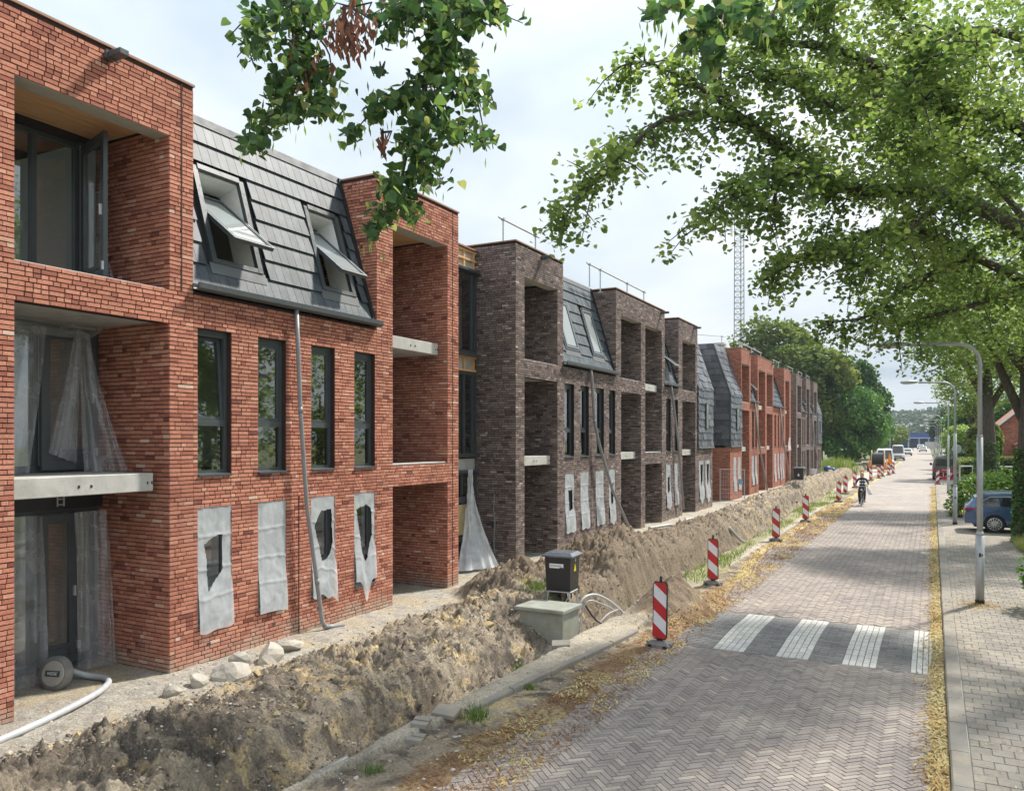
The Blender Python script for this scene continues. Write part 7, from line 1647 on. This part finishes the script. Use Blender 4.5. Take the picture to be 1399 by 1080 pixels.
shrub('shrub', 'bright yellow green shrub behind the blue car', [((2.0, 40.5, 1.0), (1.5, 1.5, 1.05)), ((3.5, 41, 1.1), (1.6, 1.6, 1.15)), ((.95, 40.4, .45), (.55, .8, .5)), ((5, 41, 1.2), (1.4, 1.5, 1.2))], 8500, .15, M_leafb, tb=.6)
shrub('shrub', 'dark leafed shrub cut by the right picture edge, nearest the camera', [((2.15, 19.0, .75), (.62, .7, .62)), ((2.5, 18.6, .5), (.7, .8, .5))], 1500, .10, M_leafd, tb=.75)
shrub('shrub', 'small green shrub beside the rear door of the blue car', [((2.75, 31.6, 1.0), (.42, .6, .7)), ((3.3, 31.6, .8), (.8, .8, .8))], 1500, .11, M_leafd, tb=.7)
n = 2600; x = 2.35+np.abs(RNG.normal(0, .5, n)); y = RNG.normal(29.2, .55, n); o = blades('dry_grass', x, y, np.full(n, SWZ-.01), RNG.uniform(.15, .45, n), M_grass, .5, .008, kind='stuff', tn=RNG.uniform(.55, 1, n))
def hedge(label, x0, x1, y0, y1, h, n, mat, size=.11):
    t = thing('hedge', label, 'hedge', ((x0+x1)/2, y0, 0)); A = np.stack([RNG.uniform(x0, x1, n), RNG.uniform(y0, y1, n), RNG.uniform(0, h, n)], -1); f = RNG.integers(0, 3, n)
    A[f == 0, 1] = y0+RNG.normal(0, .06, (f == 0).sum()); A[f == 1, 2] = h+RNG.normal(0, .05, (f == 1).sum()); A[f == 2, 0] = x0+RNG.normal(0, .06, (f == 2).sum())
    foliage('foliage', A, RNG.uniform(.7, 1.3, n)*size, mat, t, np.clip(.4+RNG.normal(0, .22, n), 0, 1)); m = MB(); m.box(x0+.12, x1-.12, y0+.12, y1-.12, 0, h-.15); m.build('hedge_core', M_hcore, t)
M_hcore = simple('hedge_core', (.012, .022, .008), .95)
hedge('clipped hedge block left of the green signs, beyond the gate', 1.75, 4.2, 62, 70, 2.0, 7000, M_leafy, .13); hedge('long clipped hedge in front of the red roofed house', 3.9, 12, 60, 61.3, 2.25, 6000, M_leafy, .13)
shrub('shrub', 'vivid lime green shrub beyond the hedge block', [((2.3, 92, 3.4), (1.6, 1.6, 1.6)), ((2.8, 92, 1.8), (1.8, 1.6, 1.8))], 4000, .24, M_leafb, tb=.8)
shrub('shrub', 'dark conifer bush in the shade of the lime green shrub', [((2.9, 88, 1.2), (1.6, 1.5, 1.5))], 2500, .2, M_leafd, tb=.1)
n = 3500; x = RNG.uniform(-14, -8.6, n); y = RNG.uniform(88, 106, n); blades('weeds', x, y, np.full(n, 0.0), RNG.uniform(.4, 1.3, n), M_grass, .3, .03, tn=RNG.uniform(0, .9, n))
for lb, x, y in (('tall yellow flowering weed clump at the foot of the pale end wall', -9.9, 92, ), ('low weed clump on the last of the heap', -8.2, 90)):
    k = 260; xx = x+RNG.normal(0, .8, k); yy = y+RNG.normal(0, 1.2, k); o = blades('weed_clump', xx, yy, np.zeros(k), RNG.uniform(.8, 2.0, k), M_grass, .22, .03, kind=None, tn=RNG.uniform(.3, 1, k)); props(o, lb, 'weeds', 'weeds at the far end of the heap')
# ================================================================ FAR THINGS
# lattice mast behind the buildings
t = thing('lattice_mast', 'tall pale steel lattice mast behind the far roofs', 'mast', (-36.4, 173, 0)); m = MB(); hw = 1.1; cxm, cym = -36.4, 173.0
leg = [(-1, -.6), (1, -.6), (0, 1.1)]
for a, b in leg: m.tube([(cxm+a*hw, cym+b*hw, 0), (cxm+a*hw*.85, cym+b*hw*.85, 58)], .10, 6)
m.build('leg', M_mast if 'M_mast' in globals() else simple('mast_paint', (.30, .32, .34), .6, var=.08), t)
m = MB()
for k in range(48):
    z = k*1.2
    for i in range(3):
        a, b = leg[i], leg[(i+1) % 3]; m.bar((cxm+a[0]*hw*.93, cym+a[1]*hw*.93, z), (cxm+b[0]*hw*.93, cym+b[1]*hw*.93, z), .075); m.bar((cxm+a[0]*hw*.93, cym+a[1]*hw*.93, z), (cxm+b[0]*hw*.93, cym+b[1]*hw*.93, z+1.2), .065)
m.build('lattice', MATS['mast_paint'], t)
m = MB()
for x, z in ((-1.5, 46.5), (-1.4, 50.0), (1.5, 51.0)): m.bbox(cxm+x-.22, cxm+x+.22, cym-1.1, cym-.85, z, z+2.6, .05)
m.tube([(cxm, cym, 58), (cxm, cym, 62)], .06, 5); m.build('antenna', M_white, t)
# pale end wall beside the last dark block
t = thing('substation', 'small pale rendered hut with a flat overhanging roof at the end of the row', 'hut', (-11.0, 88, 0)); m = MB(); m.box(-13.2, -10.9, 87.2, 89.5, -.2, 3.0); m.build('wall', M_conc, t); m = MB(); m.bbox(-13.5, -10.5, 86.9, 89.8, 3.0, 3.2, .03); m.build('roof', M_lead, t)
m = MB(); m.box(-12.6, -11.7, 87.16, 87.2, 0, 2.1); m.build('door', M_alu, t)
# house with a red roof on the right
t = thing('house', 'red brick house with a steep red roof and a white window, among the gardens', 'house', (9, 88, 0)); x0, x1, y0, y1, ze, zr = 5.7, 13.5, 88, 98, 4.9, 8.4
m = MB(); m.box(x0, x1, y0, y1, -.2, ze); m.add([(x0, y0, ze), (x1, y0, ze), ((x0+x1)/2, y0, zr), (x0, y1, ze), (x1, y1, ze), ((x0+x1)/2, y1, zr)], [(0, 1, 2), (5, 4, 3)]); m.build('wall', M_redtex, t)
g = NG('red_pantile'); p = g.pos(); wv = g.node('ShaderNodeTexWave', bands_direction='Y'); g.l.new(p, wv.inputs[0]); wv.inputs['Scale'].default_value = 1.6; wv.inputs['Distortion'].default_value = .6
M_pan = g.fin(g.mix(.4, g.ramp(g.noise(p, 2.5, 6), [(.3, (.24, .085, .06)), (.7, (.40, .17, .12))]), wv.outputs['Color'], 'OVERLAY'), .85)
xm = (x0+x1)/2; m = MB()
for a, b in ((x0-.35, xm), (x1+.35, xm)):
    zz = ze-.3; m.loft([[(a, y, zz), (b, y, zr+.02), (b, y, zr+.2), (a, y, zz+.18)] for y in (y0-.3, y1+.3)])
rf = m.build('roof', M_pan, t)
m = MB()
for a in (x0-.35, x1+.35): m.loft([[(a, y, ze-.34), (xm, y, zr-.02), (xm, y, zr+.22), (a, y, ze-.1)] for y in (y0-.38, y0-.305)])
m.build('barge_board', M_white, rf); m = MB(); m.box(xm+.9, xm+1.6, y0+3, y0+3.7, zr-1.2, zr+.9); m.build('chimney', M_redtex, rf)
for xa, za in ((7.2, 4.3), (10.4, 4.3), (7.2, 1.0), (10.4, 1.0)):
    m = MB(); m.box(xa, xa+1.3, y0-.04, y0+.02, za, za+1.45); fr = m.build('window', M_white, t); m = MB(); m.box(xa+.12, xa+1.18, y0-.05, y0-.041, za+.12, za+1.33); m.build('pane', M_carglass2, fr); m = MB(); m.box(xa-.05, xa+1.35, y0-.12, y0, za-.08, za-.002); m.build('sill', M_white, fr)
m = MB(); m.loft([[(7.9, y, 3.4), (9.4, y, 2.9), (9.4, y, 3.05), (7.9, y, 3.55)] for y in (84, 88)]); m.loft([[(6.6, y, 2.9), (7.9, y, 3.4), (7.9, y, 3.55), (6.6, y, 3.05)] for y in (84, 88)]); m.build('porch_roof', M_pan, t); m = MB(); m.box(6.8, 9.2, 84.2, 88, -.2, 2.9); m.build('porch', M_redtex, t)
# gate, signs and posts between lamp and shrub
t = thing('garden_gate', 'grey steel gate and rails in front of the clipped hedge', 'gate', (2.2, 52, 0)); m = MB()
for x in (1.35, 2.0, 3.4, 5.2): m.bar((x, 52, 0), (x, 52, 2.0), .06)
for z in (1.25, 1.95): m.bar((1.35, 52, z), (5.2, 52, z), .05)
m.build('rail', M_galv, t); m = MB()
for k in range(24): m.bar((1.4+k*.16, 52, .1), (1.4+k*.16, 52, 1.25), .018)
m.build('bar', M_galv, t)
M_signg = simple('dark_green_sign', (.03, .055, .05), .5, var=.1); M_stree = simple('sign_grey', (.55, .6, .6), .5)
t = thing('notice_board', 'dark green notice board with white lettering and a pale top board', 'sign', (2.55, 51.6, 0)); m = MB(); m.bbox(2.0, 3.05, 51.56, 51.6, 1.45, 2.1, .01); m.build('board', M_signg, t); m = MB(); m.bbox(2.2, 2.8, 51.57, 51.6, 2.12, 2.38, .02); m.build('top_board', M_stree, t); m = MB(); m.bar((2.1, 51.63, 0), (2.1, 51.63, 2.1), .05); m.bar((2.95, 51.63, 0), (2.95, 51.63, 2.1), .05); m.build('post', M_galv, t)
o3 = wpos(t); text('KEUZEPER', .17, M_white, t, (2.525-o3.x, 51.553-o3.y, 1.90), sx=.95); text('2E12', .16, M_signg, t, (2.5-o3.x, 51.563-o3.y, 2.25))
t = thing('name_sign', 'low white name sign on two thin posts before the shrub', 'sign', (1.42, 46, 0)); m = MB(); m.bbox(1.12, 1.72, 45.97, 46, 1.25, 1.45, .01); m.build('board', M_white, t); m = MB(); m.bar((1.2, 46.03, 0), (1.2, 46.03, 1.4), .04); m.bar((1.65, 46.03, 0), (1.65, 46.03, 1.4), .04); m.build('post', M_galv, t)
o3 = wpos(t); text('Tuinlaan', .12, M_signg, t, (1.42-o3.x, 45.962-o3.y, 1.35))
t = thing('construction_sign', 'orange construction lamp board standing above the notice board', 'sign', (3.1, 57, 0)); m = MB(); m.bbox(2.98, 3.36, 56.95, 57, 2.85, 3.3, .02); m.bbox(3.16, 3.36, 56.95, 57, 2.2, 2.75, .02); m.build('orange_board', M_orange, t); m = MB(); m.lathe([(.14, 0), (.15, .02), (.02, .04)], (3.1, 56.9, 2.72), 14, 'y'); m.build('lamp_lens', M_lens, t); m = MB(); m.bar((3.2, 57.05, 0), (3.2, 57.05, 2.9), .05); m.build('post', M_galv, t)
t = thing('road_sign', 'grey back of an octagonal road sign right of the far lamp posts', 'sign', (1.9, 82, 0)); m = MB(); m.lathe([(.42, -.015), (.42, .015)], (1.9, 82, 2.6), 8, 'y'); m.build('sign_plate', M_alu, t); m = MB(); m.bar((1.9, 82.03, 0), (1.9, 82.03, 2.7), .06); m.build('post', M_galv, t)
m = MB(); m.bar((.95, 43, 0), (.95, 43, 1.9), .05); props(m.build('marker_post', M_galv), 'thin grey post on the pavement left of the name sign', 'post')
# street details: grate and driveway slab
m = MB(); m.box(-.32, .14, 27.2, 27.75, -.02, .012); o = props(m.build('drain_cover', M_conc), 'pale square drain cover in the gutter by the blossom', 'drain cover'); 
# blue railway bridge across the end of the street
t = thing('railway_bridge', 'blue girder bridge across the end of the street', 'bridge', (-4, 338, 0)); m = MB(); m.box(-16, 8, 337, 341, 3.7, 5.6); gd = m.build('girder', M_bluebr, t)
m = MB(); m.box(-16, 8, 336.6, 337, 3.6, 3.95); m.build('walkway', simple('pale_blue_steel', (.30, .40, .58), .5), gd)
for x in (-8.2, -4.6, -1.4, 2.5): m = MB(); m.box(x-.25, x+.25, 338, 340, -1, 3.7); m.build('pier', M_alu, t)
m = MB(); m.box(-16, 8, 342, 343, -1, 3.7); m.build('shaded_abutment', simple('bridge_shadow_wall', (.06, .09, .16), .8), t)  # wall behind the piers; the shade under the bridge is put into its colour
m = MB(); m.box(-2.6, 3.2, 331, 332, -.5, 2.3); props(m.build('retaining_wall', M_conc), 'grey retaining wall before the bridge piers', 'wall')
# wooded hill on the horizon
hx = np.linspace(-160, 200, 60); hy = np.linspace(430, 900, 30); X, Y = np.meshgrid(hx, hy)
hz = lambda X, Y: -.5+16.5*sstep(430, 680, Y)+3.0*(fbm(X*.02+3, Y*.02, 3)-.5)
sheet('hill', hx, hy, hz, simple('wood_floor', (.035, .05, .03), .95, obj=False, scale=.05))
n = 22000; x = RNG.uniform(-60, 75, n); y = 430+420*RNG.random(n); cl = fbm(x*.06, y*.05, 3); z = hz(x, y)+RNG.uniform(0, 1, n)**.6*(4+9*cl); foliage('distant_wood', np.stack([x, y, z], -1), RNG.uniform(1.6, 3.4, n), M_leaff, None, np.clip(.45+1.4*(cl-.5)+RNG.normal(0, .18, n), 0, 1))
n = 5000; 
for lb, xa, xb, ya, h in (('woods', -60, -17, 350, 12), ('woods', 8, 60, 330, 13)):
    x = RNG.uniform(xa, xb, n); y = RNG.uniform(ya, ya+60, n); cl = fbm(x*.12, y*.1, 3); z = RNG.uniform(0, 1, n)*h*(.5+cl); foliage(lb, np.stack([x, y, z], -1), RNG.uniform(1.0, 2.2, n), M_leaff, None, np.clip(.5+1.4*(cl-.5)+RNG.normal(0, .18, n), 0, 1))

# the summer air: far things fade a little
m = MB(); m.box(-325, 325, -65, 925, -1.4, 66); hz_m = bpy.data.materials.new('haze'); hz_m.use_nodes = True; hn = hz_m.node_tree
for q in list(hn.nodes): hn.nodes.remove(q)
ho = hn.nodes.new('ShaderNodeOutputMaterial'); hv = hn.nodes.new('ShaderNodeVolumePrincipled'); hv.inputs['Color'].default_value = (.80, .90, 1, 1); hv.inputs['Density'].default_value = 0.00026; hv.inputs['Anisotropy'].default_value = 0.0
hn.links.new(hv.outputs[0], ho.inputs['Volume']); m.build('haze', hz_m, None, kind='stuff')
